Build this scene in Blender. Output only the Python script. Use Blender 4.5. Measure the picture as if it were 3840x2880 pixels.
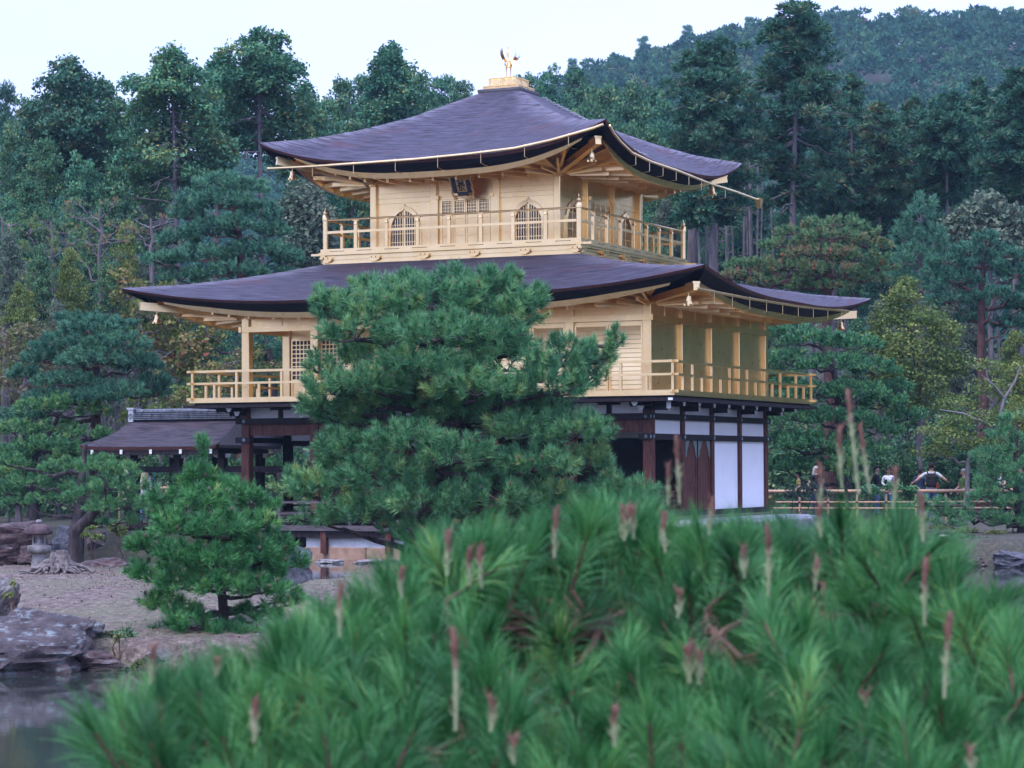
import bpy, math, random
import numpy as np
from mathutils import Vector, Matrix

for _o in list(bpy.data.objects):
    bpy.data.objects.remove(_o)
scene = bpy.context.scene
COL = scene.collection
R_ = math.radians

# ------------------------------------------------------------------ camera
CAM = np.array([22.315, -55.661, 2.245])
YAW, PITCH, ROLL, FPX = 0.4371, 0.0335, -0.0040, 9181.0      # FPX: focal length in pixels of a 3840 px wide frame
_fw = np.array([-math.sin(YAW), math.cos(YAW), 0.]); _rt = np.array([math.cos(YAW), math.sin(YAW), 0.]); _up = np.array([0, 0, 1.])
CF = _fw*math.cos(PITCH)+_up*math.sin(PITCH); _u2 = _up*math.cos(PITCH)-_fw*math.sin(PITCH)
CR = _rt*math.cos(ROLL)+_u2*math.sin(ROLL); CU = _u2*math.cos(ROLL)-_rt*math.sin(ROLL)
cam_data = bpy.data.cameras.new('camera'); cam = bpy.data.objects.new('camera', cam_data); COL.objects.link(cam)
cam_data.sensor_width = 36.0; cam_data.lens = 36.0*FPX/3840
cam_data.clip_start = 0.1; cam_data.clip_end = 5000
cam.matrix_world = Matrix(((CR[0], CU[0], -CF[0], CAM[0]), (CR[1], CU[1], -CF[1], CAM[1]), (CR[2], CU[2], -CF[2], CAM[2]), (0, 0, 0, 1)))
cam_data.dof.use_dof = True; cam_data.dof.focus_distance = 60.0; cam_data.dof.aperture_fstop = 11.0
scene.camera = cam

# ------------------------------------------------------------------ overcast sky, soft sun, exposure
SUN_EL, SUN_AZ = R_(60), R_(195)          # azimuth clockwise from +Y
world = bpy.data.worlds.new('World'); scene.world = world; world.use_nodes = True
wn = world.node_tree.nodes; wl = world.node_tree.links; wn.clear()
sky = wn.new('ShaderNodeTexSky'); sky.sky_type = 'NISHITA'; sky.sun_disc = False
sky.sun_elevation = SUN_EL; sky.sun_rotation = SUN_AZ; sky.dust_density = 2.0; sky.air_density = 1.2
skm = wn.new('ShaderNodeVectorMath'); skm.operation = 'SCALE'; skm.inputs['Scale'].default_value = 1.0
tc = wn.new('ShaderNodeTexCoord'); mp = wn.new('ShaderNodeMapping'); mp.inputs['Scale'].default_value = (1.0, 1.0, 3.2)
nz = wn.new('ShaderNodeTexNoise'); nz.inputs['Scale'].default_value = 2.3; nz.inputs['Detail'].default_value = 5; nz.inputs['Roughness'].default_value = 0.5
rp = wn.new('ShaderNodeValToRGB'); rp.color_ramp.elements[0].position = 0.30; rp.color_ramp.elements[0].color = (.58, .58, .58, 1); rp.color_ramp.elements[1].position = 0.62; rp.color_ramp.elements[1].color = (.97, .97, .97, 1)
mx = wn.new('ShaderNodeMix'); mx.data_type = 'RGBA'
bg = wn.new('ShaderNodeBackground'); wo = wn.new('ShaderNodeOutputWorld')
CLOUD = (6.9, 8.0, 14.4)                   # pale cloud layer, before the background strength
wl.new(tc.outputs['Generated'], mp.inputs['Vector']); wl.new(mp.outputs['Vector'], nz.inputs['Vector']); wl.new(nz.outputs['Fac'], rp.inputs['Fac'])
sx = wn.new('ShaderNodeSeparateXYZ'); mr = wn.new('ShaderNodeMapRange'); mr.inputs['From Min'].default_value = 0.0; mr.inputs['From Max'].default_value = 0.9; mr.inputs['To Min'].default_value = 0.64; mr.inputs['To Max'].default_value = 1.42   # overcast skies are brighter overhead
vm = wn.new('ShaderNodeVectorMath'); vm.operation = 'SCALE'; vm.inputs[0].default_value = CLOUD; wl.new(tc.outputs['Generated'], sx.inputs[0]); wl.new(sx.outputs['Z'], mr.inputs['Value']); wl.new(mr.outputs[0], vm.inputs['Scale']); wl.new(vm.outputs[0], mx.inputs['B'])
wl.new(rp.outputs['Color'], mx.inputs['Factor']); wl.new(sky.outputs['Color'], mx.inputs['A']); wl.new(mx.outputs['Result'], bg.inputs['Color'])
bg.inputs['Strength'].default_value = 0.112
wl.new(bg.outputs['Background'], wo.inputs['Surface'])
sun_data = bpy.data.lights.new('sun', 'SUN'); sun_data.energy = 1.5; sun_data.angle = R_(24); sun_data.color = (1.0, .97, .95)
sun = bpy.data.objects.new('sun', sun_data); COL.objects.link(sun)
_sd = Vector((math.sin(SUN_AZ)*math.cos(SUN_EL), math.cos(SUN_AZ)*math.cos(SUN_EL), math.sin(SUN_EL)))
sun.rotation_euler = _sd.to_track_quat('Z', 'Y').to_euler(); sun.location = (0, -30, 60)
vs = scene.view_settings; vs.view_transform = 'Standard'; vs.look = 'None'; vs.exposure = 0.84; vs.gamma = 1.0; vs.use_curve_mapping = False
cy = scene.cycles; cy.max_bounces = 8; cy.diffuse_bounces = 3; cy.glossy_bounces = 5; cy.transmission_bounces = 4; cy.transparent_max_bounces = 6; cy.volume_bounces = 1
cy.use_denoising = True; cy.caustics_reflective = False; cy.caustics_refractive = False
try: cy.denoising_input_passes = 'RGB_ALBEDO_NORMAL'; cy.denoising_prefilter = 'ACCURATE'
except Exception: pass
cy.use_adaptive_sampling = True; cy.adaptive_threshold = 0.015

# ------------------------------------------------------------------ placing helpers
def at(u, v, d):
    """World point seen at photo pixel (u, v) (3840 x 2880) at depth d metres."""
    return CAM + d*(CF + CR*(u-1920)/FPX + CU*(1440-v)/FPX)
def on_plane(u, v, x=None, y=None, z=None):
    r = CF + CR*(u-1920)/FPX + CU*(1440-v)/FPX
    for i, c in enumerate((x, y, z)):
        if c is not None: return CAM + r*((c-CAM[i])/r[i])
def sd(x, y):
    """Garden coordinates: metres right of / ahead of the viewing place."""
    dx, dy = x-CAM[0], y-CAM[1]
    return dx*_rt[0]+dy*_rt[1], dx*_fw[0]+dy*_fw[1]
def xy(s, d): return CAM[0]+_rt[0]*s+_fw[0]*d, CAM[1]+_rt[1]*s+_fw[1]*d

# ------------------------------------------------------------------ mesh helpers
class MB:
    def __init__(self): self.v = []; self.f = []; self.m = []; self.uv = None; self.tf = None
    def add(self, vs_, fs, mat=0):
        n = len(self.v)
        if self.tf: vs_ = [self.tf(p) for p in vs_]
        self.v.extend([tuple(map(float, p)) for p in vs_])
        for f in fs: self.f.append(tuple(i+n for i in f)); self.m.append(mat)
        return self
    def box(self, x0, x1, y0, y1, z0, z1, mat=0):
        return self.add([(x0,y0,z0),(x1,y0,z0),(x1,y1,z0),(x0,y1,z0),(x0,y0,z1),(x1,y0,z1),(x1,y1,z1),(x0,y1,z1)],
                        [(0,3,2,1),(4,5,6,7),(0,1,5,4),(1,2,6,5),(2,3,7,6),(3,0,4,7)], mat)
    def cbox(self, c, s, mat=0):
        return self.box(c[0]-s[0]/2, c[0]+s[0]/2, c[1]-s[1]/2, c[1]+s[1]/2, c[2]-s[2]/2, c[2]+s[2]/2, mat)
    def chbox(self, x0, x1, y0, y1, z0, z1, b=.012, mat=0):
        """box with chamfered vertical edges and top"""
        P = lambda i, z: [(x0+b+i,y0+i,z),(x1-b-i,y0+i,z),(x1-i,y0+b+i,z),(x1-i,y1-b-i,z),(x1-b-i,y1-i,z),(x0+b+i,y1-i,z),(x0+i,y1-b-i,z),(x0+i,y0+b+i,z)]
        vs_ = P(0, z0)+P(0, z1-b)+P(b, z1); fs = [tuple(range(7,-1,-1)), tuple(range(16,24))]
        for k in (0, 8):
            for i in range(8): j = (i+1) % 8; fs.append((k+i, k+j, k+8+j, k+8+i))
        return self.add(vs_, fs, mat)
    def bar(self, p, q, w, h, mat=0, up=(0,0,1)):
        p = np.array(p, float); q = np.array(q, float); d = q-p; L = np.linalg.norm(d); d /= max(L, 1e-9)
        s = np.cross(d, up); n = np.linalg.norm(s); s = s/n if n > 1e-6 else np.array([1.,0,0]); u = np.cross(s, d)
        vs_ = []
        for c in (p, q):
            for a, b in ((-1,-1),(1,-1),(1,1),(-1,1)): vs_.append(c+s*a*w/2+u*b*h/2)
        return self.add(vs_, [(0,1,2,3),(7,6,5,4),(0,4,5,1),(1,5,6,2),(2,6,7,3),(3,7,4,0)], mat)
    def tube(self, pts, rad, n=8, mat=0, cap=True):
        pts = [np.array(p, float) for p in pts]
        if np.isscalar(rad): rad = [rad]*len(pts)
        vs_ = []; ref = np.array([0.31, 0.47, 0.83])
        for i, p in enumerate(pts):
            d = pts[min(i+1, len(pts)-1)]-pts[max(i-1, 0)]; d = d/max(np.linalg.norm(d), 1e-9)
            a = np.cross(d, ref); 
            if np.linalg.norm(a) < .15: a = np.cross(d, np.array([1., 0, 0]))
            a /= np.linalg.norm(a); b = np.cross(d, a)
            for k in range(n):
                t = 2*math.pi*k/n; vs_.append(p+rad[i]*(a*math.cos(t)+b*math.sin(t)))
        fs = []
        for i in range(len(pts)-1):
            for k in range(n):
                j = (k+1) % n; fs.append((i*n+k, i*n+j, (i+1)*n+j, (i+1)*n+k))
        if cap: fs.append(tuple(range(n-1,-1,-1))); fs.append(tuple((len(pts)-1)*n+k for k in range(n)))
        return self.add(vs_, fs, mat)
    def lathe(self, prof, c=(0,0,0), n=16, mat=0):
        vs_ = []; fs = []
        for r, z in prof:
            for k in range(n):
                t = 2*math.pi*k/n; vs_.append((c[0]+r*math.cos(t), c[1]+r*math.sin(t), c[2]+z))
        for i in range(len(prof)-1):
            for k in range(n):
                j = (k+1) % n; fs.append((i*n+k, i*n+j, (i+1)*n+j, (i+1)*n+k))
        fs.append(tuple(range(n-1,-1,-1))); fs.append(tuple((len(prof)-1)*n+k for k in range(n)))
        return self.add(vs_, fs, mat)
    def prism(self, poly, y0, y1, mat=0):
        """extrude an x-z outline along y"""
        n = len(poly); vs_ = [(x, y0, z) for x, z in poly]+[(x, y1, z) for x, z in poly]
        fs = [tuple(range(n)), tuple(range(2*n-1, n-1, -1))]
        for i in range(n): j = (i+1) % n; fs.append((i, i+n, j+n, j))
        return self.add(vs_, fs, mat)
    def mesh(self, name, mats, smooth=False):
        me = bpy.data.meshes.new(name); me.from_pydata(self.v, [], self.f)
        for m in (mats if isinstance(mats, (list, tuple)) else [mats]): me.materials.append(M[m])
        if len(me.materials) > 1: me.polygons.foreach_set('material_index', self.m)
        if smooth: me.polygons.foreach_set('use_smooth', [True]*len(me.polygons))
        if smooth and hasattr(me, 'set_sharp_from_angle'): me.set_sharp_from_angle(angle=R_(50))
        me.update(); return me
def link(name, me, parent=None, loc=None, rot=None):
    o = bpy.data.objects.new(name, me); COL.objects.link(o)
    if loc is not None: o.location = loc
    if rot is not None: o.rotation_euler = rot
    if parent is not None:
        o.parent = parent; o.matrix_parent_inverse = parent_inv(parent)
    return o
def parent_inv(p):
    m = Matrix.LocRotScale(p.location, p.rotation_euler, p.scale).inverted()
    if p.parent is not None: m = m @ p.matrix_parent_inverse.inverted() @ Matrix.LocRotScale(p.parent.location, p.parent.rotation_euler, p.parent.scale).inverted() if False else m
    return m
def part(name, mb, mats, parent, smooth=False):
    """one part whose mesh is given in world coordinates"""
    o = link(name, mb.mesh(name, mats, smooth)); o.parent = parent
    o.matrix_parent_inverse = (WM[parent.name]).inverted(); WM[o.name] = Matrix.Identity(4)
    return o
WM = {}     # world matrices of things, known without a depsgraph update
def thing(name, label, cat, loc=(0,0,0), group=None, rotz=0):
    o = bpy.data.objects.new(name, None); COL.objects.link(o); o.location = loc; o.rotation_euler = (0,0,rotz); o.empty_display_size = .3
    o['label'] = label; o['category'] = cat
    if group: o['group'] = group
    WM[o.name] = Matrix.LocRotScale(Vector(loc), Matrix.Rotation(rotz, 3, 'Z'), None); return o
def placed(name, me, parent, loc, rotz=0):
    """a part that shares its mesh with alike parts"""
    o = link(name, me); o.parent = parent; o.matrix_parent_inverse = WM[parent.name].inverted()
    o.location = loc; o.rotation_euler = (0,0,rotz); WM[o.name] = Matrix.LocRotScale(Vector(loc), Matrix.Rotation(rotz, 3, 'Z'), None); return o
def single(name, me, label, cat, group=None, loc=(0,0,0), rotz=0):
    o = link(name, me, loc=loc, rot=(0,0,rotz)); o['label'] = label; o['category'] = cat
    if group: o['group'] = group
    WM[o.name] = Matrix.LocRotScale(Vector(loc), Matrix.Rotation(rotz, 3, 'Z'), None); return o
def np_mesh(name, v, t, mats, tint=None, midx=None, smooth=False):
    v = np.ascontiguousarray(v, np.float32); t = np.ascontiguousarray(t, np.int32); me = bpy.data.meshes.new(name)
    k = t.shape[1]; nf = len(t)
    me.vertices.add(len(v)); me.vertices.foreach_set('co', v.ravel())
    me.loops.add(nf*k); me.loops.foreach_set('vertex_index', t.ravel())
    me.polygons.add(nf); me.polygons.foreach_set('loop_start', np.arange(0, nf*k, k, dtype=np.int32)); me.polygons.foreach_set('loop_total', np.full(nf, k, np.int32))
    for m in (mats if isinstance(mats, (list, tuple)) else [mats]): me.materials.append(M[m])
    if midx is not None: me.polygons.foreach_set('material_index', np.ascontiguousarray(midx, np.int32))
    if smooth: me.polygons.foreach_set('use_smooth', np.ones(nf, bool))
    if tint is not None:
        a = me.attributes.new('tint', 'FLOAT', 'POINT'); a.data.foreach_set('value', np.ascontiguousarray(tint, np.float32))
    me.update(calc_edges=True); return me

# ------------------------------------------------------------------ materials
M = {}
class NT:
    def __init__(self, name):
        self.m = bpy.data.materials.new(name); self.m.use_nodes = True; M[name] = self.m
        self.n = self.m.node_tree.nodes; self.l = self.m.node_tree.links; self.n.clear()
        self.out = self.n.new('ShaderNodeOutputMaterial'); self.p = self.n.new('ShaderNodeBsdfPrincipled'); self.l.new(self.p.outputs[0], self.out.inputs['Surface'])
    def node(self, t, **k):
        n = self.n.new(t)
        for a, b in k.items():
            if a.startswith('i_'): n.inputs[a[2:].replace('_', ' ')].default_value = b
            else: setattr(n, a, b)
        return n
    def coord(self, kind='Object', scale=(1,1,1)):
        c = self.node('ShaderNodeTexCoord'); mpn = self.node('ShaderNodeMapping'); mpn.inputs['Scale'].default_value = scale
        self.l.new(c.outputs[kind], mpn.inputs['Vector']); return mpn.outputs[0]
    def noise(self, vec, scale, detail=4, rough=.55):
        n = self.node('ShaderNodeTexNoise'); n.inputs['Scale'].default_value = scale; n.inputs['Detail'].default_value = detail; n.inputs['Roughness'].default_value = rough
        self.l.new(vec, n.inputs['Vector']); return n.outputs['Fac']
    def ramp(self, fac, stops):
        r = self.node('ShaderNodeValToRGB'); e = r.color_ramp.elements
        while len(e) < len(stops): e.new(0.5)
        for x, (p, c) in zip(e, stops): x.position = p; x.color = (*c, 1) if len(c) == 3 else c
        self.l.new(fac, r.inputs['Fac']); return r.outputs['Color']
    def mix(self, fac, a, b, mode='MIX'):
        m = self.node('ShaderNodeMix', data_type='RGBA', blend_type=mode)
        for s, x in (('Factor', fac), ('A', a), ('B', b)):
            if hasattr(x, 'is_linked') or not isinstance(x, (int, float, tuple)): self.l.new(x, m.inputs[s])
            else: m.inputs[s].default_value = x if isinstance(x, (int, float)) else (*x, 1)
        return m.outputs['Result']
    def bump(self, h, strength=.3, dist=.01):
        b = self.node('ShaderNodeBump'); b.inputs['Strength'].default_value = strength; b.inputs['Distance'].default_value = dist
        self.l.new(h, b.inputs['Height']); self.l.new(b.outputs[0], self.p.inputs['Normal']); return b
    def col(self, c):
        if isinstance(c, tuple): self.p.inputs['Base Color'].default_value = (*c, 1)
        else: self.l.new(c, self.p.inputs['Base Color'])
    def set(self, **k):
        for a, b in k.items():
            s = self.p.inputs[a.replace('_', ' ')]
            if isinstance(b, (int, float)): s.default_value = b
            else: self.l.new(b, s)
def rough_map(t, fac, lo, hi):
    r = t.node('ShaderNodeMapRange'); r.inputs['To Min'].default_value = lo; r.inputs['To Max'].default_value = hi; t.l.new(fac, r.inputs['Value']); return r.outputs[0]
def surf(name, c1, c2, scale=3, rough=.7, bump=.25, bdist=.01, stretch=(1,1,1), metal=0, detail=6, spec=.4):
    t = NT(name); v = t.coord('Object', stretch); f = t.noise(v, scale, detail, .6)
    t.col(t.ramp(f, [(.3, c1), (.7, c2)])); t.set(Roughness=rough, Metallic=metal); t.p.inputs['Specular IOR Level'].default_value = spec
    if bump: t.bump(t.noise(v, scale*4, 5, .65), bump, bdist)
    return t
# gold leaf on lacquer: squares of leaf, slightly uneven tone and gloss
t = NT('gold'); v = t.coord('Object'); f1 = t.noise(v, 1.3, 3); f2 = t.noise(v, 5.5, 2, .5)
c = t.ramp(f1, [(.30, (.86, .585, .25)), (.70, (.97, .73, .37))]); c = t.mix(.22, c, t.ramp(f2, [(.3, (.72, .47, .20)), (.75, (.97, .77, .47))]))
t.col(c); t.set(Metallic=1.0, Roughness=rough_map(t, f2, .23, .38)); t.bump(f1, .03, .01)
# cypress bark shingles in thin courses; u runs along the eave, v down the slope (metres)
def shingle(name, lo, hi, red):
    t = NT(name); c0 = t.node('ShaderNodeTexCoord')
    m1 = t.node('ShaderNodeMapping'); m1.inputs['Scale'].default_value = (1.5, 11, 1); t.l.new(c0.outputs['UV'], m1.inputs['Vector'])
    m2 = t.node('ShaderNodeMapping'); m2.inputs['Scale'].default_value = (.5, .9, 1); t.l.new(c0.outputs['UV'], m2.inputs['Vector'])
    fs_ = t.noise(m1.outputs[0], 1.0, 5, .65); fb = t.noise(m2.outputs[0], 1.0, 5, .6)
    c = t.ramp(fs_, [(.30, lo), (.5, tuple((a+b)/2 for a, b in zip(lo, hi))), (.72, hi)])
    c = t.mix(t.ramp(fb, [(.54, (0,0,0)), (.72, (.7,.7,.7))]), c, t.ramp(fs_, [(.3, tuple(x*.5 for x in red)), (.7, red)]))
    ha = t.node('ShaderNodeAttribute', attribute_name='hip_wear'); c = t.mix(ha.outputs['Fac'], c, t.ramp(fs_, [(.34, lo), (.62, (.24, .22, .27))]))   # greyer, frayed bark along the hips
    t.col(c); t.set(Roughness=.75); t.p.inputs['Specular IOR Level'].default_value = .22
    w = t.node('ShaderNodeTexWave', wave_type='BANDS', bands_direction='Y', wave_profile='SAW'); w.inputs['Scale'].default_value = 3.6; w.inputs['Distortion'].default_value = 1.4; w.inputs['Detail'].default_value = 2; w.inputs['Detail Scale'].default_value = 1.5
    t.l.new(c0.outputs['UV'], w.inputs['Vector'])
    ad = t.node('ShaderNodeMath', operation='MULTIPLY_ADD'); ad.inputs[1].default_value = 1.1; t.l.new(fs_, ad.inputs[0]); t.l.new(w.outputs['Fac'], ad.inputs[2])
    t.bump(ad.outputs[0], .8, .03)
shingle('bark_shingle', (.007, .006, .010), (.092, .080, .118), (.12, .045, .05))
shingle('annex_shingle', (.010, .008, .012), (.10, .082, .10), (.10, .05, .045))
surf('eave_edge', (.045, .018, .016), (.17, .06, .048), 14, .7, .5, .01, (.3, .3, 3))
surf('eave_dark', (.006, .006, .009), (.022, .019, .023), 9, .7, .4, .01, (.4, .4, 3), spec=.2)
surf('ridge_wood', (.05, .045, .05), (.13, .12, .13), 8, .55, .2, .005, (.5, .5, 2))
surf('timber_dark', (.009, .007, .009), (.034, .022, .023), 6, .6, .35, .006, (2, 2, .4), spec=.2)
surf('timber_brown', (.026, .008, .006), (.17, .060, .040), 9, .55, .4, .006, (3, 3, .35), spec=.25)
surf('timber_grey', (.045, .036, .04), (.15, .12, .125), 7, .65, .4, .006, (.4, 2, 3))
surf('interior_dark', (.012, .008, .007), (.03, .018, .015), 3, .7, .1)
surf('plaster', (.78, .78, .78), (.85, .85, .845), 2.2, .8, .06, .004)
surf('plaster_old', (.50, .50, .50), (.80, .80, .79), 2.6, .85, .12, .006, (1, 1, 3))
surf('white_paint', (.70, .70, .69), (.82, .82, .80), 12, .6, .1)
surf('paper_lattice', (.22, .16, .14), (.30, .22, .20), 4, .8, 0)
surf('window_void', (.16, .13, .155), (.23, .185, .215), 5, .7, 0)
surf('fitting', (.16, .22, .22), (.32, .38, .37), 20, .45, .2, .003, metal=.6)
surf('granite_orange', (.30, .17, .11), (.46, .30, .21), 5, .8, .5, .012)
surf('stone_grey', (.15, .14, .14), (.34, .32, .31), 4, .85, .6, .02)
surf('stone_pale', (.42, .41, .40), (.62, .60, .58), 3, .8, .4, .01)
surf('roof_tile', (.05, .055, .065), (.17, .185, .21), 9, .38, .25, .005)
surf('bamboo', (.42, .24, .15), (.58, .38, .25), 5, .45, .1, .003, (1, 1, .4))
surf('rope', (.05, .04, .04), (.10, .08, .07), 20, .8, .3)
surf('bark_black', (.020, .015, .016), (.10, .075, .075), 5, .9, .9, .05, (1.6, 1.6, .5))
surf('bark_red', (.045, .022, .020), (.155, .072, .062), 5, .85, .8, .04, (1.6, 1.6, .5))
surf('bark_grey', (.075, .064, .070), (.24, .20, .20), 5, .85, .8, .03, (2.2, 2.2, .3))
surf('bark_pale', (.11, .095, .09), (.27, .24, .235), 5, .8, .5, .02, (2, 2, .4))
surf('twig_brown', (.05, .025, .018), (.15, .075, .05), 16, .8, .2)
surf('candle_stalk', (.20, .25, .11), (.33, .34, .19), 40, .6, .3, .002)
surf('candle_bud', (.11, .045, .032), (.21, .10, .068), 40, .7, .4, .002)
surf('candle_mid', (.18, .12, .075), (.28, .20, .13), 40, .7, .3, .002)
surf('cone_red', (.075, .022, .03), (.16, .05, .06), 30, .6, .3)
surf('tile_end', (.30, .31, .33), (.48, .49, .5), 12, .5, .2)
t = surf('lantern_stone', (.11, .10, .098), (.32, .30, .285), 9, .9, .8, .012); 
t = surf('lantern_cap', (.030, .018, .022), (.14, .092, .095), 6, .9, .9, .015)
surf('driftwood', (.06, .048, .046), (.28, .235, .22), 6, .85, .8, .02, (.6, 3, 3))
surf('skin_light', (.52, .31, .23), (.60, .37, .28), 8, .55, 0)
surf('skin_tan', (.38, .21, .145), (.46, .27, .19), 8, .55, 0)
def cloth(name, c): surf(name, tuple(x*.82 for x in c), tuple(min(1, x*1.1) for x in c), 9, .85, .25, .01)
for nm, c in dict(cloth_yellow=(.60,.50,.16), cloth_black=(.015,.015,.018), cloth_darkgreen=(.02,.035,.028), cloth_white=(.56,.56,.58), cloth_navy=(.02,.03,.075), cloth_green=(.12,.22,.055),
                  cloth_denim=(.10,.17,.28), cloth_teal=(.02,.30,.40), cloth_cap=(.10,.62,.16), cloth_grey=(.42,.42,.45), cloth_blueprint=(.05,.10,.28), hair_black=(.012,.010,.010), hair_blonde=(.46,.34,.22), hair_pale=(.50,.46,.42),
                  hair_grey=(.36,.35,.35), lens_black=(.01,.01,.012), cloth_red=(.45,.05,.03), cloth_skyblue=(.30,.42,.58)).items(): cloth(nm, c)
# printed shirts
t = surf('cloth_print', (.5,.5,.52), (.7,.7,.72), 9, .85, .1); v = t.coord('Object'); t.col(t.ramp(t.noise(v, 26, 2), [(.47, (.05,.05,.07)), (.53, (.72,.72,.74))]))
t = surf('cloth_dots', (.7,.7,.72), (.78,.78,.8), 9, .85, .1); v = t.coord('Object'); t.col(t.ramp(t.noise(v, 34, 1), [(.36, (.10,.14,.35)), (.41, (.74,.75,.80))]))
# rocks: bedded, lichen on top of a dark brown-grey body
def rock_mat(name, a, b, lich, amount):
    t = NT(name); v = t.coord('Object'); f = t.noise(v, 4.5, 9, .7); w = t.noise(t.coord('Object', (1, 1, 3)), 5.0, 8, .7)
    c = t.ramp(f, [(.33, a), (.66, b)]); c = t.mix(t.ramp(w, [(amount, (0,0,0)), (amount+.12, (.85,.85,.85))]), c, lich)
    t.col(c); t.set(Roughness=.85); t.bump(t.noise(v, 7, 9, .75), 1.0, .12)
rock_mat('rock_brown', (.030, .018, .020), (.16, .10, .095), (.40, .37, .37), .57)
rock_mat('rock_green', (.030, .024, .030), (.15, .11, .11), (.34, .40, .40), .53)
rock_mat('rock_blue', (.040, .042, .055), (.15, .15, .175), (.22, .23, .26), .58)
rock_mat('rock_pale', (.10, .085, .08), (.30, .26, .24), (.50, .50, .50), .52)
# leaves and needles: colour runs along the mesh's own tint value
def foliage(name, stops, rough=.55, trans=.25, spec=.3):
    t = NT(name); a = t.node('ShaderNodeAttribute', attribute_name='tint'); oi = t.node('ShaderNodeObjectInfo')
    ad = t.node('ShaderNodeMath', operation='MULTIPLY_ADD'); t.l.new(oi.outputs['Random'], ad.inputs[0]); ad.inputs[1].default_value = .16; t.l.new(a.outputs['Fac'], ad.inputs[2])
    c = t.ramp(ad.outputs[0], stops); t.col(c); t.set(Roughness=rough); t.p.inputs['Specular IOR Level'].default_value = spec
    tr = t.node('ShaderNodeBsdfTranslucent'); t.l.new(c, tr.inputs['Color']); ms = t.node('ShaderNodeMixShader'); ms.inputs[0].default_value = trans
    t.l.new(t.p.outputs[0], ms.inputs[1]); t.l.new(tr.outputs[0], ms.inputs[2]); t.l.new(ms.outputs[0], t.out.inputs['Surface'])
foliage('needle_deep', [(0, (0.037, 0.139, 0.060)), (.5, (0.082, 0.249, 0.101)), (.85, (0.178, 0.404, 0.162)), (1, (0.301, 0.416, 0.122))], .42, .12, .35)
foliage('needle_front', [(0, (.010, .054, .018)), (.5, (.044, .190, .052)), (.85, (.135, .360, .100)), (1, (.28, .38, .09))], .42, .12, .3)
foliage('needle_young', [(0, (.026, .115, .040)), (.5, (.066, .240, .075)), (.85, (.150, .400, .120)), (1, (.28, .40, .11))], .42, .12, .3)
foliage('needle_fresh', [(0, (0.043, 0.143, 0.065)), (.5, (0.100, 0.265, 0.108)), (.85, (0.200, 0.400, 0.137)), (1, (0.343, 0.429, 0.143))], .6, .2, .12)
foliage('needle_blue', [(0, (0.039, 0.125, 0.086)), (.5, (0.080, 0.218, 0.135)), (1, (0.156, 0.337, 0.183))], .6, .2, .12)
foliage('needle_rust', [(0, (0.081, 0.185, 0.088)), (.42, (0.153, 0.290, 0.118)), (.60, (0.274, 0.258, 0.125)), (.8, (0.483, 0.209, 0.125)), (1, (0.500, 0.241, 0.132))], .6, .2, .12)
foliage('leaf_cedar', [(0, (0.023, 0.081, 0.058)), (.5, (0.051, 0.147, 0.090)), (.85, (0.105, 0.219, 0.112)), (1, (0.209, 0.191, 0.096))], .8, .15, .08)
foliage('leaf_hinoki', [(0, (0.030, 0.114, 0.074)), (.5, (0.070, 0.202, 0.111)), (.85, (0.150, 0.298, 0.127)), (1, (0.283, 0.290, 0.094))], .8, .15, .08)
foliage('leaf_broad', [(0, (0.028, 0.092, 0.053)), (.5, (0.071, 0.176, 0.082)), (.85, (0.155, 0.259, 0.108)), (1, (0.309, 0.283, 0.106))], .7, .15, .10)
foliage('leaf_grey', [(0, (0.060, 0.108, 0.074)), (.5, (0.132, 0.186, 0.120)), (1, (0.264, 0.276, 0.180))], .7, .25, .12)
foliage('leaf_olive', [(0, (0.069, 0.126, 0.034)), (.5, (0.172, 0.240, 0.063)), (.85, (0.320, 0.343, 0.098)), (1, (0.435, 0.343, 0.126))], .6, .3, .15)
foliage('leaf_autumn', [(0, (0.068, 0.111, 0.030)), (.45, (0.170, 0.196, 0.051)), (.72, (0.323, 0.255, 0.093)), (.88, (0.357, 0.187, 0.093)), (.96, (0.323, 0.085, 0.060)), (1, (0.357, 0.076, 0.060))], .6, .3, .15)
foliage('leaf_pinkish', [(0, (.08, .11, .05)), (.5, (.18, .18, .08)), (1, (.34, .18, .12))], .6, .3, .15)
foliage('leaf_hill', [(0, (0.017, 0.071, 0.050)), (.45, (0.043, 0.136, 0.078)), (.8, (0.096, 0.195, 0.084)), (.93, (0.156, 0.182, 0.069)), (1, (0.204, 0.071, 0.064))], .8, .15, .06)
foliage('moss_grass', [(0, (.05, .07, .025)), (.5, (.12, .15, .05)), (1, (.22, .25, .08))], .6, .3)
foliage('litter', [(0, (.05, .03, .022)), (.5, (.14, .09, .065)), (.85, (.30, .21, .15)), (1, (.50, .38, .28))], .8, .1)
# ================================================================== the pavilion
Lx, Wy, BX, BY = 11.417, 8.48, -5.744, 4.246            # near corner column at the origin; long front runs to -x, side runs to +y
DK = 4.0                                                 # second floor deck
PAV = thing('golden_pavilion', 'three-storey gold leaf pavilion with curved bark roofs beside the pond', 'pavilion', (BX, BY, 0.6))
def lerp(a, b, t): return a+(b-a)*t
def sstep0(x, a, b): t_ = np.clip((x-a)/(b-a), 0, 1); return t_*t_*(3-2*t_)
def interp(x, xs, ys): return float(np.interp(x, xs, ys))

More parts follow.
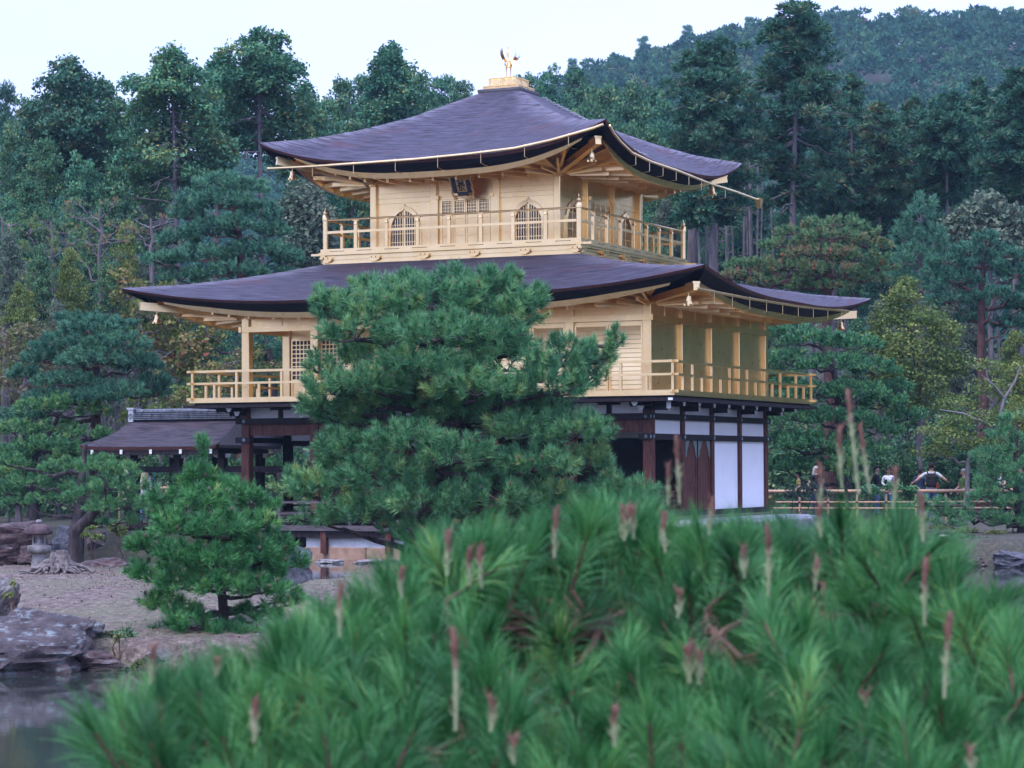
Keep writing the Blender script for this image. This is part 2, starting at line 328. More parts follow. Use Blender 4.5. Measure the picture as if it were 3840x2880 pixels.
def hip_roof(name, outer, inner, zh, ztop, zmid, lift, shingle_mat, wall, zhead, rafters, edge=(.10, .36), soff_n=24):
    """outer/inner = (x0,x1,y0,y1) plan rectangles, zh(a) hip height, lift(dist from corner) eave sweep, wall = wall rectangle"""
    na, nb = 22, 64
    def corner(rc, k): return [(rc[0],rc[2]),(rc[1],rc[2]),(rc[1],rc[3]),(rc[0],rc[3])][k % 4]
    mb = MB(); uvs = []; hipw = []; ztip = zh(1.0)
    def zs(a, b, length):
        zc = ztop+(zmid-ztop)*(1.32*a-.32*a*a)
        d = (1-abs(b))*length/2                          # distance from the corner along the eave
        return zc+(zh(a)-zc)*lift(d/(length/2)*max(.25, a)*length/2 if a < 1 else d, length)
    def plan(k, a, b):
        p0, p1 = corner(outer, k), corner(outer, k+1); q0, q1 = corner(inner, k), corner(inner, k+1); s = (b+1)/2
        return lerp(lerp(q0[0], q1[0], s), lerp(p0[0], p1[0], s), a), lerp(lerp(q0[1], q1[1], s), lerp(p0[1], p1[1], s), a)
    lens = [outer[1]-outer[0], outer[3]-outer[2]]*2
    runs = []
    for k in range(4):
        L = lens[k]; base = len(mb.v); vs_ = []
        q = plan(k, 0, 0); p = plan(k, 1, 0); run = math.hypot(p[0]-q[0], p[1]-q[1]); runs.append(run)
        bs = [math.sin(math.pi/2*(2*j/nb-1))*.35+.65*(2*j/nb-1) for j in range(nb+1)]
        for i in range(na+1):
            a = i/na
            for b in bs:
                x, y = plan(k, a, b); vs_.append((x, y, zs(a, b, L))); uvs.append((b*L/2*(.3+.7*a), a*run*1.25)); hipw.append(.55*float(sstep0((1-abs(b))*L/2*max(.3, a), .75, .0)))
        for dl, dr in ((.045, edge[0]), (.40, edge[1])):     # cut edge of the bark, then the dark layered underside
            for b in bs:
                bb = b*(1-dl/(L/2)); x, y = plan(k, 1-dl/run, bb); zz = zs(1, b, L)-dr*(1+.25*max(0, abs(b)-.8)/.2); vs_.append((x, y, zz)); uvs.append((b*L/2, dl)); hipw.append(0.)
        fs = []; w = nb+1; ms = []
        for i in range(na+2):
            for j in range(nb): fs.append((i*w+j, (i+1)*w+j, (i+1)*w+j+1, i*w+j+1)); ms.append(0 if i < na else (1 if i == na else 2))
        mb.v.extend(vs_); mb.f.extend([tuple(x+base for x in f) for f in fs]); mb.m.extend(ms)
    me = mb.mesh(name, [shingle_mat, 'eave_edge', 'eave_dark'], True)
    uvl = me.uv_layers.new(name='UVMap'); li = np.empty(len(me.loops), np.int32); me.loops.foreach_get('vertex_index', li)
    uvl.data.foreach_set('uv', np.array(uvs, np.float32)[li].ravel())
    me.set_sharp_from_angle(angle=R_(40)) if hasattr(me, 'set_sharp_from_angle') else None
    at_ = me.attributes.new('hip_wear', 'FLOAT', 'POINT'); at_.data.foreach_set('value', np.array(hipw, np.float32))
    roof = link(name, me); roof.parent = PAV; roof.matrix_parent_inverse = WM[PAV.name].inverted(); WM[roof.name] = Matrix.Identity(4)
    # gold boards under the eaves
    for k in range(4):
        L = lens[k]; run = runs[k]; w0, w1 = corner(wall, k), corner(wall, k+1)
        def eave(b, dl, dr):
            bb = b*(1-dl/(L/2)); x, y = plan(k, 1-dl/run, bb); return np.array((x, y, zs(1, b, L)-dr))
        def head(b): s = (b+1)/2; return np.array((lerp(w0[0], w1[0], s), lerp(w0[1], w1[1], s), zhead))
        fb = MB(); sb = MB(); n = soff_n
        rows = [[eave(2*j/n-1, .40, edge[1]-.04) for j in range(n+1)], [eave(2*j/n-1, .44, edge[1]+.14) for j in range(n+1)], [eave(2*j/n-1, .53, edge[1]+.14) for j in range(n+1)], [eave(2*j/n-1, .55, edge[1]+.03) for j in range(n+1)]]
        for r in range(3): fb.add(rows[r]+rows[r+1], [(j, j+1, n+2+j, n+1+j) for j in range(n)])
        part('fascia_board', fb, 'gold', roof)
        sb.add(rows[3]+[head(2*j/n-1) for j in range(n+1)], [(j, j+1, n+2+j, n+1+j) for j in range(n)])
        part('soffit_board', sb, 'gold', roof)
        nr = rafters[k % 2]
        for i in range(nr):                                # base rafters and the shorter flying rafters in front of them
            b = -0.93+1.86*i/(nr-1)
            e = eave(b, .56, edge[1]+.09); s_ = np.clip((b*L/2/((w1[0]-w0[0]) if k % 2 == 0 else (w1[1]-w0[1]))*2)*(1 if k < 2 else -1), -1, 1)
            wl_ = math.hypot(w1[0]-w0[0], w1[1]-w0[1]); h = head(np.clip(b*L/wl_, -1, 1)); h[2] -= .05
            r = MB(); r.bar(e+(h-e)*.0, h, .075, .10); part('rafter', r, 'gold', roof)
            if i < nr-1:
                b2 = b+.93/(nr-1); e = eave(b2, .50, edge[1]+.16); h = head(np.clip(b2*L/wl_, -1, 1)); h[2] -= .13
                r = MB(); r.bar(e+(h-e)*.30, e+(h-e)*.86, .07, .09); part('flying_rafter', r, 'gold', roof)
        # hip rafter with its capped end, and the bell under it
        c = np.array((*corner(outer, k), ztip)); wc = np.array((*w0, zhead-.05)); dv = wc-c; dh = dv/np.hypot(dv[0], dv[1])
        a0 = c+dh*.50; a0[2] = ztip-edge[1]-.20; hr = MB(); hr.bar(a0, wc, .15, .17); hr.bar(a0+np.array((0,0,.10)), a0+(wc-a0)*.16+np.array((0,0,.10)), .19, .05); part('hip_rafter', hr, 'gold', roof)
        bl = a0+(wc-a0)*.16; bl[2] -= .16
        be = MB(); be.lathe([(.010,.08),(.010,.0),(.05,-.01),(.06,-.05),(.07,-.13),(.095,-.19),(.10,-.20)], bl, 12)
        for q in range(4): be.cbox(bl+np.array((.085*math.cos(q*1.57+.4), .085*math.sin(q*1.57+.4), -.215)), (.05,.05,.05))
        part('wind_bell', be, 'gold', roof)
    return roof, plan, zs

zh3 = lambda a: interp(.66+a*(4.93-.66), [.63, 2.0, 2.95, 3.9, 4.93], [12.30, 11.56, 11.18, 10.885, 10.72])
lift3 = lambda d, L: max(0., 1-d/(L/2))**3.2
T3 = 4.93
upper_roof, plan3, zs3 = hip_roof('upper_roof', (BX-T3,BX+T3,BY-T3,BY+T3), (BX-.66,BX+.66,BY-.66,BY+.66), zh3, 12.32, 10.03, lift3, 'bark_shingle', (BX-2.7,BX+2.7,BY-2.7,BY+2.7), 9.86, (13, 13), (.085, .275))
B3 = 3.69; T2 = 2.385
zh2 = lambda a: interp(a, [0, .2, .43, .7, 1], [7.57, 7.37, 7.175, 7.007, 6.912])
lift2 = lambda d, L: max(0., 1-d/5.6)**2.3
lower_roof, plan2, zs2 = hip_roof('lower_roof', (-Lx-T2,T2,-T2,Wy+T2), (BX-B3,BX+B3,BY-B3,BY+B3), zh2, 7.57, 6.43, lift2, 'bark_shingle', (-Lx-.02,.02,-.02,Wy+.02), 6.32, (19, 15), (.075, .285))

# ---- roof cap under the phoenix
cap = MB()
for i in range(3): h = .635+.0*i; cap.chbox(BX-h+.012*(i%2), BX+h-.012*(i%2), BY-h+.012*(i%2), BY+h-.012*(i%2), 12.19+.075*i, 12.262+.075*i, .006)
cap.box(BX-.615, BX+.615, BY-.615, BY+.615, 12.1, 12.40); capo = part('roof_cap', cap, 'ridge_wood', PAV)
for hw, z0, z1, nm in ((.53, 12.415, 12.515, 'lower_gold_box'), (.41, 12.515, 12.735, 'upper_gold_box')):
    g = MB(); g.box(BX-hw+.02, BX+hw-.02, BY-hw+.02, BY+hw-.02, z0, z1-.01); n = 3 if hw > .5 else 2
    g.box(BX-hw, BX+hw, BY-hw, BY+hw, z1-.025, z1); g.box(BX-hw, BX+hw, BY-hw, BY+hw, z0, z0+.02)
    for k in range(4):
        for i in range(n+1):
            q = -hw+.012+(2*hw-.024)*i/n; g.tf = (lambda p, k=k: (BX+[p[0],-p[1],-p[0],p[1]][k], BY+[p[1],p[0],-p[1],-p[0]][k], p[2])); g.box(q-.012, q+.012, -hw-.002, -hw+.03, z0+.02, z1-.025); g.tf = None
        for i in range(n):                                 # cusped ring on each field
            cx_ = -hw+(2*hw)*(i+.5)/n; pts = []; ax = hw/n*.74; az = (z1-z0-.06)*.46
            for a in range(25):
                tt = 2*math.pi*a/24; ct, st = math.cos(tt), math.sin(tt); pts.append((cx_+ax*math.copysign(abs(ct)**.6, ct), -hw+.015, (z0+z1)/2+az*math.copysign(abs(st)**.6, st)))
            g.tf = (lambda p, k=k: (BX+[p[0],-p[1],-p[0],p[1]][k], BY+[p[1],p[0],-p[1],-p[0]][k], p[2])); g.tube(pts, .008, 5); g.tf = None
    part(nm, g, 'gold', capo)
# ---- chain on the far hip of the upper roof, ring and lower chain
def chain(p_of, n, r=.022):
    pts = [np.array(p_of(i/n)) for i in range(n+1)]
    for i in range(n):
        mid = (pts[i]+pts[i+1])/2; d = pts[i+1]-pts[i]; L = np.linalg.norm(d); d /= L; s = np.cross(d, (0,0,1)); s /= np.linalg.norm(s); u = np.cross(s, d)
        if i % 2: s, u = (s*.45+u*.9), s
        ring = [mid+d*math.cos(t)*L*.66+s*math.sin(t)*r*1.7 for t in np.linspace(0, 2*math.pi, 11)]
        m = MB(); m.tube(ring, .010, 5, cap=False); part('chain_link', m, 'tile_end', upper_roof)
chain(lambda t: (*plan3(1, .04+.30*t, .50+.02*t), zs3(.04+.30*t, .50, 9.86)+.045), 26)
chain(lambda t: (*plan3(1, .55+.30*t, -.40+.26*t), zs3(.55+.30*t, -.40+.26*t, 9.86)+.05), 28)

# ---- rain gutters
def gutter(pts, parent, n=8, hooks=(), hk=None):
    g = MB(); g.tube(pts, .034, 8); go = part('rain_gutter', g, 'gold', parent)
    for h in hooks:
        h = np.array(h); m = MB(); m.tube([h+np.array((0,0,.05)), h+hk*.0+np.array((0,0,-.26)), h+hk*.28+np.array((0,0,-.30)), h+hk*.5+np.array((0,0,-.27))], .0075, 5); part('gutter_hook', m, 'gold', go)
    return go
yf = BY-T3-.02; xr = BX+T3+.02
fr = [on_plane(u, v, y=yf) for u, v in ((1004,632),(1170,624),(1350,612),(1560,597),(1760,577),(1930,556),(2060,527),(2160,499),(2225,480),(2262,466))]
rg = [on_plane(u, v, x=xr) for u, v in ((2285,470),(2300,498),(2325,530),(2370,573),(2440,606),(2540,640),(2660,688),(2760,720),(2852,754))]
def between(pts, ts):
    P = np.array(pts); s = np.r_[0, np.cumsum(np.linalg.norm(np.diff(P, axis=0), axis=1))]; s /= s[-1]
    return [np.array([np.interp(t_, s, P[:, i]) for i in range(3)]) for t_ in ts]
gutter(fr, upper_roof, hooks=between(fr, np.linspace(.14, .9, 7)), hk=np.array((0, 1., 0)))
gu = gutter(rg, upper_roof, hooks=between(rg, np.linspace(.16, .74, 8)), hk=np.array((-1., 0, 0)))
e = rg[-1]; m = MB(); m.add([e+np.array(p) for p in ((-.07,-.25,.06),(.07,-.25,.06),(.07,.03,.06),(-.07,.03,.06),(-.05,-.16,-.22),(.05,-.16,-.22),(.05,-.04,-.22),(-.05,-.04,-.22))], [(0,1,2,3),(0,4,5,1),(1,5,6,2),(2,6,7,3),(3,7,4,0),(4,7,6,5)]); part('gutter_spout', m, 'gold', gu)
rg2 = [on_plane(u, v, x=T2-.05) for u, v in ((2612,1082),(2800,1118),(3000,1150),(3181,1167))]
gutter(rg2, lower_roof, hooks=between(rg2, np.linspace(.1, .95, 9)), hk=np.array((-1., 0, 0)))

# ---- third floor body: 3 x 3 bays, doors in the middle, cusped windows beside
S3 = 2.70; F3 = 7.976
def faceB(k, H): return lambda p: (BX+[p[0], H+p[1], -p[0], -H-p[1]][k], BY+[-H-p[1], p[0], H+p[1], -p[0]][k], p[2])
def F3T(mb, k):
    mb.tf = faceB(k, S3); return mb
cb = S3*2/3
def cusp(cx_, z0, w, h, n=9):
    """outline of a cusped (flame) window"""
    R = [(1.0, 0), (.985, .30), (.95, .52), (.92, .60), (.80, .72), (.66, .815), (.52, .875), (.34, .93), (.16, .955), (.05, .985), (0, 1.02)]
    return [(cx_+w/2*x, z0+h*z) for x, z in R]+[(cx_-w/2*x, z0+h*z) for x, z in R[-2::-1]]
for k in range(4):
    for i in range(3):
        u0, u1 = -S3+cb*i+.09, -S3+cb*(i+1)-.09
        if i != 1:
            # wall boards with the window opening cut out of the large board
            cxw = (u0+u1)/2; ww, wh, wz = .80, .98, 8.04
            out = cusp(cxw, wz, ww, wh); m = F3T(MB(), k); pl = [(u0, 7.98), (u0, 9.20), (u1, 9.20), (u1, 7.98)]
            # board as strips between opening outline and board edge
            oc = out[::-1]                                  # left foot -> apex -> right foot
            ring = [(u0, 7.98)]+[(u0, 7.98+(9.20-7.98)*t_) for t_ in np.linspace(.25, 1, 6)]+[(u0+(u1-u0)*t_, 9.20) for t_ in np.linspace(.07, .93, 7)]+[(u1, 9.20-(9.20-7.98)*t_) for t_ in np.linspace(0, .75, 6)]+[(u1, 7.98)]
            n = len(oc); vs_ = [(x, -.04, z) for x, z in oc]+[(x, -.04, z) for x, z in ring]; fs = [(j, j+1, n+j+1, n+j) for j in range(n-1)]
            vs_ += [(oc[0][0], -.04, 7.98), (oc[-1][0], -.04, 7.98)]; q = len(vs_)
            fs += [(0, n, q-2), (n-1, q-1, n+len(ring)-1), (0, q-2, q-1, n-1)]
            m.add(vs_, fs); part('wall_board', m, 'gold', PAV)
            for z0, z1, o in ((9.205, 9.33, -.035), (9.335, 9.47, -.03), (9.475, 9.84, -.035)):
                m = F3T(MB(), k); m.box(u0, u1, o-.03, o, z0, z1); part('wall_board', m, 'gold', PAV)
            # window: moulded frame, pane behind, bars
            m = F3T(MB(), k); o1 = cusp(cxw, wz-.005, ww+.02, wh+.02); o2 = cusp(cxw, wz-.005, ww+.20, wh+.14); n = len(o1)
            vs_ = [(x, .0, z) for x, z in o1]+[(x, -.012, z) for x, z in o2]+[(x, -.06, z) for x, z in o1]+[(x, -.045, z) for x, z in o2]
            m.add(vs_, [(j, j+1, n+j+1, n+j) for j in range(n-1)]+[(j, 2*n+j, 2*n+j+1, j+1) for j in range(n-1)]+[(n+j, n+j+1, 3*n+j+1, 3*n+j) for j in range(n-1)]); wf = part('window', m, 'gold', PAV)
            m = F3T(MB(), k); m.add([(x, -.085, z) for x, z in o1], [tuple(range(n))]); part('pane', m, 'window_void', wf)
            hz = lambda x: np.interp(abs(x-cxw)/(ww/2), [0, .05, .16, .34, .52, .66, .80, .92, .95, 1], [1.02, .985, .955, .93, .875, .815, .72, .60, .52, 0])*wh
            for j in range(-5, 6):
                x = cxw+j*ww/11.2; w_ = .03 if j == 0 else .012; m = F3T(MB(), k); m.box(x-w_, x+w_, -.075, -.05 if j else -.03, wz, wz+max(.15, hz(x)-.01)); part('window_bar', m, 'gold', wf)
            for z in (.13, .36, .60, .80):
                zz = wz+wh*z; wx = ww/2*np.interp(z, [0, .52, .6, .72, .8, .93], [1, .95, .92, .80, .68, .3]); m = F3T(MB(), k); m.box(cxw-wx, cxw+wx, -.0745, -.049, zz-.010, zz+.010); part('window_bar', m, 'gold', wf)
        else:
            for z0, z1, o in ((9.30, 9.47, -.03), (9.475, 9.84, -.035)):
                m = F3T(MB(), k); m.box(u0, u1, o-.03, o, z0, z1); part('wall_board', m, 'gold', PAV)
            m = F3T(MB(), k); m.box(u0, -.72, -.06, -.02, 7.98, 9.295); m.box(.72, u1, -.06, -.02, 7.98, 9.295); m.box(-.72, .72, -.05, -.015, 9.235, 9.295); part('door_frame', m, 'gold', PAV)
            for dj in range(4):                             # folding panelled door leaves
                a0 = -.715+.36*dj; a1 = a0+.35; m = F3T(MB(), k)
                for x0, x1, z0, z1 in ((a0, a0+.04, 7.98, 9.23), (a1-.04, a1, 7.98, 9.23), (a0+.04, a1-.04, 7.98, 8.04), (a0+.04, a1-.04, 8.27, 8.31), (a0+.04, a1-.04, 8.52, 8.56), (a0+.04, a1-.04, 8.72, 8.76), (a0+.04, a1-.04, 8.82, 8.87), (a0+.04, a1-.04, 9.19, 9.23)): m.box(x0, x1, -.05, -.01, z0, z1)
                m.box(a0+.04, a1-.04, -.05, -.035, 8.04, 8.82); lf = part('door_leaf', m, 'gold', PAV)
                m = F3T(MB(), k); m.box(a0+.035, a1-.035, -.06, -.052, 8.865, 9.195); part('pane', m, 'window_void', lf)
                m = F3T(MB(), k)
                for j in range(1, 6): x = a0+.04+(.27)*j/6; m.box(x-.008, x+.008, -.05, -.03, 8.87, 9.19)
                for z in (8.93, 9.01, 9.10, 9.16): m.box(a0+.04, a1-.04, -.049, -.032, z-.007, z+.007)
                part('lattice', m, 'gold', lf)
            for sx in (-1, 1):
                m = F3T(MB(), k); m.box(sx*.80-.05, sx*.80+.05, -.0, .09, 9.235, 9.33); m.box(sx*.80-.02, sx*.80+.02, .0, .05, 8.0, 9.235); part('door_pivot', m, 'gold', PAV)
    for i in range(4):                                       # columns with three-block bracket heads
        u = -S3+cb*i
        if i < 3:
            m = F3T(MB(), k); m.chbox(u-.095, u+.095, -.14, .05, 7.97, 9.68, .015)
            co = part('column', m, 'gold', PAV)
            m = F3T(MB(), k); m.box(u-.09, u+.09, -.10, .10, 9.68, 9.74); m.box(u-.24, u+.24, -.05, .05, 9.735, 9.80)
            for q in (-.2, 0, .2): m.box(u+q-.055, u+q+.055, -.06, .07, 9.80, 9.85)
            m.box(u-.04, u+.04, .05, .45, 9.74, 9.80); m.box(u-.05, u+.05, .36, .46, 9.80, 9.85)
            part('bracket', m, 'gold', co)
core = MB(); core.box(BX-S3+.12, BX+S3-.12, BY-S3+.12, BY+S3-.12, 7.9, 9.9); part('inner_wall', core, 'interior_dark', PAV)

# ---- balcony of the third floor
HB = 3.74
sl = MB(); sl.box(BX-HB-.03, BX+HB+.03, BY-HB-.03, BY+HB+.03, 7.80, 7.87); sl.box(BX-HB+.0, BX+HB-.0, BY-HB+.0, BY+HB-.0, 7.87, 7.965); bal = part('balcony', sl, 'gold', PAV)
for k in range(4):
    m = MB(); m.tf = faceB(k, HB); m.box(-HB-.28 if k % 2 == 0 else -HB-.01, HB+.28 if k % 2 == 0 else HB+.01, -.14, .0, 7.795-.05*(k%2), 7.855-.05*(k%2)-.002); part('edge_beam', m, 'gold', bal)
    m = MB(); m.tf = faceB(k, HB-.06); m.box(-HB+.062, HB-.062, -.06, .0, 7.68, 7.79); m.box(-HB+.065, HB-.065, -.08, -.03, 7.585, 7.68); m.box(-HB+.05, HB-.05, -.06, .012, 7.535, 7.60); part('skirt_board', m, 'gold', bal)
    for i in range(6):                                       # three-block brackets on the skirt
        u = -HB+.16+(2*HB-.32)*i/5
        m = MB(); m.tf = faceB(k, HB-.06)
        for q in (-.13, 0, .13): m.box(u+q-.05, u+q+.05, -.02, .07, 7.70, 7.745)
        m.prism([(u-.17, 7.70), (u-.15, 7.655), (u-.09, 7.635), (u-.06, 7.61), (u+.06, 7.61), (u+.09, 7.635), (u+.15, 7.655), (u+.17, 7.70)], -.02, .05); m.box(u-.07, u+.07, -.03, .075, 7.60, 7.635)
        part('skirt_bracket', m, 'gold', bal)
    for i in range(9):                                       # drain slots
        u = -HB+.5+(2*HB-1.0)*i/8; m = MB(); m.tf = faceB(k, HB); m.box(u-.22, u+.22, -.004, .003, 7.893, 7.907); part('drain_slot', m, 'eave_edge', bal)
    ru = HB-.10
    rl = MB(); rl.tf = faceB(k, ru); rl.tube([(-ru, 0, 8.735), (ru, 0, 8.735)], .028, 8); rail = part('top_rail', rl, 'gold', bal)
    m = MB(); m.tf = faceB(k, ru); m.box(-ru, ru, -.025, .025, 8.38, 8.445); part('middle_rail', m, 'gold', bal)
    for i in range(1, 8):
        u = -ru+2*ru*i/8; m = MB(); m.tf = faceB(k, ru); m.chbox(u-.05, u+.05, -.045, .045, 7.96, 8.60, .012)
        m.add([(u-.05,-.045,8.60),(u+.05,-.045,8.60),(u+.05,.045,8.60),(u-.05,.045,8.60),(u-.03,-.03,8.66),(u+.03,-.03,8.66),(u+.03,.03,8.66),(u-.03,.03,8.66)], [(0,1,5,4),(1,2,6,5),(2,3,7,6),(3,0,4,7)])
        m.box(u-.035, u+.035, -.03, .03, 8.655, 8.695); m.box(u-.085, u+.085, -.032, .032, 8.69, 8.712); part('rail_post', m, 'gold', bal)
    m = MB(); c0 = faceB(k, ru)((-ru, 0, 0)); m.lathe([(.07, 7.96), (.07, 8.72), (.085, 8.73), (.085, 8.77), (.078, 8.86), (.055, 8.885), (.05, 8.90)], (c0[0], c0[1], 0), 12); cp = part('corner_post', m, 'gold', bal, True)
    m = MB(); m.lathe([(.05, 8.90), (.058, 8.92), (.055, 8.95), (.03, 8.985), (.012, 9.04), (.004, 9.09)], (c0[0], c0[1], 0), 12); part('finial', m, 'gold', cp, True)

# ---- second floor: columns, recessed lattice front, shutters, plain gold side
BAYX = [0, -2.077, -4.154, -6.231, -8.308+.0, -9.34, -Lx]; BAYX = [0, -2.077, -4.154, -5.19, -7.266, -9.34, -Lx]
BAYY = [0, 2.12, 4.24, 6.36, 8.48]
dk = MB(); dk.box(-Lx-1.04-.06, 1.04+.06, -1.04-.06, Wy+1.04+.06, 3.925, 3.995); dkb = part('second_floor_deck', dk, 'gold', PAV)
m = MB(); m.box(-Lx-1.0, 1.0, -1.0, Wy+1.0, 3.87, 3.925); part('deck_underside', m, 'timber_dark', PAV)
def column2(x, y, z0=3.99, z1=6.215, w=.115, mat='gold', nm='column'):
    m = MB(); m.chbox(x-w, x+w, y-w, y+w, z0, z1, .015); return part(nm, m, mat, PAV)
for x in BAYX: column2(x, 0)
for y in BAYY[1:]: column2(0, y); column2(-Lx, y)
for x in BAYX[1:-1]: column2(x, Wy)
for x0, x1, y in [(-Lx-.18, .18, -.12)]:
    m = MB(); m.box(x0, x1, y-.035, y+.03, 5.80, 5.945); part('head_rail', m, 'gold', PAV)
m = MB(); m.box(.09, .155, -.18, Wy+.18, 5.80, 5.945); part('head_rail', m, 'gold', PAV)
m = MB(); m.box(-Lx-.155, -Lx-.09, -.18, Wy+.18, 5.80, 5.945); part('head_rail', m, 'gold', PAV)
for x in BAYX[:-1]:
    x1 = BAYX[BAYX.index(x)+1]; m = MB(); m.box(x1+.118, x-.118, -.04, .02, 5.945, 6.32); part('wall_board', m, 'gold', PAV)
    m = MB(); m.box((x+x1)/2-.05, (x+x1)/2+.05, -.06, -.04, 5.946, 6.26); part('strut', m, 'gold', PAV)
for i in range(4):
    y0, y1 = BAYY[i], BAYY[i+1]
    for z0, z1 in ((3.99, 5.80), (5.947, 6.32)):
        m = MB(); m.box(-.03, .03, y0+.118, y1-.118, z0, z1); part('wall_panel', m, 'gold', PAV)
        if i: m = MB(); m.box(-Lx-.03, -Lx+.03, y0+.118, y1-.118, z0, z1); part('wall_panel', m, 'gold', PAV)
    m = MB(); m.box(.03, .05, (y0+y1)/2-.05, (y0+y1)/2+.05, 5.948, 6.26); part('strut', m, 'gold', PAV)
    m = MB(); m.box(.03, .045, y0+.12, y1-.12, 3.99, 4.07); part('floor_rail', m, 'gold', PAV)
# shuttered bays of the front (solid part near the corner), boards one by one
for b in range(3):
    x1, x0 = BAYX[b]-.118, BAYX[b+1]+.118
    m = MB(); m.box(x0, x1, -.01, .04, 3.99, 5.80); part('wall_panel', m, 'gold', PAV)
    for half in range(2):
        a0 = x0+(x1-x0)/2*half+.01; a1 = x0+(x1-x0)/2*(half+1)-.01
        m = MB(); m.box(a0, a0+.05, -.06, -.012, 4.06, 5.72); m.box(a1-.05, a1, -.06, -.012, 4.06, 5.72); m.box(a0+.05, a1-.05, -.06, -.012, 5.68, 5.72); m.box(a0+.05, a1-.05, -.06, -.012, 4.06, 4.11)
        sh = part('shutter', m, 'gold', PAV)
        for j in range(14):
            z = 4.115+j*.1115; m = MB(); m.add([(a0+.05,-.02,z+.002),(a1-.05,-.02,z+.002),(a1-.05,-.045,z+.008),(a0+.05,-.045,z+.008),(a0+.05,-.02,z+.108),(a1-.05,-.02,z+.108),(a1-.05,-.03,z+.106),(a0+.05,-.03,z+.106)], [(0,1,2,3),(3,2,6,7),(7,6,5,4)]); part('slat', m, 'gold', sh)
# recessed front: lattice screens one bay back
yr = 2.12
for b in range(3, 6):
    x1, x0 = BAYX[b], BAYX[b+1]; column2(x1, yr) if b > 3 else None
    m = MB(); m.box(x0+.118, x1-.118, yr-.03, yr+.03, 5.72, 6.32); part('wall_panel', m, 'gold', PAV)
    for half in range(2):
        a0 = x0+.12+(x1-x0-.24)/2*half+.01; a1 = x0+.12+(x1-x0-.24)/2*(half+1)-.01
        m = MB(); m.box(a0, a0+.05, yr-.06, yr, 4.0, 5.72); m.box(a1-.05, a1, yr-.06, yr, 4.0, 5.72); m.box(a0+.05, a1-.05, yr-.06, yr, 5.66, 5.72); m.box(a0+.05, a1-.05, yr-.06, yr, 4.0, 4.06); m.box(a0+.05, a1-.05, yr-.06, yr, 4.55, 4.62)
        m.box(a0+.05, a1-.05, yr-.03, yr-.01, 4.06, 4.55); sc = part('lattice_screen', m, 'gold', PAV)
        m = MB(); m.box(a0+.05, a1-.05, yr-.022, yr-.012, 4.62, 5.66); part('pane', m, 'paper_lattice', sc)
        nx = 7
        for j in range(1, nx): x = a0+.05+(a1-a0-.1)*j/nx; m = MB(); m.box(x-.014, x+.014, yr-.055, yr-.022, 4.62, 5.66); part('lattice_bar', m, 'gold', sc)
        for j in range(1, 9): z = 4.62+1.04*j/9; m = MB(); m.box(a0+.05, a1-.05, yr-.052, yr-.023, z-.014, z+.014); part('lattice_bar', m, 'gold', sc)
m = MB(); m.box(-5.19-.03, -5.19+.03, .12, yr, 3.99, 6.3); part('wall_panel', m, 'gold', PAV)
m = MB(); m.box(-Lx, -5.2, .03, yr, 6.19, 6.22); part('porch_ceiling', m, 'gold', PAV)
# ---- second-floor railing
def railing(parent, p0, p1, nseg, z0, ztop, zmid, mat, w=.07, ext=.16, name='railing', ends=True):
    p0 = np.array(p0); p1 = np.array(p1); d = p1-p0; L = np.linalg.norm(d); d = d/L
    e0, e1 = p0-d*ext, p1+d*ext; V = lambda p, z: np.array((p[0], p[1], z))
    m = MB(); m.bar(V(e0, ztop-.03), V(e1, ztop-.03), w, .06); r = part(name, m, mat, parent)
    m = MB(); m.bar(V(e0, zmid), V(e1, zmid), w*.9, .055); part('middle_rail', m, mat, r)
    m = MB(); m.bar(V(e0, z0+.03), V(e1, z0+.03), w*1.2, .07); part('base_rail', m, mat, r)
    for i in range(nseg+1):
        p = p0+d*L*i/nseg; m = MB(); m.chbox(p[0]-w*.5, p[0]+w*.5, p[1]-w*.5, p[1]+w*.5, z0+.065, ztop-.06, .008)
        if ends or 0 < i < nseg: part('rail_post', m, mat, r)
        if i < nseg:
            p = p0+d*L*(i+.5)/nseg; m = MB(); m.chbox(p[0]-w*.5, p[0]+w*.5, p[1]-w*.5, p[1]+w*.5, z0+.065, zmid-.028, .008); part('rail_post', m, mat, r)
            m = MB(); sd_ = np.array((d[1], -d[0])); q = p+sd_*(w*.6+.003); m.bar(V(q-d*.30, z0-.045), V(q+d*.30, z0-.045), .012, .014); part('drain_slot', m, 'eave_edge', r) if mat == 'gold' else None
    return r
V_ = 1.04
railing(PAV, (-Lx-V_, -V_), (V_, -V_), 10, 3.99, 4.775, 4.43, 'gold'); railing(PAV, (V_, -V_), (V_, Wy+V_), 8, 3.992, 4.772, 4.428, 'gold', ends=False)
railing(PAV, (V_, Wy+V_), (-Lx-V_, Wy+V_), 10, 3.99, 4.775, 4.43, 'gold'); railing(PAV, (-Lx-V_, Wy+V_), (-Lx-V_, -V_), 8, 3.992, 4.772, 4.428, 'gold', ends=False)

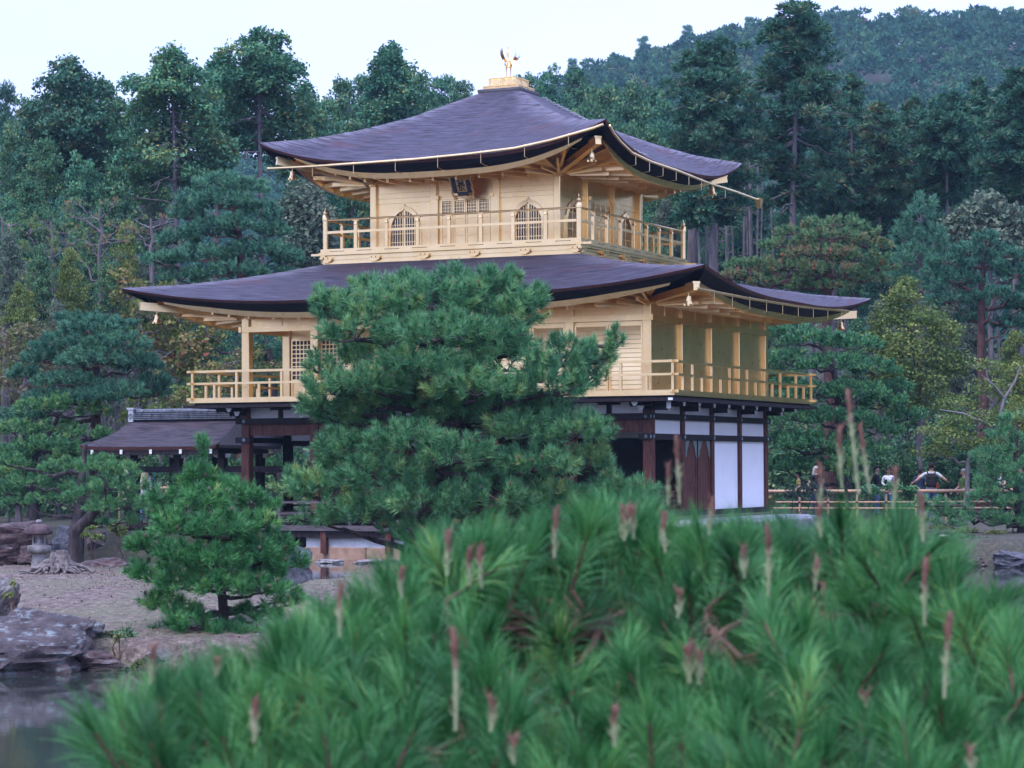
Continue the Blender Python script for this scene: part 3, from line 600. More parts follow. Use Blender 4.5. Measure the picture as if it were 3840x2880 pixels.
# ---- dark beams and white-tipped brackets that carry the second floor
for x0, x1, y0, y1 in ((-Lx-1.28, 1.10, -1.14, -1.0), (-Lx-1.28, 1.10, Wy+1.0, Wy+1.14), (1.0, 1.14, -1.28, Wy+1.30), (-Lx-1.14, -Lx-1.0, -.99, Wy+.99)):
    lo = 3.79 if x1-x0 > 2 else 3.788; m = MB(); m.box(x0, x1, y0, y1, lo, 3.868); bo = part('edge_beam', m, 'timber_dark', PAV)
    if x1-x0 > 2:
        for xe, s in ((x0, -1), (x1, 1)): m = MB(); m.box(min(xe, xe+s*.012), max(xe, xe+s*.012), y0+.01, y1-.01, lo+.012, 3.86); part('white_end', m, 'white_paint', bo)
    else:
        for ye, s in ((y0, -1), (y1, 1)): m = MB(); m.box(x0+.01, x1-.01, min(ye, ye+s*.012), max(ye, ye+s*.012), lo+.012, 3.86); part('white_end', m, 'white_paint', bo)
def brk(k, u, base):
    """stepped bracket arm; k = 0 front, 1 side; base = wall plane"""
    tf = (lambda p: (p[0], -p[1], p[2])) if k == 0 else ((lambda p: (p[1], p[0], p[2])) if k == 1 else (lambda p: (-Lx-p[1], p[0], p[2])))
    m = MB(); m.tf = tf
    m.prism([(u-.055, 3.60), (u+.055, 3.60), (u+.055, 3.70), (u-.055, 3.70)], 0, .52); m.prism([(u-.055, 3.70), (u+.055, 3.70), (u+.055, 3.79), (u-.055, 3.79)], 0, .92)
    m.box(u-.30, u+.30, .40, .50, 3.685, 3.72); 
    for q in (-.25, .25): m.box(u+q-.06, u+q+.06, .38, .52, 3.72, 3.788)
    o = part('bracket', m, 'timber_dark', PAV)
    for e, z0, z1 in ((.521, 3.585, 3.70), (.921, 3.69, 3.785)):
        m = MB(); m.tf = tf; m.prism([(u-.055, z0+.03), (u-.035, z0), (u+.035, z0), (u+.055, z0+.03), (u+.085, z1-.02), (u+.085, z1), (u-.085, z1), (u-.085, z1-.02)], e, e+.014); part('white_end', m, 'white_paint', o)
for y in BAYY: brk(1, y, 0)
for y in (1.06, 3.18, 5.30, 7.42):
    m = MB(); m.box(0, .92, y-.05, y+.05, 3.70, 3.788); o = part('joist', m, 'timber_dark', PAV)
    m = MB(); m.tf = lambda p: (p[1], p[0], p[2]); m.prism([(y-.05, 3.72), (y-.03, 3.69), (y+.03, 3.69), (y+.05, 3.72), (y+.08, 3.765), (y+.08, 3.785), (y-.08, 3.785), (y-.08, 3.765)], .921, .935); part('white_end', m, 'white_paint', o)
for x in BAYX: brk(0, x, 0)
for y in (0, 2.12, 4.24, 6.36, 8.48): brk(3, y, 0)
m = MB(); m.bar((0, 0, 3.70), (.85, -.85, 3.70), .11, .17); o = part('corner_arm', m, 'timber_dark', PAV)
m = MB(); m.bar((.85, -.85, 3.70), (.862, -.862, 3.70), .11, .17); part('white_end', m, 'white_paint', o)
# ---- first floor frame
for x in BAYX: column2(x, 0, .66, 3.86, .12, 'timber_brown')
for y in BAYY[1:]: column2(0, y, .98, 3.86, .10, 'timber_brown'); column2(-Lx, y, .66, 3.86, .11, 'timber_brown')
for x in BAYX[3:]: column2(x, yr, .66, 3.86, .11, 'timber_brown')
def fitting(p, nrm, parent):
    m = MB(); c = np.array(p); a = np.array((1, 0, 0)) if nrm == 'y' else np.array((0, 1, 0)); n_ = np.array((0, -1, 0)) if nrm == 'y' else np.array((1, 0, 0)); b = np.array((0, 0, 1)); vs_ = []
    for i in range(16): r = .062 if i % 2 == 0 else .040; t_ = i*math.pi/8; vs_.append(c+r*(a*math.cos(t_)+b*math.sin(t_)))
    vs_.append(c+n_*.02); m.add(vs_, [(i, (i+1) % 16, 16) for i in range(16)]); part('metal_rosette', m, 'fitting', parent)
for zc, h, nm in ((3.45, .15, 'upper'), (2.955, .145, 'lower')):
    m = MB(); m.box(.075, .135, -.30, Wy+.20, zc-h/2, zc+h/2); o = part('tie_beam', m, 'timber_dark', PAV)
    for y in BAYY: fitting((.137, y, zc), 'x', o)
    fitting((.137, -.22, zc), 'x', o)
    if nm == 'upper':
        m = MB(); m.box(-Lx-.25, .074, -.19, -.125, zc-h/2, zc+h/2)
    else:
        m = MB(); m.box(-.20, .074, -.19, -.125, zc-h/2, zc+h/2); m2 = MB(); m2.box(-Lx-.25, -Lx+.2, -.19, -.125, zc-h/2, zc+h/2); o2 = part('tie_beam', m2, 'timber_dark', PAV); fitting((-Lx, -.192, zc), 'y', o2)
        m3 = MB(); m3.box(-Lx-.19, -Lx-.125, -.125, Wy, zc-h/2, zc+h/2); part('tie_beam', m3, 'timber_dark', PAV)
    o = part('tie_beam', m, 'timber_dark', PAV); fitting((0, -.192, zc), 'y', o)
    if nm == 'upper': fitting((-Lx, -.192, zc), 'y', o)
for i in range(4):
    y0, y1 = BAYY[i]+.10, BAYY[i+1]-.10
    m = MB(); m.box(-.02, .03, y0, y1, 3.03, 3.375); part('plaster_panel', m, 'plaster', PAV)
    m = MB(); m.box(-.02, .028, y0, y1, 3.525, 3.72); part('plaster_panel', m, 'plaster', PAV)
    if i >= 2: m = MB(); m.box(-.02, .03, y0, y1, 1.10, 2.88); part('plaster_panel', m, 'plaster', PAV)
m = MB(); m.box(-.10, .12, .10, Wy+.10, .96, 1.098); part('sill_beam', m, 'timber_dark', PAV)
# second bay: pair of folding doors with metal corners; first bay open above a low grille
for a0, a1 in ((2.30, 3.10), (3.20, 4.06)):
    m = MB(); m.box(.0, .05, a0, a1, 1.10, 2.88); m.box(.05, .065, a0, a0+.06, 1.10, 2.88); m.box(.05, .065, a1-.06, a1, 1.10, 2.88); m.box(.05, .064, a0+.06, a1-.06, 1.7, 1.78); m.box(.05, .064, a0+.06, a1-.06, 2.82, 2.88); o = part('door_leaf', m, 'timber_brown', PAV)
    c_ = (a0+a1)/2; hw = (a1-a0)/2
    for s in (-1, 1):
        pts = [(c_+s*hw*x, z) for x, z in ((1, 2.875), (.25, 2.875), (.42, 2.80), (.55, 2.70), (.72, 2.62), (.80, 2.50), (1, 2.42))]; m = MB(); m.add([(.0665, y, z) for y, z in pts]+[(.072, y, z) for y, z in pts], [tuple(range(7, 14))]+[(j, j+1, j+8, j+7) for j in range(6)]); part('metal_corner', m, 'fitting', o)
m = MB()
for j in range(9): y = .12+1.88*j/8; m.box(.0, .04, y-.025, y+.025, 1.10, 1.62)
for j in range(5): z = 1.12+.48*j/4; m.box(.005, .035, .1, 2.02, z-.02, z+.02)
gr = part('low_grille', m, 'timber_brown', PAV)
m = MB(); m.box(-.02, .0, .1, 2.02, 1.1, 1.62); part('grille_board', m, 'timber_dark', gr)
# dark interior: floor, back and side walls, ceiling, a round post inside
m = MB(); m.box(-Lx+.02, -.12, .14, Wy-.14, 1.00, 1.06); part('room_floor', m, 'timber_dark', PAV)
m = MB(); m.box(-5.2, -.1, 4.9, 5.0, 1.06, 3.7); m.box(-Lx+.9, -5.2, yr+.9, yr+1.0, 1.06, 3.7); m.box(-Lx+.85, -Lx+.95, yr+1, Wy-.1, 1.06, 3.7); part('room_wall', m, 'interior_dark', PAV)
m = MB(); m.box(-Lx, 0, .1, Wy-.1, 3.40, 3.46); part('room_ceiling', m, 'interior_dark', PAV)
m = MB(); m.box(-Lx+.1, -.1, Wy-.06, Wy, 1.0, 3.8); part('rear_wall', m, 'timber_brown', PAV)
# front boards between the two beams, plaster strip over the upper beam
for i in range(len(BAYX)-1):
    x1, x0 = BAYX[i]-.12, BAYX[i+1]+.12
    m = MB(); m.box(x0, x1, -.06, -.01, 3.07, 3.375); part('transom_board', m, 'timber_brown', PAV)
    m = MB(); m.box(x0, x1, -.03, .02, 3.53, 3.80); part('plaster_panel', m, 'plaster', PAV)
    m = MB(); m.box((x0+x1)/2-.07, (x0+x1)/2+.07, -.05, -.032, 3.53, 3.80); m.box((x0+x1)/2-.30, (x0+x1)/2+.30, -.06, -.034, 3.74, 3.80); part('strut', m, 'timber_dark', PAV)
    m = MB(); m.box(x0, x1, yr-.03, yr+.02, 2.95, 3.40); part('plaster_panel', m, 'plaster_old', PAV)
for b in range(3, 5):                                        # board doors of the recessed front
    x1, x0 = BAYX[b]-.11, BAYX[b+1]+.11; m = MB(); m.box(x0, x1, yr-.02, yr+.02, 1.0, 2.9); part('board_door', m, 'timber_brown', PAV)
# ---- veranda in front of the first floor
m = MB(); m.box(-Lx-1.1, 1.15, -1.35, .15, .62, .69); vd = part('veranda', m, 'timber_grey', PAV)
m = MB(); m.box(-Lx-1.0, 1.05, -1.28, -1.18, .45, .615); part('veranda_beam', m, 'timber_dark', vd)
for i in range(8): x = -Lx-.7+13.0*i/7; m = MB(); m.chbox(x-.08, x+.08, -1.30, -1.14, -.15 if i < 2 else .05, .60, .01); part('veranda_post', m, 'timber_brown', vd)
m = MB(); m.box(-Lx-.05, -.9, .1, .16, .69, 1.0); m.box(-Lx+.1, -.5, -.02, .1, .80, .86); part('riser_board', m, 'timber_dark', vd)
railing(PAV, (-Lx-1.0, -1.28), (-4.2, -1.28), 6, .69, 1.375, 1.06, 'timber_grey', .075, .12)
m = MB(); m.box(1.02, 1.4, -1.1, Wy+.9, .78, .86); m.box(.10, 1.02, -1.1, Wy+.9, .80, .88); part('side_step', m, 'stone_pale', PAV)
# plinth: white plaster over big granite blocks, rubble at the waterline
m = MB(); m.box(-9.0, .9, -1.10, Wy, .20, .46); part('plinth', m, 'plaster_old', PAV)
rng = random.Random(5); x = -9.05; i = 0
while x < .9:
    w = rng.uniform(1.3, 2.1); m = MB(); m.chbox(x+.008, x+w-.008, -1.16+rng.uniform(-.01,.01), -.6, -.14, .20, .025); part('granite_block', m, 'granite_orange', PAV); x += w
for y0 in np.arange(-.5, Wy, 1.7): m = MB(); m.chbox(.6, 1.5, y0, y0+1.68, -.2, .80, .03); part('granite_block', m, 'stone_grey', PAV)

# ---- name plaque hung over the front doors
pc = np.array((BX+.13, BY-S3-.50, 9.60)); tilt = R_(26); PK = .86
PL = thing('name_plaque', 'dark framed gold plaque with black characters leaning out above the doors', 'sign', tuple(pc))
def pt(p): # local x right, y up the board, z out
    p = (p[0]*PK*1.05, p[1]*PK*.92, p[2]*PK)
    return (pc[0]+p[0], pc[1]-p[2]*math.cos(tilt)+p[1]*-math.sin(tilt), pc[2]+p[1]*math.cos(tilt)-p[2]*math.sin(tilt))
m = MB(); m.tf = pt; m.box(-.165, .165, -.33, .30, 0, .03); part('board', m, 'gold', PL)
m = MB(); m.tf = pt
for x0, x1, y0, y1 in ((-.29, -.165, -.36, .33), (.165, .29, -.36, .33), (-.165, .165, .30, .33), (-.165, .165, -.36-.10, -.33)): m.box(x0, x1, y0, y1, .0, .05)
part('dark_border', m, 'ridge_wood', PL)
m = MB(); m.tf = pt
def wavy(p0, p1, n, amp, nx):
    p0 = np.array(p0, float); p1 = np.array(p1, float); return [p0+(p1-p0)*i/n+np.array(nx)*amp*(.5-.5*math.cos(i/n*2*math.pi*nwave)) for i in range(n+1)]
for (p0, p1, nwave, nx) in (((-.31, -.48, .03), (-.31, .35, .03), 3, (-1, 0, 0)), ((.31, -.48, .03), (.31, .35, .03), 3, (1, 0, 0)), ((-.32, .35, .03), (.32, .35, .03), 2, (0, 1, 0)), ((-.32, -.48, .03), (.32, -.48, .03), 3, (0, -1, 0))): m.tube(wavy(p0, p1, 24, .035, nx), .026, 6)
for sx in (-.26, .26): m.box(sx-.05, sx+.05, -.58, -.46, -.02, .05)
part('carved_frame', m, 'gold', PL)
m = MB(); m.tf = pt; m.box(-.2, .2, .30, .36, -.45, 0); part('hanger', m, 'gold', PL)
txt = bpy.data.curves.new('characters', 'FONT'); txt.body = '究\n竟\n頂'; txt.align_x = 'CENTER'; txt.size = .215; txt.space_line = .88; txt.extrude = .004; txt.offset = .004
to = bpy.data.objects.new('characters', txt); COL.objects.link(to); dg = bpy.context.evaluated_depsgraph_get(); tme = bpy.data.meshes.new_from_object(to.evaluated_get(dg)); bpy.data.objects.remove(to)
co = np.empty(len(tme.vertices)*3, np.float32); tme.vertices.foreach_get('co', co); co = co.reshape(-1, 3)
if len(co):
    cmid = (co.max(0)+co.min(0))/2; co = co-cmid; co *= np.array((.24/max(.01, np.ptp(co[:,0])), .56/max(.01, np.ptp(co[:,1])), 1)); co = np.array([pt((p[0], p[1]-.015, .036+p[2])) for p in co], np.float32)
    tme.vertices.foreach_set('co', co.ravel()); tme.update()
tme.materials.clear(); tme.materials.append(M['cloth_black']); o = link('lettering', tme); o.parent = PL; o.matrix_parent_inverse = WM[PL.name].inverted()

# ---- phoenix on the roof
pz = 12.735; PH = thing('phoenix_statue', 'gilded bronze phoenix with raised wings standing on the roof cap', 'statue', (BX, BY, pz))
def ph(p): a = R_(-52); x, y, z = p; return (BX+x*math.cos(a)-y*math.sin(a), BY+x*math.sin(a)+y*math.cos(a), pz+z)   # bird looks along local -x ... turned to the pond
m = MB(); m.tf = ph; m.lathe([(.15, 0), (.16, .02), (.15, .045), (.125, .05), (.125, .065), (.10, .07)], (0, 0, 0), 18); part('pedestal', m, 'gold', PH)
for s in (-1, 1):
    m = MB(); m.tf = ph; m.tube([(0, s*.06, .07), (0, s*.06, .22), (.012, s*.058, .31), (.02, s*.05, .37)], [.016, .015, .02, .04], 8)
    for t_ in (-.7, 0, .7): m.tube([(0, s*.06, .08), (-.075*math.cos(t_), s*.06+.075*math.sin(t_), .072)], [.012, .006], 5)
    m.tube([(0, s*.06, .08), (.05, s*.06, .072)], [.011, .005], 5); part('leg', m, 'gold', PH, True)
m = MB(); m.tf = ph
m.tube([(.20, 0, .42), (.14, 0, .42), (.06, 0, .42), (-.03, 0, .445), (-.085, 0, .50), (-.10, 0, .56), (-.09, 0, .64), (-.075, 0, .72), (-.085, 0, .78), (-.11, 0, .815), (-.15, 0, .81), (-.185, 0, .795)], [.03, .075, .105, .11, .085, .055, .036, .030, .034, .045, .03, .006], 12); bo = part('body', m, 'gold', PH, True)
m = MB(); m.tf = ph
for i in range(5): t_ = -.5+.32*i; m.tube([(-.09, 0, .84), (-.09+.05*math.sin(t_)+.02, 0, .87+.02*math.cos(t_)), (-.085+.11*math.sin(t_+.3), 0, .905)], [.016, .014, .004], 5)
m.tube([(-.125, 0, .785), (-.13, 0, .755), (-.125, 0, .735)], [.012, .015, .004], 5); m.tube([(-.055, 0, .73), (-.03, 0, .70), (-.035, 0, .67)], [.01, .016, .004], 5); part('crest', m, 'gold', bo)
for s in (-1, 1):
    m = MB(); m.tf = ph
    for i in range(10):
        f = i/9; root = np.array((.02+.10*f, s*.08, .50-.03*f)); L_ = .42-.16*f; ang = R_(74-40*f)
        tip = root+np.array((.06+.10*f, s*math.cos(ang)*L_*.95, math.sin(ang)*L_)); mid = root+(tip-root)*.45+np.array((.02, s*.03, -.035)); wv = np.array((.033, 0, .012))
        a_, b_, c_ = root, mid, tip; m.add([a_-wv*.5, a_+wv*.5, b_+wv, c_, b_-wv], [(0, 1, 2, 4), (4, 2, 3)]); m.add([p+np.array((.0, s*.006, 0)) for p in (a_-wv*.5, a_+wv*.5, b_+wv, c_, b_-wv)], [(4, 2, 1, 0), (3, 2, 4)])
    m.tube([(.0, s*.07, .50), (.05, s*.13, .53), (.09, s*.20, .60)], [.05, .035, .01], 7); part('wing', m, 'gold', PH)
for i in range(9):
    f = (i-4)/4; m = MB(); m.tf = ph; L_ = .34+.06*math.cos(i*2.1); m.tube([(.17, f*.03, .43), (.17+L_*.45, f*.10, .47-.02*abs(f)), (.17+L_*.8, f*.17, .40-.05*abs(f)), (.17+L_, f*.20, .30-.05*abs(f)+.03*(i % 2))], [.018, .022, .017, .005], 5); part('tail_feather', m, 'gold', PH)
# ================================================================== ground, pond, far hill
WL = -0.12
def sstep(x, a, b): t_ = np.clip((x-a)/(b-a), 0, 1); return t_*t_*(3-2*t_)
def wob(s, k=1.0): return .55*np.sin(s*.9*k+1.3)+.35*np.sin(s*2.1*k)+.2*np.sin(s*4.7*k+.6)
def ridge(u): return np.interp(u, [-3000, 0, 1200, 1700, 2050, 2300, 2700, 3000, 3840, 7000], [.096, .104, .113, .125, .137, .148, .159, .165, .167, .168])
def ground_z(s, d):
    s = np.asarray(s, float); d = np.asarray(d, float)
    # low island on the left, held by rocks along its front
    front = 28.75+.35*np.sin(s*.8)+.5*sstep(s, -3.5, 1)+.0*s; back = 50.5-9.0*sstep(s, -6.6, -4.9)+11.0*sstep(s, -3.4, -2.3); right = 2.6
    e = np.minimum(np.minimum(d-front, back-d), (right-s)*1.5)
    isl = -.75+.95*sstep(e, -.5, .25)+.28*sstep(e, .2, 7)+.035*np.sin(s*1.9+d*.7)*sstep(e, .3, 2)
    # far shore: pavilion bank, right bank with the path
    fb = np.where(s < -6, 66.3, np.where(s < 4.2, 66, 59.0-(s-4.2)*.30))+.3*wob(s)
    far = -.8+1.28*sstep(d-fb, -.9, 1.6)+.12*sstep(d, 74, 84)+.10*np.clip(d-92, 0, 60)
    u = 1920+9181*s/np.maximum(d, 1); hr = ridge(u)*600
    far = np.where(d > 150, far+(hr-far)*sstep(d, 150, 600)**1.15, far)
    far = np.where(d > 600, far-(d-600)*.12, far)
    near = -.8+1.55*sstep(7.2-d, -.8, 1.2)
    return np.maximum(np.maximum(isl, far), near)
dl = np.r_[np.arange(-30, 8, 1.5), np.arange(8, 26, 1.), np.arange(26, 54, .3), np.arange(54, 72, .5), np.arange(72, 110, 1.5), np.arange(110, 640, 9), np.arange(640, 1400, 60), 2500, 4500]
sl_ = np.r_[-4500, -2000, -900, -500, np.arange(-330, -60, 10), np.arange(-60, -16, 2.), np.arange(-16, 15, .35), np.arange(15, 60, 2.), np.arange(60, 331, 10), 500, 900, 2000, 4500]
SS, DD = np.meshgrid(sl_, dl); ZZ = ground_z(SS, DD)
ZZ += np.where((DD > 28) & (DD < 52), .018*np.sin(SS*7.1+DD*3)*np.sin(DD*5.3-SS*2), 0)
gx, gy = xy(SS, DD); n_, m_ = SS.shape
idx = np.arange(n_*m_).reshape(n_, m_); q = np.stack([idx[:-1,:-1], idx[:-1,1:], idx[1:,1:], idx[1:,:-1]], -1).reshape(-1, 4)
t = NT('soil'); v = t.coord('Object'); f1 = t.noise(v, .55, 6, .6); f2 = t.noise(v, 9, 8, .7); f3 = t.noise(v, 38, 4, .6)
c = t.ramp(f2, [(.34, (.040, .027, .021)), (.5, (.105, .076, .060)), (.66, (.24, .185, .150))]); c = t.mix(t.ramp(f1, [(.46, (0,0,0)), (.60, (.75,.75,.75))]), c, t.ramp(f2, [(.3, (.055, .06, .03)), (.7, (.15, .145, .075))]))
c = t.mix(t.ramp(f3, [(.60, (0,0,0)), (.68, (.6,.6,.6))]), c, (.42, .33, .27)); fl = t.node('ShaderNodeAttribute', attribute_name='tint'); c = t.mix(fl.outputs['Fac'], c, t.ramp(f2, [(.3, (.014, .018, .010)), (.55, (.032, .036, .018)), (.75, (.07, .055, .034))])); t.col(c); t.set(Roughness=.95); t.bump(f2, .7, .06)
g = link('ground', np_mesh('ground', np.stack([gx.ravel(), gy.ravel(), ZZ.ravel()], -1), q, 'soil', tint=np.maximum(.9*sstep(DD, 60, 69)*(1-.3*sstep(SS, 4, 6)*(1-sstep(DD, 76, 82))), .75*sstep(SS, 3.5, 5.5)).ravel(), smooth=True)); g['kind'] = 'structure'
t = NT('pond_water'); v = t.coord('Object', (1, 1, 1)); v2 = t.coord('Object', (.55, 1.3, 1))
t.col((.030, .034, .030)); t.set(Roughness=.035); t.p.inputs['IOR'].default_value = 1.33; t.p.inputs['Specular IOR Level'].default_value = .5
nf = t.noise(v2, 3.2, 4, .6); t.bump(nf, .022, .05)
w = MB(); c4 = [(*xy(-70, 3.5), WL), (*xy(70, 3.5), WL), (*xy(70, 90), WL), (*xy(-70, 90), WL)]; w.add(c4, [(0,1,2,3)]); wo_ = link('pond_water', w.mesh('pond_water', 'pond_water')); wo_['kind'] = 'structure'
def gz(s, d): return float(ground_z(s, d))
def ground_at(u, d):
    """ground point under photo column u at depth d"""
    s = (u-1920)/FPX*d; z = gz(s, d); x_, y_ = xy(s, d); return np.array((x_, y_, z))

# ------------------------------------------------------------------ rocks
def ico(n):
    import bmesh
    bm = bmesh.new(); bmesh.ops.create_icosphere(bm, subdivisions=n, radius=1); vs_ = np.array([v.co for v in bm.verts]); fs = np.array([[v.index for v in f.verts] for f in bm.faces]); bm.free(); return vs_, fs
ICO = ico(5); ICO3 = ico(3)
def vnoise(p, seed, f):
    r = np.random.default_rng(seed); out = np.zeros(len(p))
    for k in range(7):
        w_ = r.normal(size=(3, 3))*f*(1.55**k); ph_ = r.random(3)*6.28; out += (np.sin(p@w_[0]+ph_[0])*np.sin(p@w_[1]+ph_[1])+.5*np.sin(p@w_[2]+ph_[2]))*.62**k
    return out
def rock(center, size, seed, mat, label, name='shore_rock', group=None, flat=.35, rot=0.):
    v, f = ICO; r = np.random.default_rng(seed); p = v*(.42+.58*.78/np.abs(v).max(1))[:, None]   # blocky, not round
    for _ in range(11):                                     # cut facets so that it reads as broken stone
        n = r.normal(size=3); n /= np.linalg.norm(n); h = r.uniform(.50, .86); dd = p@n; p -= np.outer(np.clip(dd-h, 0, None)*.88, n)
    q3 = p*np.array((1, 1, 1.6)); p *= (1+.11*vnoise(v, seed, 1.3)-.075*np.abs(vnoise(q3, seed+1, 2.6))+.035*vnoise(q3, seed+2, 7.))[:, None]
    p[:, :2] *= (1+.20*np.clip(-p[:, 2], 0, 1))[:, None]                 # broad foot, no undercut
    p *= np.array(size)
    ca, sa = math.cos(rot), math.sin(rot); x_ = p[:, 0]*ca-p[:, 1]*sa; y_ = p[:, 0]*sa+p[:, 1]*ca
    P = CAM*0+np.outer(x_, _rt)+np.outer(y_, _fw)+np.outer(p[:, 2], _up)
    me = np_mesh(name, P, f, mat, smooth=True); me.set_sharp_from_angle(angle=R_(38)) if hasattr(me, 'set_sharp_from_angle') else None
    return single(name, me, label, 'rock', group, loc=tuple(center))
def rock_px(u, vtop, vbot, hw, d, seed, mat, label, depth=None, name='shore_rock', rot=0., sink=.25):
    s = (u-1920)/FPX*d; top = at(u, vtop, d)[2]; bot = at(u, vbot, d)[2]; h = top-bot; x_, y_ = xy(s, d); k = d/FPX
    return rock((x_, y_, bot+h*(.5-sink/2)), (hw*k*1.12, (depth or hw*k*.8)*1.1, h*(.5+sink/2)*1.12), seed, mat, label, name, rot=rot)
rock_px(105, 2238, 2514, 345, 29.3, 11, 'rock_green', 'huge layered boulder with pale lichen at the island edge', depth=1.1)
rock_px(10, 2160, 2300, 75, 31.2, 12, 'rock_pale', 'white-flecked pointed rock behind the huge layered boulder', depth=.4)
rock_px(625, 2415, 2520, 105, 29.0, 13, 'rock_pale', 'grey flat-topped rock at the waterline below the young pine')
rock_px(770, 2455, 2525, 70, 29.0, 14, 'rock_brown', 'small reddish stone beside the grey flat-topped rock')
rock_px(985, 2370, 2530, 95, 29.6, 15, 'rock_pale', 'upright mottled white rock right of the young pine')
rock_px(370, 2420, 2515, 130, 28.9, 16, 'rock_brown', 'dark brown rock wedged under the shrub by the water')
rock_px(70, 1960, 2110, 150, 44.5, 17, 'rock_brown', 'rugged brown rock outcrop next to the stone lantern', depth=.9)
rock_px(105, 2035, 2112, 36, 43.0, 18, 'rock_brown', 'rust red upright stone at the foot of the lantern')
rock_px(232, 1965, 2040, 30, 55, 19, 'rock_blue', 'pointed dark rock with white streaks behind the bent pine')
rock_px(250, 2010, 2085, 55, 53.5, 20, 'rock_blue', 'slate coloured boulder behind the bent pine trunk')
rock_px(362, 1990, 2055, 38, 66, 21, 'rock_green', 'lichened grey rock over the ferns on the far shore')
rock_px(390, 2092, 2140, 95, 49.6, 22, 'rock_brown', 'long low stone slab edging the rear of the island', depth=.35)
rock_px(200, 2092, 2125, 70, 47, 23, 'rock_green', 'green grey stone right behind the lantern')
rock_px(1115, 2030, 2120, 55, 59.2, 24, 'rock_blue', 'blue grey fin-shaped rock standing before the granite plinth', depth=.4)
rock_px(1060, 2085, 2122, 70, 59.3, 25, 'rock_blue', 'low spreading foot of blue grey rock at the plinth', depth=.4)
rock_px(1245, 2095, 2112, 60, 60.2, 26, 'stone_grey', 'flat mossy waterline stone under the granite plinth', depth=.25)
rock_px(1390, 2097, 2114, 75, 59.9, 27, 'stone_grey', 'broad mossy waterline stone under the granite plinth', depth=.25)
rock_px(1560, 2100, 2120, 85, 59.5, 28, 'stone_grey', 'long mossy waterline stone under the granite plinth', depth=.25)
rock_px(3790, 2050, 2135, 95, 56.5, 29, 'rock_blue', 'dark blue grey boulder on the right bank waterline', depth=.7)
rock_px(3640, 2075, 2140, 60, 57.0, 30, 'rock_brown', 'shadowy brown rock left of the dark blue grey boulder')
rock_px(3480, 2085, 2128, 45, 57.6, 33, 'rock_brown', 'small brown stone at the right bank edge near the white stone')
rock_px(3540, 2003, 2024, 46, 60.5, 31, 'stone_pale', 'flat white stone lying on the right bank', depth=.5, name='flat_stone')
rock_px(3330, 1975, 1992, 60, 66, 32, 'stone_pale', 'pale paving stone near the bamboo fence', depth=.5, name='flat_stone')

# ------------------------------------------------------------------ stone lantern
lb = ground_at(148, 42.0); lb[2] -= .02; LN = thing('stone_lantern', 'squat stone lantern with round mushroom cap and ball finial', 'lantern', tuple(lb))
k = 42.0/FPX*.3014; Z = lambda y: (1355-y)*k       # heights read from the picture rows of its close view
def lathe_part(nm, prof, mat, n=26, seed=1):
    m = MB(); m.lathe([(r*k, Z(y)) for r, y in prof], lb, n); v = np.array(m.v); v[:, :2] += .008*np.stack([vnoise(v*4, seed, 1.5), vnoise(v*4, seed+9, 1.5)], -1); m.v = [tuple(x) for x in v]; part(nm, m, mat, LN, True)
lathe_part('shaft', [(95,1355),(96,1300),(85,1200),(84,1150)], 'lantern_stone', seed=3)
lathe_part('table', [(84,1150),(120,1140),(150,1110),(157,1080),(150,1052),(120,1045),(90,1044)], 'lantern_stone', seed=4)
m = MB(); r = 96*k
for i in range(6):
    a0, a1 = i*math.pi/3, (i+1)*math.pi/3; P0 = lb+np.array((r*math.cos(a0), r*math.sin(a0), 0)); P1 = lb+np.array((r*math.cos(a1), r*math.sin(a1), 0))
    for f0, f1, z0, z1 in ((0,1,1046,1020),(0,1,940,905),(0,.22,1020,940),(.78,1,1020,940)):
        A, B = P0+(P1-P0)*f0, P0+(P1-P0)*f1; m.add([(A[0],A[1],lb[2]+Z(z0)),(B[0],B[1],lb[2]+Z(z0)),(B[0],B[1],lb[2]+Z(z1)),(A[0],A[1],lb[2]+Z(z1))], [(0,1,2,3)])
m.lathe([(60*k, Z(1046)), (60*k, Z(905))], lb, 6); part('light_box', m, 'lantern_stone', LN)
lathe_part('cap', [(70,905),(150,912),(170,900),(172,885),(160,850),(130,810),(90,788),(50,778),(30,776)], 'lantern_cap', 32, 5)
lathe_part('finial', [(24,776),(40,765),(42,748),(34,732),(14,726)], 'lantern_stone', 16, 6)
# ------------------------------------------------------------------ weathered stump with spreading roots
sb_ = ground_at(225, 40.3); m = MB(); rr = np.random.default_rng(3)
for i in range(15):
    a = rr.uniform(0, 2*math.pi) if i > 6 else [-.15, .1, 3.0, 3.3, -.6, 3.8, 5][i]; L_ = rr.uniform(.28, .62)*(1.2 if abs(math.sin(a)) < .4 else .7); dx, dy = math.cos(a), math.sin(a); pts = []; rad = []
    for j in range(7):
        f = j/6; px_, py_ = xy(0, 0); o_ = np.array(sb_)+_rt*dx*L_*f+_fw*dy*L_*f*.8+_up*(.30*(1-f)**1.8+.02+.03*math.sin(j*2+i)); o_ += _rt*.05*math.sin(j*1.7+i)*f; pts.append(o_); rad.append(.062*(1-f*.8)*rr.uniform(.8, 1.15))
    m.tube(pts, rad, 8)
for i in range(7): a = i*.9; m.tube([sb_+_rt*.12*math.cos(a)+_fw*.1*math.sin(a), sb_+_rt*.13*math.cos(a)+_fw*.11*math.sin(a)+_up*(.30+.09*math.sin(i*2.3))], [.09, .035], 7)
single('tree_stump', m.mesh('tree_stump', 'driftwood', True), 'bleached dead stump with spreading roots before the lantern', 'stump')

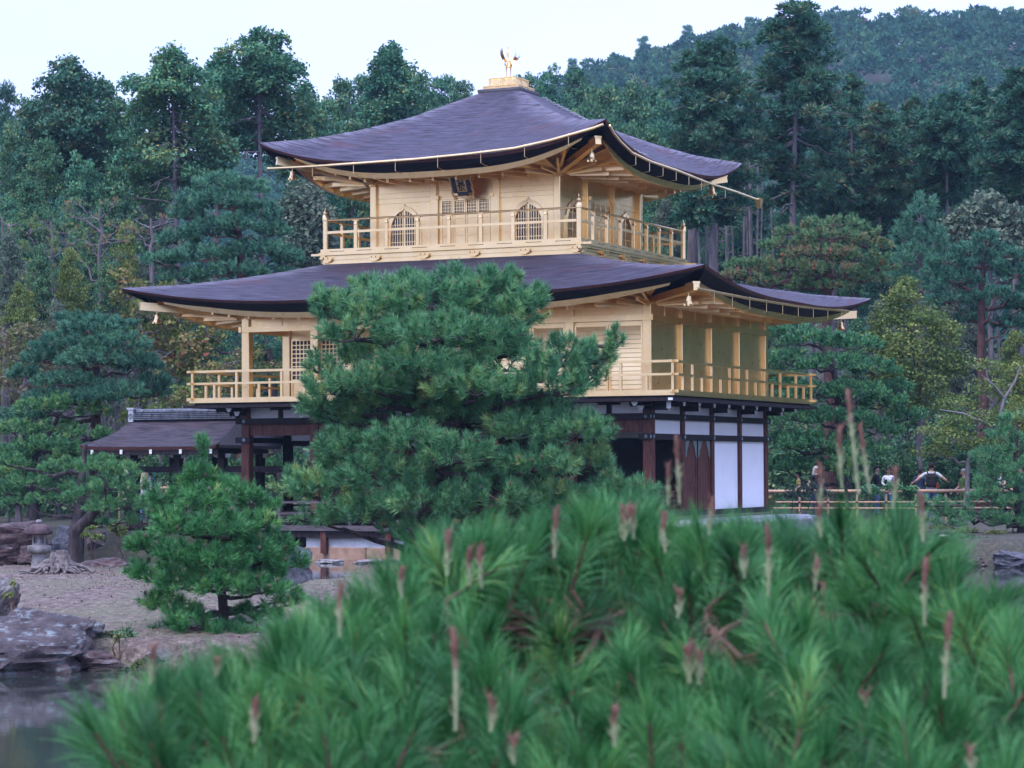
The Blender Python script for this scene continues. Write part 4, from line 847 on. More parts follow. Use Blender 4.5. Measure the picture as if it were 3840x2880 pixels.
# ------------------------------------------------------------------ open roofed jetty attached to the pavilion's left side
AX = thing('fishing_annex', 'small open dark timber annex with swept bark roof and tiled ridge', 'annex', (-15.4, 3.2, 0.0))
ry, rz_ = 3.1, 3.62; xa, xb = -17.15, -13.55
def annex_roof():
    m = MB(); uvs = []; n, nb = 14, 30
    for side in (-1, 1):
        vs_ = []
        for i in range(n+1):
            a = i/n; yy = ry+side*(1.52*a); zz = rz_-.80*(1.45*a-.45*a*a)
            for j in range(nb+1):
                b = j/nb; x0 = xa-.70*a**1.6; x1 = xb+.20*a; x_ = x0+(x1-x0)*b; sw = .07*a*(max(0, .22-b)/.22)**2+.05*a*(max(0, b-.8)/.2)**2; vs_.append((x_, yy, zz+sw)); uvs.append((x_, a*1.7))
        base = len(m.v); fs = [(i*(nb+1)+j, (i+1)*(nb+1)+j, (i+1)*(nb+1)+j+1, i*(nb+1)+j+1) for i in range(n) for j in range(nb)]; m.add(vs_, fs, 0)
        e = vs_[-(nb+1):]; lo = [(x_, y_-side*.04, z_-.10) for x_, y_, z_ in e]; lo2 = [(x_+.0, y_-side*.30, z_-.12) for x_, y_, z_ in e]
        m.add(e+lo+lo2, [(j, j+1, nb+2+j, nb+1+j) for j in range(nb)]+[(nb+1+j, nb+2+j, 2*nb+3+j, 2*nb+2+j) for j in range(nb)], 1); uvs += [(0, 0)]*(3*(nb+1))
        for col in (0, nb):
            ln = [vs_[i*(nb+1)+col] for i in range(n+1)]; sgn = 1 if col == 0 else -1
            m.add(ln+[(x_+.02*sgn, y_, z_-.10) for x_, y_, z_ in ln]+[(x_+.10*sgn, y_, z_-.11) for x_, y_, z_ in ln], [(i, i+1, n+2+i, n+1+i) for i in range(n)]+[(n+1+i, n+2+i, 2*n+3+i, 2*n+2+i) for i in range(n)], 1); uvs += [(0, 0)]*(3*(n+1))
    me = m.mesh('roof', ['annex_shingle', 'eave_edge'], True); li = np.empty(len(me.loops), np.int32); me.loops.foreach_get('vertex_index', li); uv = me.uv_layers.new(name='UVMap'); uv.data.foreach_set('uv', np.array(uvs, np.float32)[li].ravel())
    me.set_sharp_from_angle(angle=R_(40)) if hasattr(me, 'set_sharp_from_angle') else None
    o = link('roof', me); o.parent = AX; o.matrix_parent_inverse = WM[AX.name].inverted(); WM[o.name] = Matrix.Identity(4); return o
aroof = annex_roof()
sf = MB(); sf.box(xa-.45, xb+.1, ry-1.36, ry+1.36, 2.70, 2.735); part('ceiling_board', sf, 'timber_dark', aroof)
for i in range(5):                                            # stacked ridge tiles, row by row
    z = rz_-.03+.052*i; hw = .15-.012*i; x = xa+.16
    while x < xb-.05:
        m = MB(); x1 = min(x+.31, xb)
        if i < 4: m.box(x+.006, x1-.006, ry-hw-.02, ry+hw+.02, z+.012, z+.044)
        else: m.tube([(x+.004, ry, z+.03), (x1-.004, ry, z+.03)], .085, 10)
        part('ridge_tile', m, 'roof_tile', aroof); x += .31
m = MB(); m.box(xa+.1, xb-.02, ry-.085, ry+.085, rz_-.1, rz_+.2); part('ridge_core', m, 'eave_dark', aroof)
m = MB(); m.chbox(xa+.0, xa+.17, ry-.17, ry+.17, rz_-.08, rz_+.27, .01); m.box(xa-.03, xa+.20, ry-.19, ry+.19, rz_+.271, rz_+.33); et = part('ridge_end_tile', m, 'tile_end', aroof)
m = MB(); m.tf = lambda p: (xa+.085+p[0], ry-.172-p[1], rz_+.09+p[2]); m.tube([(.06*math.cos(a), 0, .06*math.sin(a)) for a in np.linspace(0, 2*math.pi, 15)], .014, 6); m.tube([(.03*math.cos(a)*(1-a/9), 0, .03*math.sin(a)*(1-a/9)) for a in np.linspace(0, 6, 10)], .009, 5); part('swirl_crest', m, 'roof_tile', et)
for i in range(5):
    x = xa-.30+(xb-xa+.3)*i/4
    m = MB(); m.bar((x, ry-1.50, 2.685), (x, ry+1.5, 2.685), .085, .12); o = part('rafter', m, 'timber_dark', aroof)
    m = MB(); m.box(x-.042, x+.042, ry-1.515, ry-1.502, 2.62, 2.742); part('white_end', m, 'white_paint', o)
m = MB(); m.bar((xa-.55, ry-1.40, 2.66), (xb+.2, ry-1.40, 2.66), .12, .13); o = part('eave_beam', m, 'timber_dark', AX)
m = MB(); m.box(xa-.565, xa-.552, ry-1.46, ry-1.34, 2.58, 2.73); part('white_end', m, 'white_paint', o)
for x in (-16.35, -14.92, -13.48):
    for y in (ry-1.0, ry+1.0):
        m = MB(); m.chbox(x-.105, x+.105, y-.105, y+.105, -.6, 2.62, .012); po = part('post', m, 'timber_dark', AX)
        for sg in (-1, 1): m = MB(); m.prism([(x+sg*.30, 2.60), (x+sg*.27, 2.54), (x+sg*.12, 2.50), (x+sg*.12, 2.62), (x+sg*.30, 2.62)], y-.05, y+.05); part('bracket', m, 'white_paint', po)
for y in (ry-1.0, ry+1.0):
    m = MB(); m.bar((-16.5, y, 2.19), (-11.6, y, 2.19), .09, .17); part('tie_beam', m, 'timber_dark', AX)
for x in (-16.35, -13.48): m = MB(); m.bar((x, ry-1.0, 2.192), (x, ry+1.0, 2.192), .09, .17); part('tie_beam', m, 'timber_dark', AX)
m = MB(); m.box(-16.7, -11.5, ry-1.2, ry+1.2, .55, .64); part('deck', m, 'timber_dark', AX)
m = MB(); m.box(-16.6, -11.6, ry-1.13, ry-1.05, .30, .545); part('deck_beam', m, 'timber_dark', AX)
railing(AX, (-16.5, ry-1.05), (-11.6, ry-1.05), 4, .64, 1.20, .95, 'timber_dark', .06, .1)
railing(AX, (-16.5, ry+1.05), (-11.6, ry+1.05), 4, .64, 1.20, .95, 'timber_dark', .06, .1)
m = MB(); m.add([(xb+.15, ry-1.45, 2.86), (-11.5, ry-1.2, 2.80), (-11.5, ry, 3.35), (xb+.05, ry, 3.62), (xb+.15, ry-1.45, 2.78), (-11.5, ry-1.2, 2.72)], [(0,1,2,3), (0,4,5,1)]); m.add([(xb+.15, ry+1.45, 2.86), (-11.5, ry+1.2, 2.80), (-11.5, ry, 3.35), (xb+.05, ry, 3.62)], [(3,2,1,0)]); part('link_roof', m, 'timber_dark', AX)

# ------------------------------------------------------------------ bamboo fence along the path on the right bank
def bamboo_rail(p, q, r, parent, name='bamboo_rail'):
    p, q = np.array(p), np.array(q); L_ = np.linalg.norm(q-p); pts = []; rad = []; n = max(2, int(L_/.38))
    for i in range(n+1):
        c_ = p+(q-p)*i/n
        for o_, k_ in ((-.02, 1), (-.008, 1.1), (.008, 1.1), (.02, 1)):
            if (i == 0 and o_ < 0) or (i == n and o_ > 0): continue
            pts.append(c_+(q-p)/L_*o_); rad.append(r*k_)
    m = MB(); m.tube(pts, rad, 9); return part(name, m, 'bamboo', parent, True)
fz = lambda u, v, d: at(u, v, d)
FN = thing('bamboo_fence', 'low tan bamboo rail fence with dark lashings along the path', 'fence', tuple(ground_at(3290, 76)))
P0, P1 = at(2820, 1843, 77.5), at(3570, 1841, 74.5); P2 = at(3560, 1840, 74.5); P3 = at(3800, 1838, 74.0)
bamboo_rail(P0, P1, .055, FN); bamboo_rail(P2, P3, .050, FN)
for dz in (-.34, -.53):
    bamboo_rail(P0+np.array((0,0,dz)), P1+np.array((0,0,dz)), .030, FN); bamboo_rail(P2+np.array((0,0,dz)), P3+np.array((0,0,dz)), .030, FN)
for f in np.linspace(.10, .97, 7):
    c_ = P0+(P1-P0)*f; m = MB(); b_ = c_.copy(); s_, d_ = sd(c_[0], c_[1]); b_[2] = gz(s_, d_)-.05; m.tube([b_, c_+np.array((0,0,-.05))], .035, 8); po = part('bamboo_post', m, 'bamboo', FN, True)
    for dz in (-.05, -.34): m = MB(); m.lathe([(.052, dz-.03), (.058, dz), (.052, dz+.03)], c_, 8); part('rope_lashing', m, 'rope', po)
FN2 = thing('bamboo_fence', 'tan bamboo rail fence seen through the posts of the open annex', 'fence', tuple(ground_at(620, 78)))
Q0, Q1 = at(430, 1832, 79), at(1000, 1826, 79); bamboo_rail(Q0, Q1, .05, FN2); bamboo_rail(Q0-np.array((0,0,.35)), Q1-np.array((0,0,.35)), .03, FN2)
for f in np.linspace(.03, .97, 5):
    c_ = Q0+(Q1-Q0)*f; s_, d_ = sd(c_[0], c_[1]); m = MB(); m.tube([(c_[0], c_[1], gz(s_, d_)-.05), c_-np.array((0,0,.05))], .03, 8); part('bamboo_post', m, 'bamboo', FN2, True)
# ================================================================== vegetation
def unit(a): return a/np.maximum(np.linalg.norm(a, axis=-1, keepdims=True), 1e-9)
def basis(ax, rng):
    r = rng.normal(size=ax.shape); a = unit(np.cross(ax, r)); return a, np.cross(ax, a)
AX3 = np.stack([_rt, _fw, _up])
def needle_mesh(pos, ax, rng, n, slen, nlen, w, spread=(.45, 1.35), tint0=None, seg=1, droop=0.):
    """needles bristling along short shoots: one thin blade per needle"""
    N = len(pos); ax = unit(ax); t_ = rng.random((N, n))**.8; a, b = basis(ax, rng)
    phi = rng.random((N, n))*2*math.pi; ang = spread[1]-(spread[1]-spread[0])*t_+rng.normal(size=(N, n))*.14
    rad = a[:, None]*np.cos(phi)[..., None]+b[:, None]*np.sin(phi)[..., None]
    d = ax[:, None]*np.cos(ang)[..., None]+rad*np.sin(ang)[..., None]; base = pos[:, None]+ax[:, None]*(t_*slen)[..., None]
    L = (nlen*(.72+.45*rng.random((N, n))))[..., None]; sidev = unit(np.cross(d, rng.normal(size=d.shape)))*w/2
    tip = base+d*L; tip[..., 2] -= droop*L[..., 0]
    tn = (np.full(N, .45) if tint0 is None else tint0)[:, None]+rng.normal(size=(N, n))*.12
    if seg == 1:
        v = np.stack([base-sidev, base+sidev, tip], 2).reshape(-1, 3); T = np.repeat(tn.ravel(), 3); f = np.arange(len(v)).reshape(-1, 3)
    else:
        mid = base+d*L*.55+rng.normal(size=d.shape)*L*.03; mid[..., 2] += droop*.2*L[..., 0]
        v = np.stack([base-sidev, base+sidev, mid-sidev*.9, mid+sidev*.9, tip], 2).reshape(-1, 3); T = np.repeat(tn.ravel(), 5); k = np.arange(len(v)//5)[:, None]*5
        f = (k[:, None]+np.array([[0,1,3],[0,3,2],[2,3,4]])[None]).reshape(-1, 3)
    return v, f, np.clip(T, 0, .999)
def leaf_mesh(pos, out, rng, size, aspect=.55, flat=.5, tint0=None):
    """kite-shaped leaves or sprays"""
    N = len(pos); nrm = unit(rng.normal(size=(N, 3))*.8+out*.5+np.array((0, 0, flat))); a, b = basis(nrm, rng); L = (size*(.6+.8*rng.random(N)))[:, None]
    v = np.stack([pos-a*L*.5, pos+b*L*.5*aspect, pos+a*L*.5, pos-b*L*.5*aspect], 1).reshape(-1, 3); k = np.arange(N)[:, None]*4
    f = (k[:, None]+np.array([[0,1,2],[0,2,3]])[None]).reshape(-1, 3); tn = (np.full(N, .45) if tint0 is None else tint0)+rng.normal(size=N)*.10
    return v, f, np.clip(np.repeat(tn, 4), 0, .999)
def spike_mesh(pos, ax, rng, size, aspect=.28, tint0=None):
    N = len(pos); ax = unit(ax); s_ = unit(np.cross(ax, rng.normal(size=ax.shape))); L = (size*(.6+.8*rng.random(N)))[:, None]
    v = np.stack([pos-s_*L*aspect*.5, pos+s_*L*aspect*.5, pos+ax*L], 1).reshape(-1, 3); tn = (np.full(N, .45) if tint0 is None else tint0)+rng.normal(size=N)*.09
    return v, np.arange(len(v)).reshape(-1, 3), np.clip(np.repeat(tn, 3), 0, .999)
def cat(parts):
    V, F_, T = [], [], []; o = 0
    for v, f, t_ in parts: V.append(v); F_.append(f+o); T.append(t_); o += len(v)
    return np.concatenate(V), np.concatenate(F_), np.concatenate(T)
def wpath(p, q, rng, n=5, w=.06, sag=0.):
    p, q = np.array(p, float), np.array(q, float); L = np.linalg.norm(q-p); out = []
    for i in range(n+1):
        f = i/n; c_ = p+(q-p)*f; k_ = math.sin(math.pi*f); c_ = c_+rng.normal(size=3)*w*L*k_; c_[2] -= sag*L*k_; out.append(c_)
    return out
def sphere_dirs(n, rng, zmin=-.35):
    d = unit(rng.normal(size=(n*3, 3))); d = d[d[:, 2] > zmin]; return d[:n]

def pad_tree(name, label, pads, depth, trunk, needles, mat, bark, rng, dens=1.0, category='pine tree', group=None, leaf=None, r0=.16, cones=0, up=.55, flatb=.55, twigs=4, tint=(.45, .17), trunk_ground=True, extra_limbs=()):
    """a tree modelled pad by pad; pads = (u, v, ru, rv, depth offset) read at the tree's own distance"""
    k = depth/FPX; base_u, base_v = trunk[0]
    tr = [at(u, v, depth+(0 if len(x) < 1 else x[0])) for u, v, *x in trunk]
    if trunk_ground: g0 = ground_at(base_u, depth+(trunk[0][2] if len(trunk[0]) > 2 else 0)); g0[2] -= .1; tr = [g0]+tr
    root = thing(name, label, category, tuple(tr[0]), group)
    wood = MB(); nT = len(tr); P = []
    for i in range(nT-1): P += wpath(tr[i], tr[i+1], rng, 4, .02)[:-1]
    P.append(tr[-1]); rad = [r0*(1-.75*(i/(len(P)-1))**1.1) for i in range(len(P))]; rad[0] *= 1.35; wood.tube(P, rad, 10); P = np.array(P)
    parts = []; cpos = []
    for (u, v, ru, rv, dd) in pads:
        c_ = at(u, v, depth+dd); R3 = np.array((ru*k, ru*k*.85, rv*k))
        # limb from the trunk
        below = P[P[:, 2] < c_[2]+.3*R3[2]]; below = below if len(below) else P[:1]
        j = np.argmin(np.linalg.norm((below-c_)*np.array((1, 1, 1.6)), axis=1)); st = below[max(0, j-1)]
        L = np.linalg.norm(c_-st); rl = min(r0*.5, .018+.028*L); pth = wpath(st, c_-np.array((0, 0, R3[2]*.35)), rng, 6, .055, .03); wood.tube(pth, [rl*(1-.72*i/6) for i in range(7)], 7)
        area = ru*rv*k*k
        if leaf is None:
            nsh, nn, sl, nl, w = needles; cnt = max(8, int(nsh*5.0*dens*area)); d = sphere_dirs(cnt, rng, -.45); cnt = len(d)
            rr = .70+.30*rng.random(cnt); d2 = d.copy(); d2[:, 2] = np.where(d2[:, 2] < 0, d2[:, 2]*flatb, d2[:, 2])
            pos = c_+(d2*R3*rr[:, None])@AX3; axd = unit((d*np.array((1, 1, .8)))@AX3*(1-up)+np.array((0, 0, up))+rng.normal(size=(cnt, 3))*.22)
            tb = np.clip(rng.normal(tint[0], tint[1], cnt)+rng.normal()*.07, .02, .97)
            parts.append(needle_mesh(pos-axd*sl*.6, axd, rng, nn, sl, nl, w, tint0=tb)); 
            for q_ in rng.integers(0, cnt, min(cnt, twigs)):
                wood.tube(wpath(c_-np.array((0, 0, R3[2]*.35)), pos[q_], rng, 3, .06), [rl*.35, rl*.28, rl*.2, rl*.12], 5)
            if cones: cpos.append((pos+axd*sl*.55)[rng.random(cnt) < cones])
        else:
            nsh, size, asp, fl = leaf; cnt = max(20, int(nsh*2.6*dens*area)); d = sphere_dirs(cnt, rng, -.8); cnt = len(d); rr = (.35+.65*rng.random(cnt)**.6)*(1+.22*vnoise(d*1.0, rng.integers(1e6), 2.3)); pos = c_+(d*R3*rr[:, None])@AX3
            tb = np.clip(rng.normal(tint[0], tint[1], cnt)+rng.normal()*.08+.10*vnoise(d, rng.integers(1e6), 3.), .02, .99)
            parts.append(leaf_mesh(pos, d@AX3, rng, size, asp, fl, tb))
            for q_ in rng.integers(0, cnt, min(cnt, twigs)): wood.tube(wpath(c_-np.array((0, 0, R3[2]*.3)), pos[q_], rng, 3, .08), [rl*.35, rl*.28, rl*.2, rl*.1], 5)
    for pts, r_ in extra_limbs: wood.tube([at(*p) for p in pts], np.linspace(r_, r_*.3, len(pts)), 7)
    part('trunk', wood, bark, root, True)
    V, F_, T = cat(parts); o = link('crown', np_mesh('crown', V, F_, mat, T)); o.parent = root; o.matrix_parent_inverse = WM[root.name].inverted()
    if cones and sum(map(len, cpos)):
        C_ = np.concatenate(cpos); v, f = ICO3; v = v[:]; n = len(C_); v2, f2 = ico(1); VV = (C_[:, None]+v2[None]*np.array((.020, .020, .034))).reshape(-1, 3); FF = (f2[None]+np.arange(n)[:, None, None]*len(v2)).reshape(-1, 3)
        o = link('cone_cluster', np_mesh('cone_cluster', VV, FF, 'cone_red')); o.parent = root; o.matrix_parent_inverse = WM[root.name].inverted(); o['kind'] = 'stuff'
    return root
D = 3840/2212                                                  # close views were read on a 2212 px wide copy of the photo
def dp(*pads, k=1.0, kz=1.0): return [(u*D, v*D, a*D*k, b*D*kz, dd) for u, v, a, b, dd in pads]
def dt(*pts): return [(p[0]*D, p[1]*D, *p[2:]) for p in pts]
rng = np.random.default_rng(21)

# ---- large black pine before the pavilion
cp = dp((930,655,125,55,-.2),(800,670,80,50,-.5),(1050,660,105,58,.1),(725,672,48,42,-.3),(1120,690,55,50,-.4),(765,722,75,36,-.9),(940,722,130,42,-1.1),(1060,735,95,42,-.8),
        (700,655,22,40,0),(790,630,40,34,.4),(880,615,50,30,.3),(985,610,48,34,.5),(1075,612,50,38,.2),(1150,650,36,36,-.2),
        (905,790,85,38,-1.4),(1095,785,100,46,-1.0),(1215,775,75,44,-.5),(1290,770,40,40,-.3),(1330,740,18,30,-.3),(1030,842,110,40,-1.5),(1185,838,90,40,-.9),(800,828,95,36,-.9),(715,838,60,36,-.4),(690,792,28,34,0),(1265,822,50,32,-.4),(690,880,48,30,.2),
        (1235,935,95,42,-.8),(1125,928,80,34,-1.1),(720,900,52,32,.3),(740,965,62,34,-.6),(880,955,95,38,-1.7),(985,985,85,42,-1.8),(835,1030,105,44,-1.3),(700,1062,80,42,-.4),(640,1050,45,34,.1),
        (1150,1005,100,40,-1.3),(1265,1000,60,36,-.5),(1325,1052,52,34,-.6),(1385,1066,34,26,-.7),(915,1088,110,42,-1.6),(1050,1075,95,40,-1.5),(785,1112,95,36,-.8),(900,1150,75,26,-1.2),(1180,1080,90,40,-.9),(690,1120,50,28,.2),(1260,1090,70,36,-.7),
        (930,860,150,60,1.1),(1100,900,130,60,1.3),(820,930,120,50,1.2),(960,760,160,70,1.2),(1000,1040,170,50,1.2),(840,860,120,50,.3),(1050,890,150,50,.2),(930,820,110,46,.2),(800,770,70,36,.4),(1150,890,90,40,.1),(760,1000,80,44,.4),(1080,1030,120,46,.3), k=1.02, kz=1.0)
pad_tree('black_pine', 'broad full black pine with long needles hiding the pavilion front', cp, 45, dt((885,1190),(925,1100),(960,960,.2),(955,850,.3),(950,740,.2),(960,650)), (50, 92, .23, .165, .0125), 'needle_deep', 'bark_black', rng, 1.0, r0=.19, cones=.10, up=.5, flatb=.8, twigs=5, tint=(.50, .18))
# ---- young pine on the island
yp = dp((410,1402,56,15,-.3),(495,1412,60,14,-.4),(560,1395,44,16,-.1),(350,1375,40,16,0),(438,978,11,40,0),(300,1180,26,20,0),(640,1215,22,20,.1),(636,1300,20,18,0),(585,1100,22,26,.1),(345,1075,22,24,.1),(425,1030,26,30,-.05),(462,1045,28,30,0),(400,1062,34,30,0),(505,1070,42,34,0),(440,1085,60,36,-.3),(360,1110,40,34,.1),(540,1085,30,30,.1),(385,1140,60,36,-.35),(470,1140,70,38,-.5),(555,1140,55,36,-.1),(320,1185,42,36,.1),(600,1185,36,32,.1),(400,1200,70,34,-.5),(545,1195,62,34,-.3),(335,1245,44,34,0),(470,1215,70,34,-.6),
        (605,1235,36,34,0),(395,1262,66,32,-.4),(480,1268,70,30,-.7),(565,1272,56,32,-.4),(350,1305,48,28,0),(300,1235,26,26,.2),(620,1290,26,26,.1),(420,1350,62,26,-.5),(500,1372,70,24,-.6),(560,1330,56,28,-.2),(455,1395,46,16,-.7),(390,1318,46,24,-.2),(480,1170,60,40,.5),(400,1240,60,40,.6),(560,1240,50,40,.5), k=.95, kz=.92)
pad_tree('young_pine', 'bushy young pine with bright needle tufts on the island', yp, 30.5, dt((482,1312),(470,1240),(455,1160),(445,1080),(439,985)), (150, 74, .125, .110, .0085), 'needle_young', 'bark_black', rng, 1.0, r0=.07, up=.5, flatb=.8, twigs=5, cones=.06, tint=(.48, .16))

# ---- other pines: (name label pads depth trunk)
pad_tree('umbrella_pine', 'layered pine with rounded crown and dark red trunk left of the annex roof', dp((200,712,85,30,0),(140,745,80,30,-.4),(255,745,85,34,-.3),(300,790,60,34,0),(200,780,90,36,-.8),(95,775,60,28,.2),(60,810,48,24,.3),(150,825,85,26,-.6),(330,828,46,28,.2),(262,850,62,30,-.9),(200,860,70,26,-1.0),(110,862,66,24,-.2),(60,900,70,26,.3),(340,850,36,22,.2),(170,690,55,18,.3),(250,700,50,18,.3), k=0.92, kz=0.80),
         72, dt((205,1000),(207,905),(206,860),(210,800),(208,730)), (56, 44, .19, .15, .032), 'needle_blue', 'bark_red', rng, 1.0, r0=.20, up=.5, flatb=.35, tint=(.50, .18))
pad_tree('spreading_pine', 'low spreading pine in fresh green with dark crooked limbs left of the annex', dp((150,868,70,22,0),(90,880,70,22,-.2),(205,890,46,20,.1),(30,930,50,28,-.4),(190,940,60,22,-.3),(120,925,60,22,.3),(100,965,80,28,-.7),(160,985,56,24,-.5),(30,985,50,26,-.3),(50,1020,60,26,-.6),(120,1020,60,22,0),(200,1000,50,22,.3),(15,1060,50,24,.2),(95,1062,60,20,.3),(232,950,36,18,.4), k=0.92, kz=0.80),
         71, dt((78,1150),(72,1090),(60,1030),(75,990),(110,930),(130,890)), (56, 42, .17, .135, .030), 'needle_fresh', 'bark_black', rng, 1.0, r0=.19, up=.55, flatb=.3, tint=(.55, .18))
pad_tree('spreading_pine', 'straight trunked pine of flat needle layers behind the stone lantern', dp((150,1010,70,26,.5),(60,1045,60,22,.3),(180,1050,60,22,.2),(110,1080,70,20,.0),(215,1000,40,24,.8),(40,1085,40,18,.1),(200,1085,40,18,.2),(225,1045,30,22,.6),(20,1000,40,26,.6), k=0.92, kz=0.80),
         66, dt((165,1150),(172,1080),(178,1020),(185,960)), (62, 42, .15, .12, .026), 'needle_fresh', 'bark_black', rng, 1.0, r0=.22, up=.5, flatb=.3, tint=(.40, .18))
pad_tree('bent_pine', 'small bent pine leaning right beside the weathered stump', dp((205,1012,44,22,0),(262,1022,44,24,.1),(290,1052,34,22,.1),(240,1052,46,22,-.2),(180,1075,36,16,-.1),(225,1098,40,18,-.3),(270,1092,46,24,-.1),(305,1085,30,20,.1),(255,1125,46,18,.2),(210,1130,28,14,.1),(165,1060,22,14,.2)),
         43.5, dt((158,1200),(162,1150),(190,1120),(218,1095),(225,1060),(232,1035)), (90, 44, .13, .10, .012), 'needle_fresh', 'bark_black', rng, 1.0, r0=.13, up=.5, flatb=.5, tint=(.47, .18))
pad_tree('cloud_pine', 'tall rounded cloud pine with red trunk above the lower roof left end', dp((480,396,72,26,0),(530,410,60,28,.2),(430,430,56,32,.3),(480,440,80,34,-.4),(400,465,44,30,.5),(560,462,56,34,.1),(515,488,58,32,-.9),(590,500,44,30,.2),(455,500,70,34,0),(385,520,56,30,.3),(430,555,90,32,-.4),(560,545,80,36,-.3),(620,560,44,26,.3),(350,565,50,24,.2),(500,590,100,28,-.5),(610,600,60,24,.2),(390,600,60,22,.2), k=0.92, kz=0.80),
         84, dt((520,800),(522,600),(520,540),(516,490),(500,420)), (46, 44, .20, .16, .036), 'needle_blue', 'bark_red', rng, 1.0, r0=.24, up=.55, flatb=.3, tint=(.52, .18))
pad_tree('rusty_pine', 'flat-topped pine with rust brown needle tips behind the right eave', dp((1800,482,70,16,0),(1730,500,60,18,.2),(1860,500,46,16,.2),(1790,515,90,20,-.4),(1700,530,70,18,.1),(1880,530,60,16,.3),(1770,548,90,20,-.6),(1850,558,80,20,-.2),(1660,570,60,18,.2),(1720,580,80,20,-.3),(1800,588,90,20,-.5),(1900,580,46,16,.2),(1620,592,60,16,.3),(1680,610,80,18,0),(1770,620,80,18,-.2),(1870,605,60,18,.1),(1600,575,40,18,.5),(1580,600,40,14,.4), k=0.92, kz=0.80),
         84, dt((1790,800),(1788,650),(1785,600),(1795,540),(1800,490)), (46, 40, .19, .15, .036), 'needle_rust', 'bark_red', rng, 1.0, r0=.22, up=.5, flatb=.3, tint=(.27, .17), twigs=8)
pad_tree('garden_pine', 'dense dark pine filling the space right of the gold railing', dp((1700,715,55,24,.6),(1760,735,80,30,0),(1840,745,70,30,.2),(1710,780,70,30,.2),(1800,790,90,32,-.5),(1890,800,60,30,.2),(1690,830,50,28,.6),(1760,850,90,32,-.2),(1850,850,80,32,-.5),(1910,870,60,28,.1),(1720,900,90,32,0),(1810,905,90,34,-.7),(1890,930,70,30,-.2),(1690,960,60,30,.4),(1760,960,90,34,-.4),(1850,975,90,32,-.3),(1940,840,40,24,.6),(1700,1010,60,26,.3),(1800,1010,80,26,0),(1960,900,50,26,.5), k=0.92, kz=0.80),
         79, dt((1830,1100),(1825,1000),(1815,900),(1800,800),(1770,740)), (46, 42, .19, .15, .034), 'needle_deep', 'bark_black', rng, 1.0, r0=.22, up=.45, flatb=.4, tint=(.40, .16))
pad_tree('red_pine', 'open red-trunked pine with tiers of whorled boughs at the forest edge', dp((2130,520,30,26,0),(2090,545,50,24,.1),(2170,550,50,24,.1),(2050,565,50,22,.3),(2130,575,60,24,-.3),(2200,590,50,26,.2),(2070,605,60,26,-.2),(2020,590,40,24,.4),(2150,640,60,24,-.5),(2210,660,50,26,.2),(2050,650,60,22,.3),(2180,700,50,26,.1),(2090,690,40,20,.5),(2240,620,50,30,.3), k=0.92, kz=0.80),
         88, dt((2122,900),(2120,740),(2123,600),(2128,520)), (40, 40, .20, .16, .036), 'needle_blue', 'bark_red', rng, 1.0, r0=.24, up=.5, flatb=.4, tint=(.44, .16), twigs=7)
pad_tree('shore_pine', 'near green pine drooping over the right bank at the fence end', dp((2195,905,36,24,.2),(2165,940,36,24,.1),(2210,965,44,26,0),(2140,985,46,24,-.1),(2195,1010,46,24,-.4),(2140,1025,36,22,.1),(2160,1040,56,26,-.5),(2220,1050,40,26,-.2),(2125,1062,36,20,-.1),(2140,1080,60,24,-.6),(2200,1090,50,24,-.4),(2065,1108,46,18,.1),(2120,1120,60,20,-.5),(2185,1130,50,20,-.4),(2235,1120,40,24,-.2),(2030,1100,36,14,.3),(2245,980,40,40,.2),(2010,1088,36,16,0),(1985,1092,26,12,.4),(2050,1132,40,14,-.1),(2240,1070,40,24,-.2),(2150,1005,40,22,.5)),
         63, dt((2205,1180),(2200,1100),(2190,1020),(2200,920)), (46, 42, .18, .135, .015), 'needle_deep', 'bark_black', rng, 1.0, r0=.15, up=.45, flatb=.7, tint=(.50, .16))
pad_tree('garden_pine', 'small bright pine clump standing behind the candles by the fence', dp((1825,985,26,20,0),(1812,1008,22,18,0),(1850,1005,30,20,.1),(1835,1035,34,18,-.1)), 73, dt((1830,1090),(1830,1010)), (40, 36, .17, .13, .022), 'needle_fresh', 'bark_black', rng, 1.0, r0=.08, up=.55, flatb=.6, tint=(.5, .16))
pad_tree('garden_pine', 'soft bluish pine rising behind the maple on the right', dp((1985,470,36,30,0),(1960,510,40,34,.2),(2010,520,44,34,-.2),(1970,560,50,34,-.3),(2025,570,44,32,.1),(1950,600,40,30,.3),(2000,620,60,34,-.2),(2000,440,26,24,.2)), 96, dt((1990,800),(1990,600),(1990,460)), (22, 36, .30, .20, .030), 'needle_blue', 'bark_grey', rng, 1.0, r0=.2, up=.55, flatb=.7, tint=(.50, .14))
pad_tree('garden_pine', 'shadowy pine behind the open second-floor porch', dp((440,740,40,26,0),(560,745,50,26,.2),(620,770,40,26,.2),(480,800,60,30,-.2),(570,820,60,30,0),(430,850,50,26,.1),(520,870,70,26,-.2),(600,880,50,26,.2),(400,900,60,26,.3)), 80, dt((600,1000),(590,800),(575,730)), (34, 36, .19, .15, .026), 'needle_blue', 'bark_black', rng, 1.0, r0=.24, up=.5, flatb=.5, tint=(.36, .15))
pad_tree('garden_pine', 'dark green pine seen between the annex posts', dp((560,1010,50,30,0),(620,1000,40,30,.2),(590,1060,60,30,-.2),(520,1060,40,26,.2),(640,1060,40,30,.1),(600,960,40,26,.3),(440,1000,40,30,.4),(400,960,40,26,.5)), 76, dt((600,1120),(595,1040),(590,960)), (36, 36, .17, .13, .024), 'needle_deep', 'bark_black', rng, 1.0, r0=.12, up=.5, flatb=.6, tint=(.38, .15))

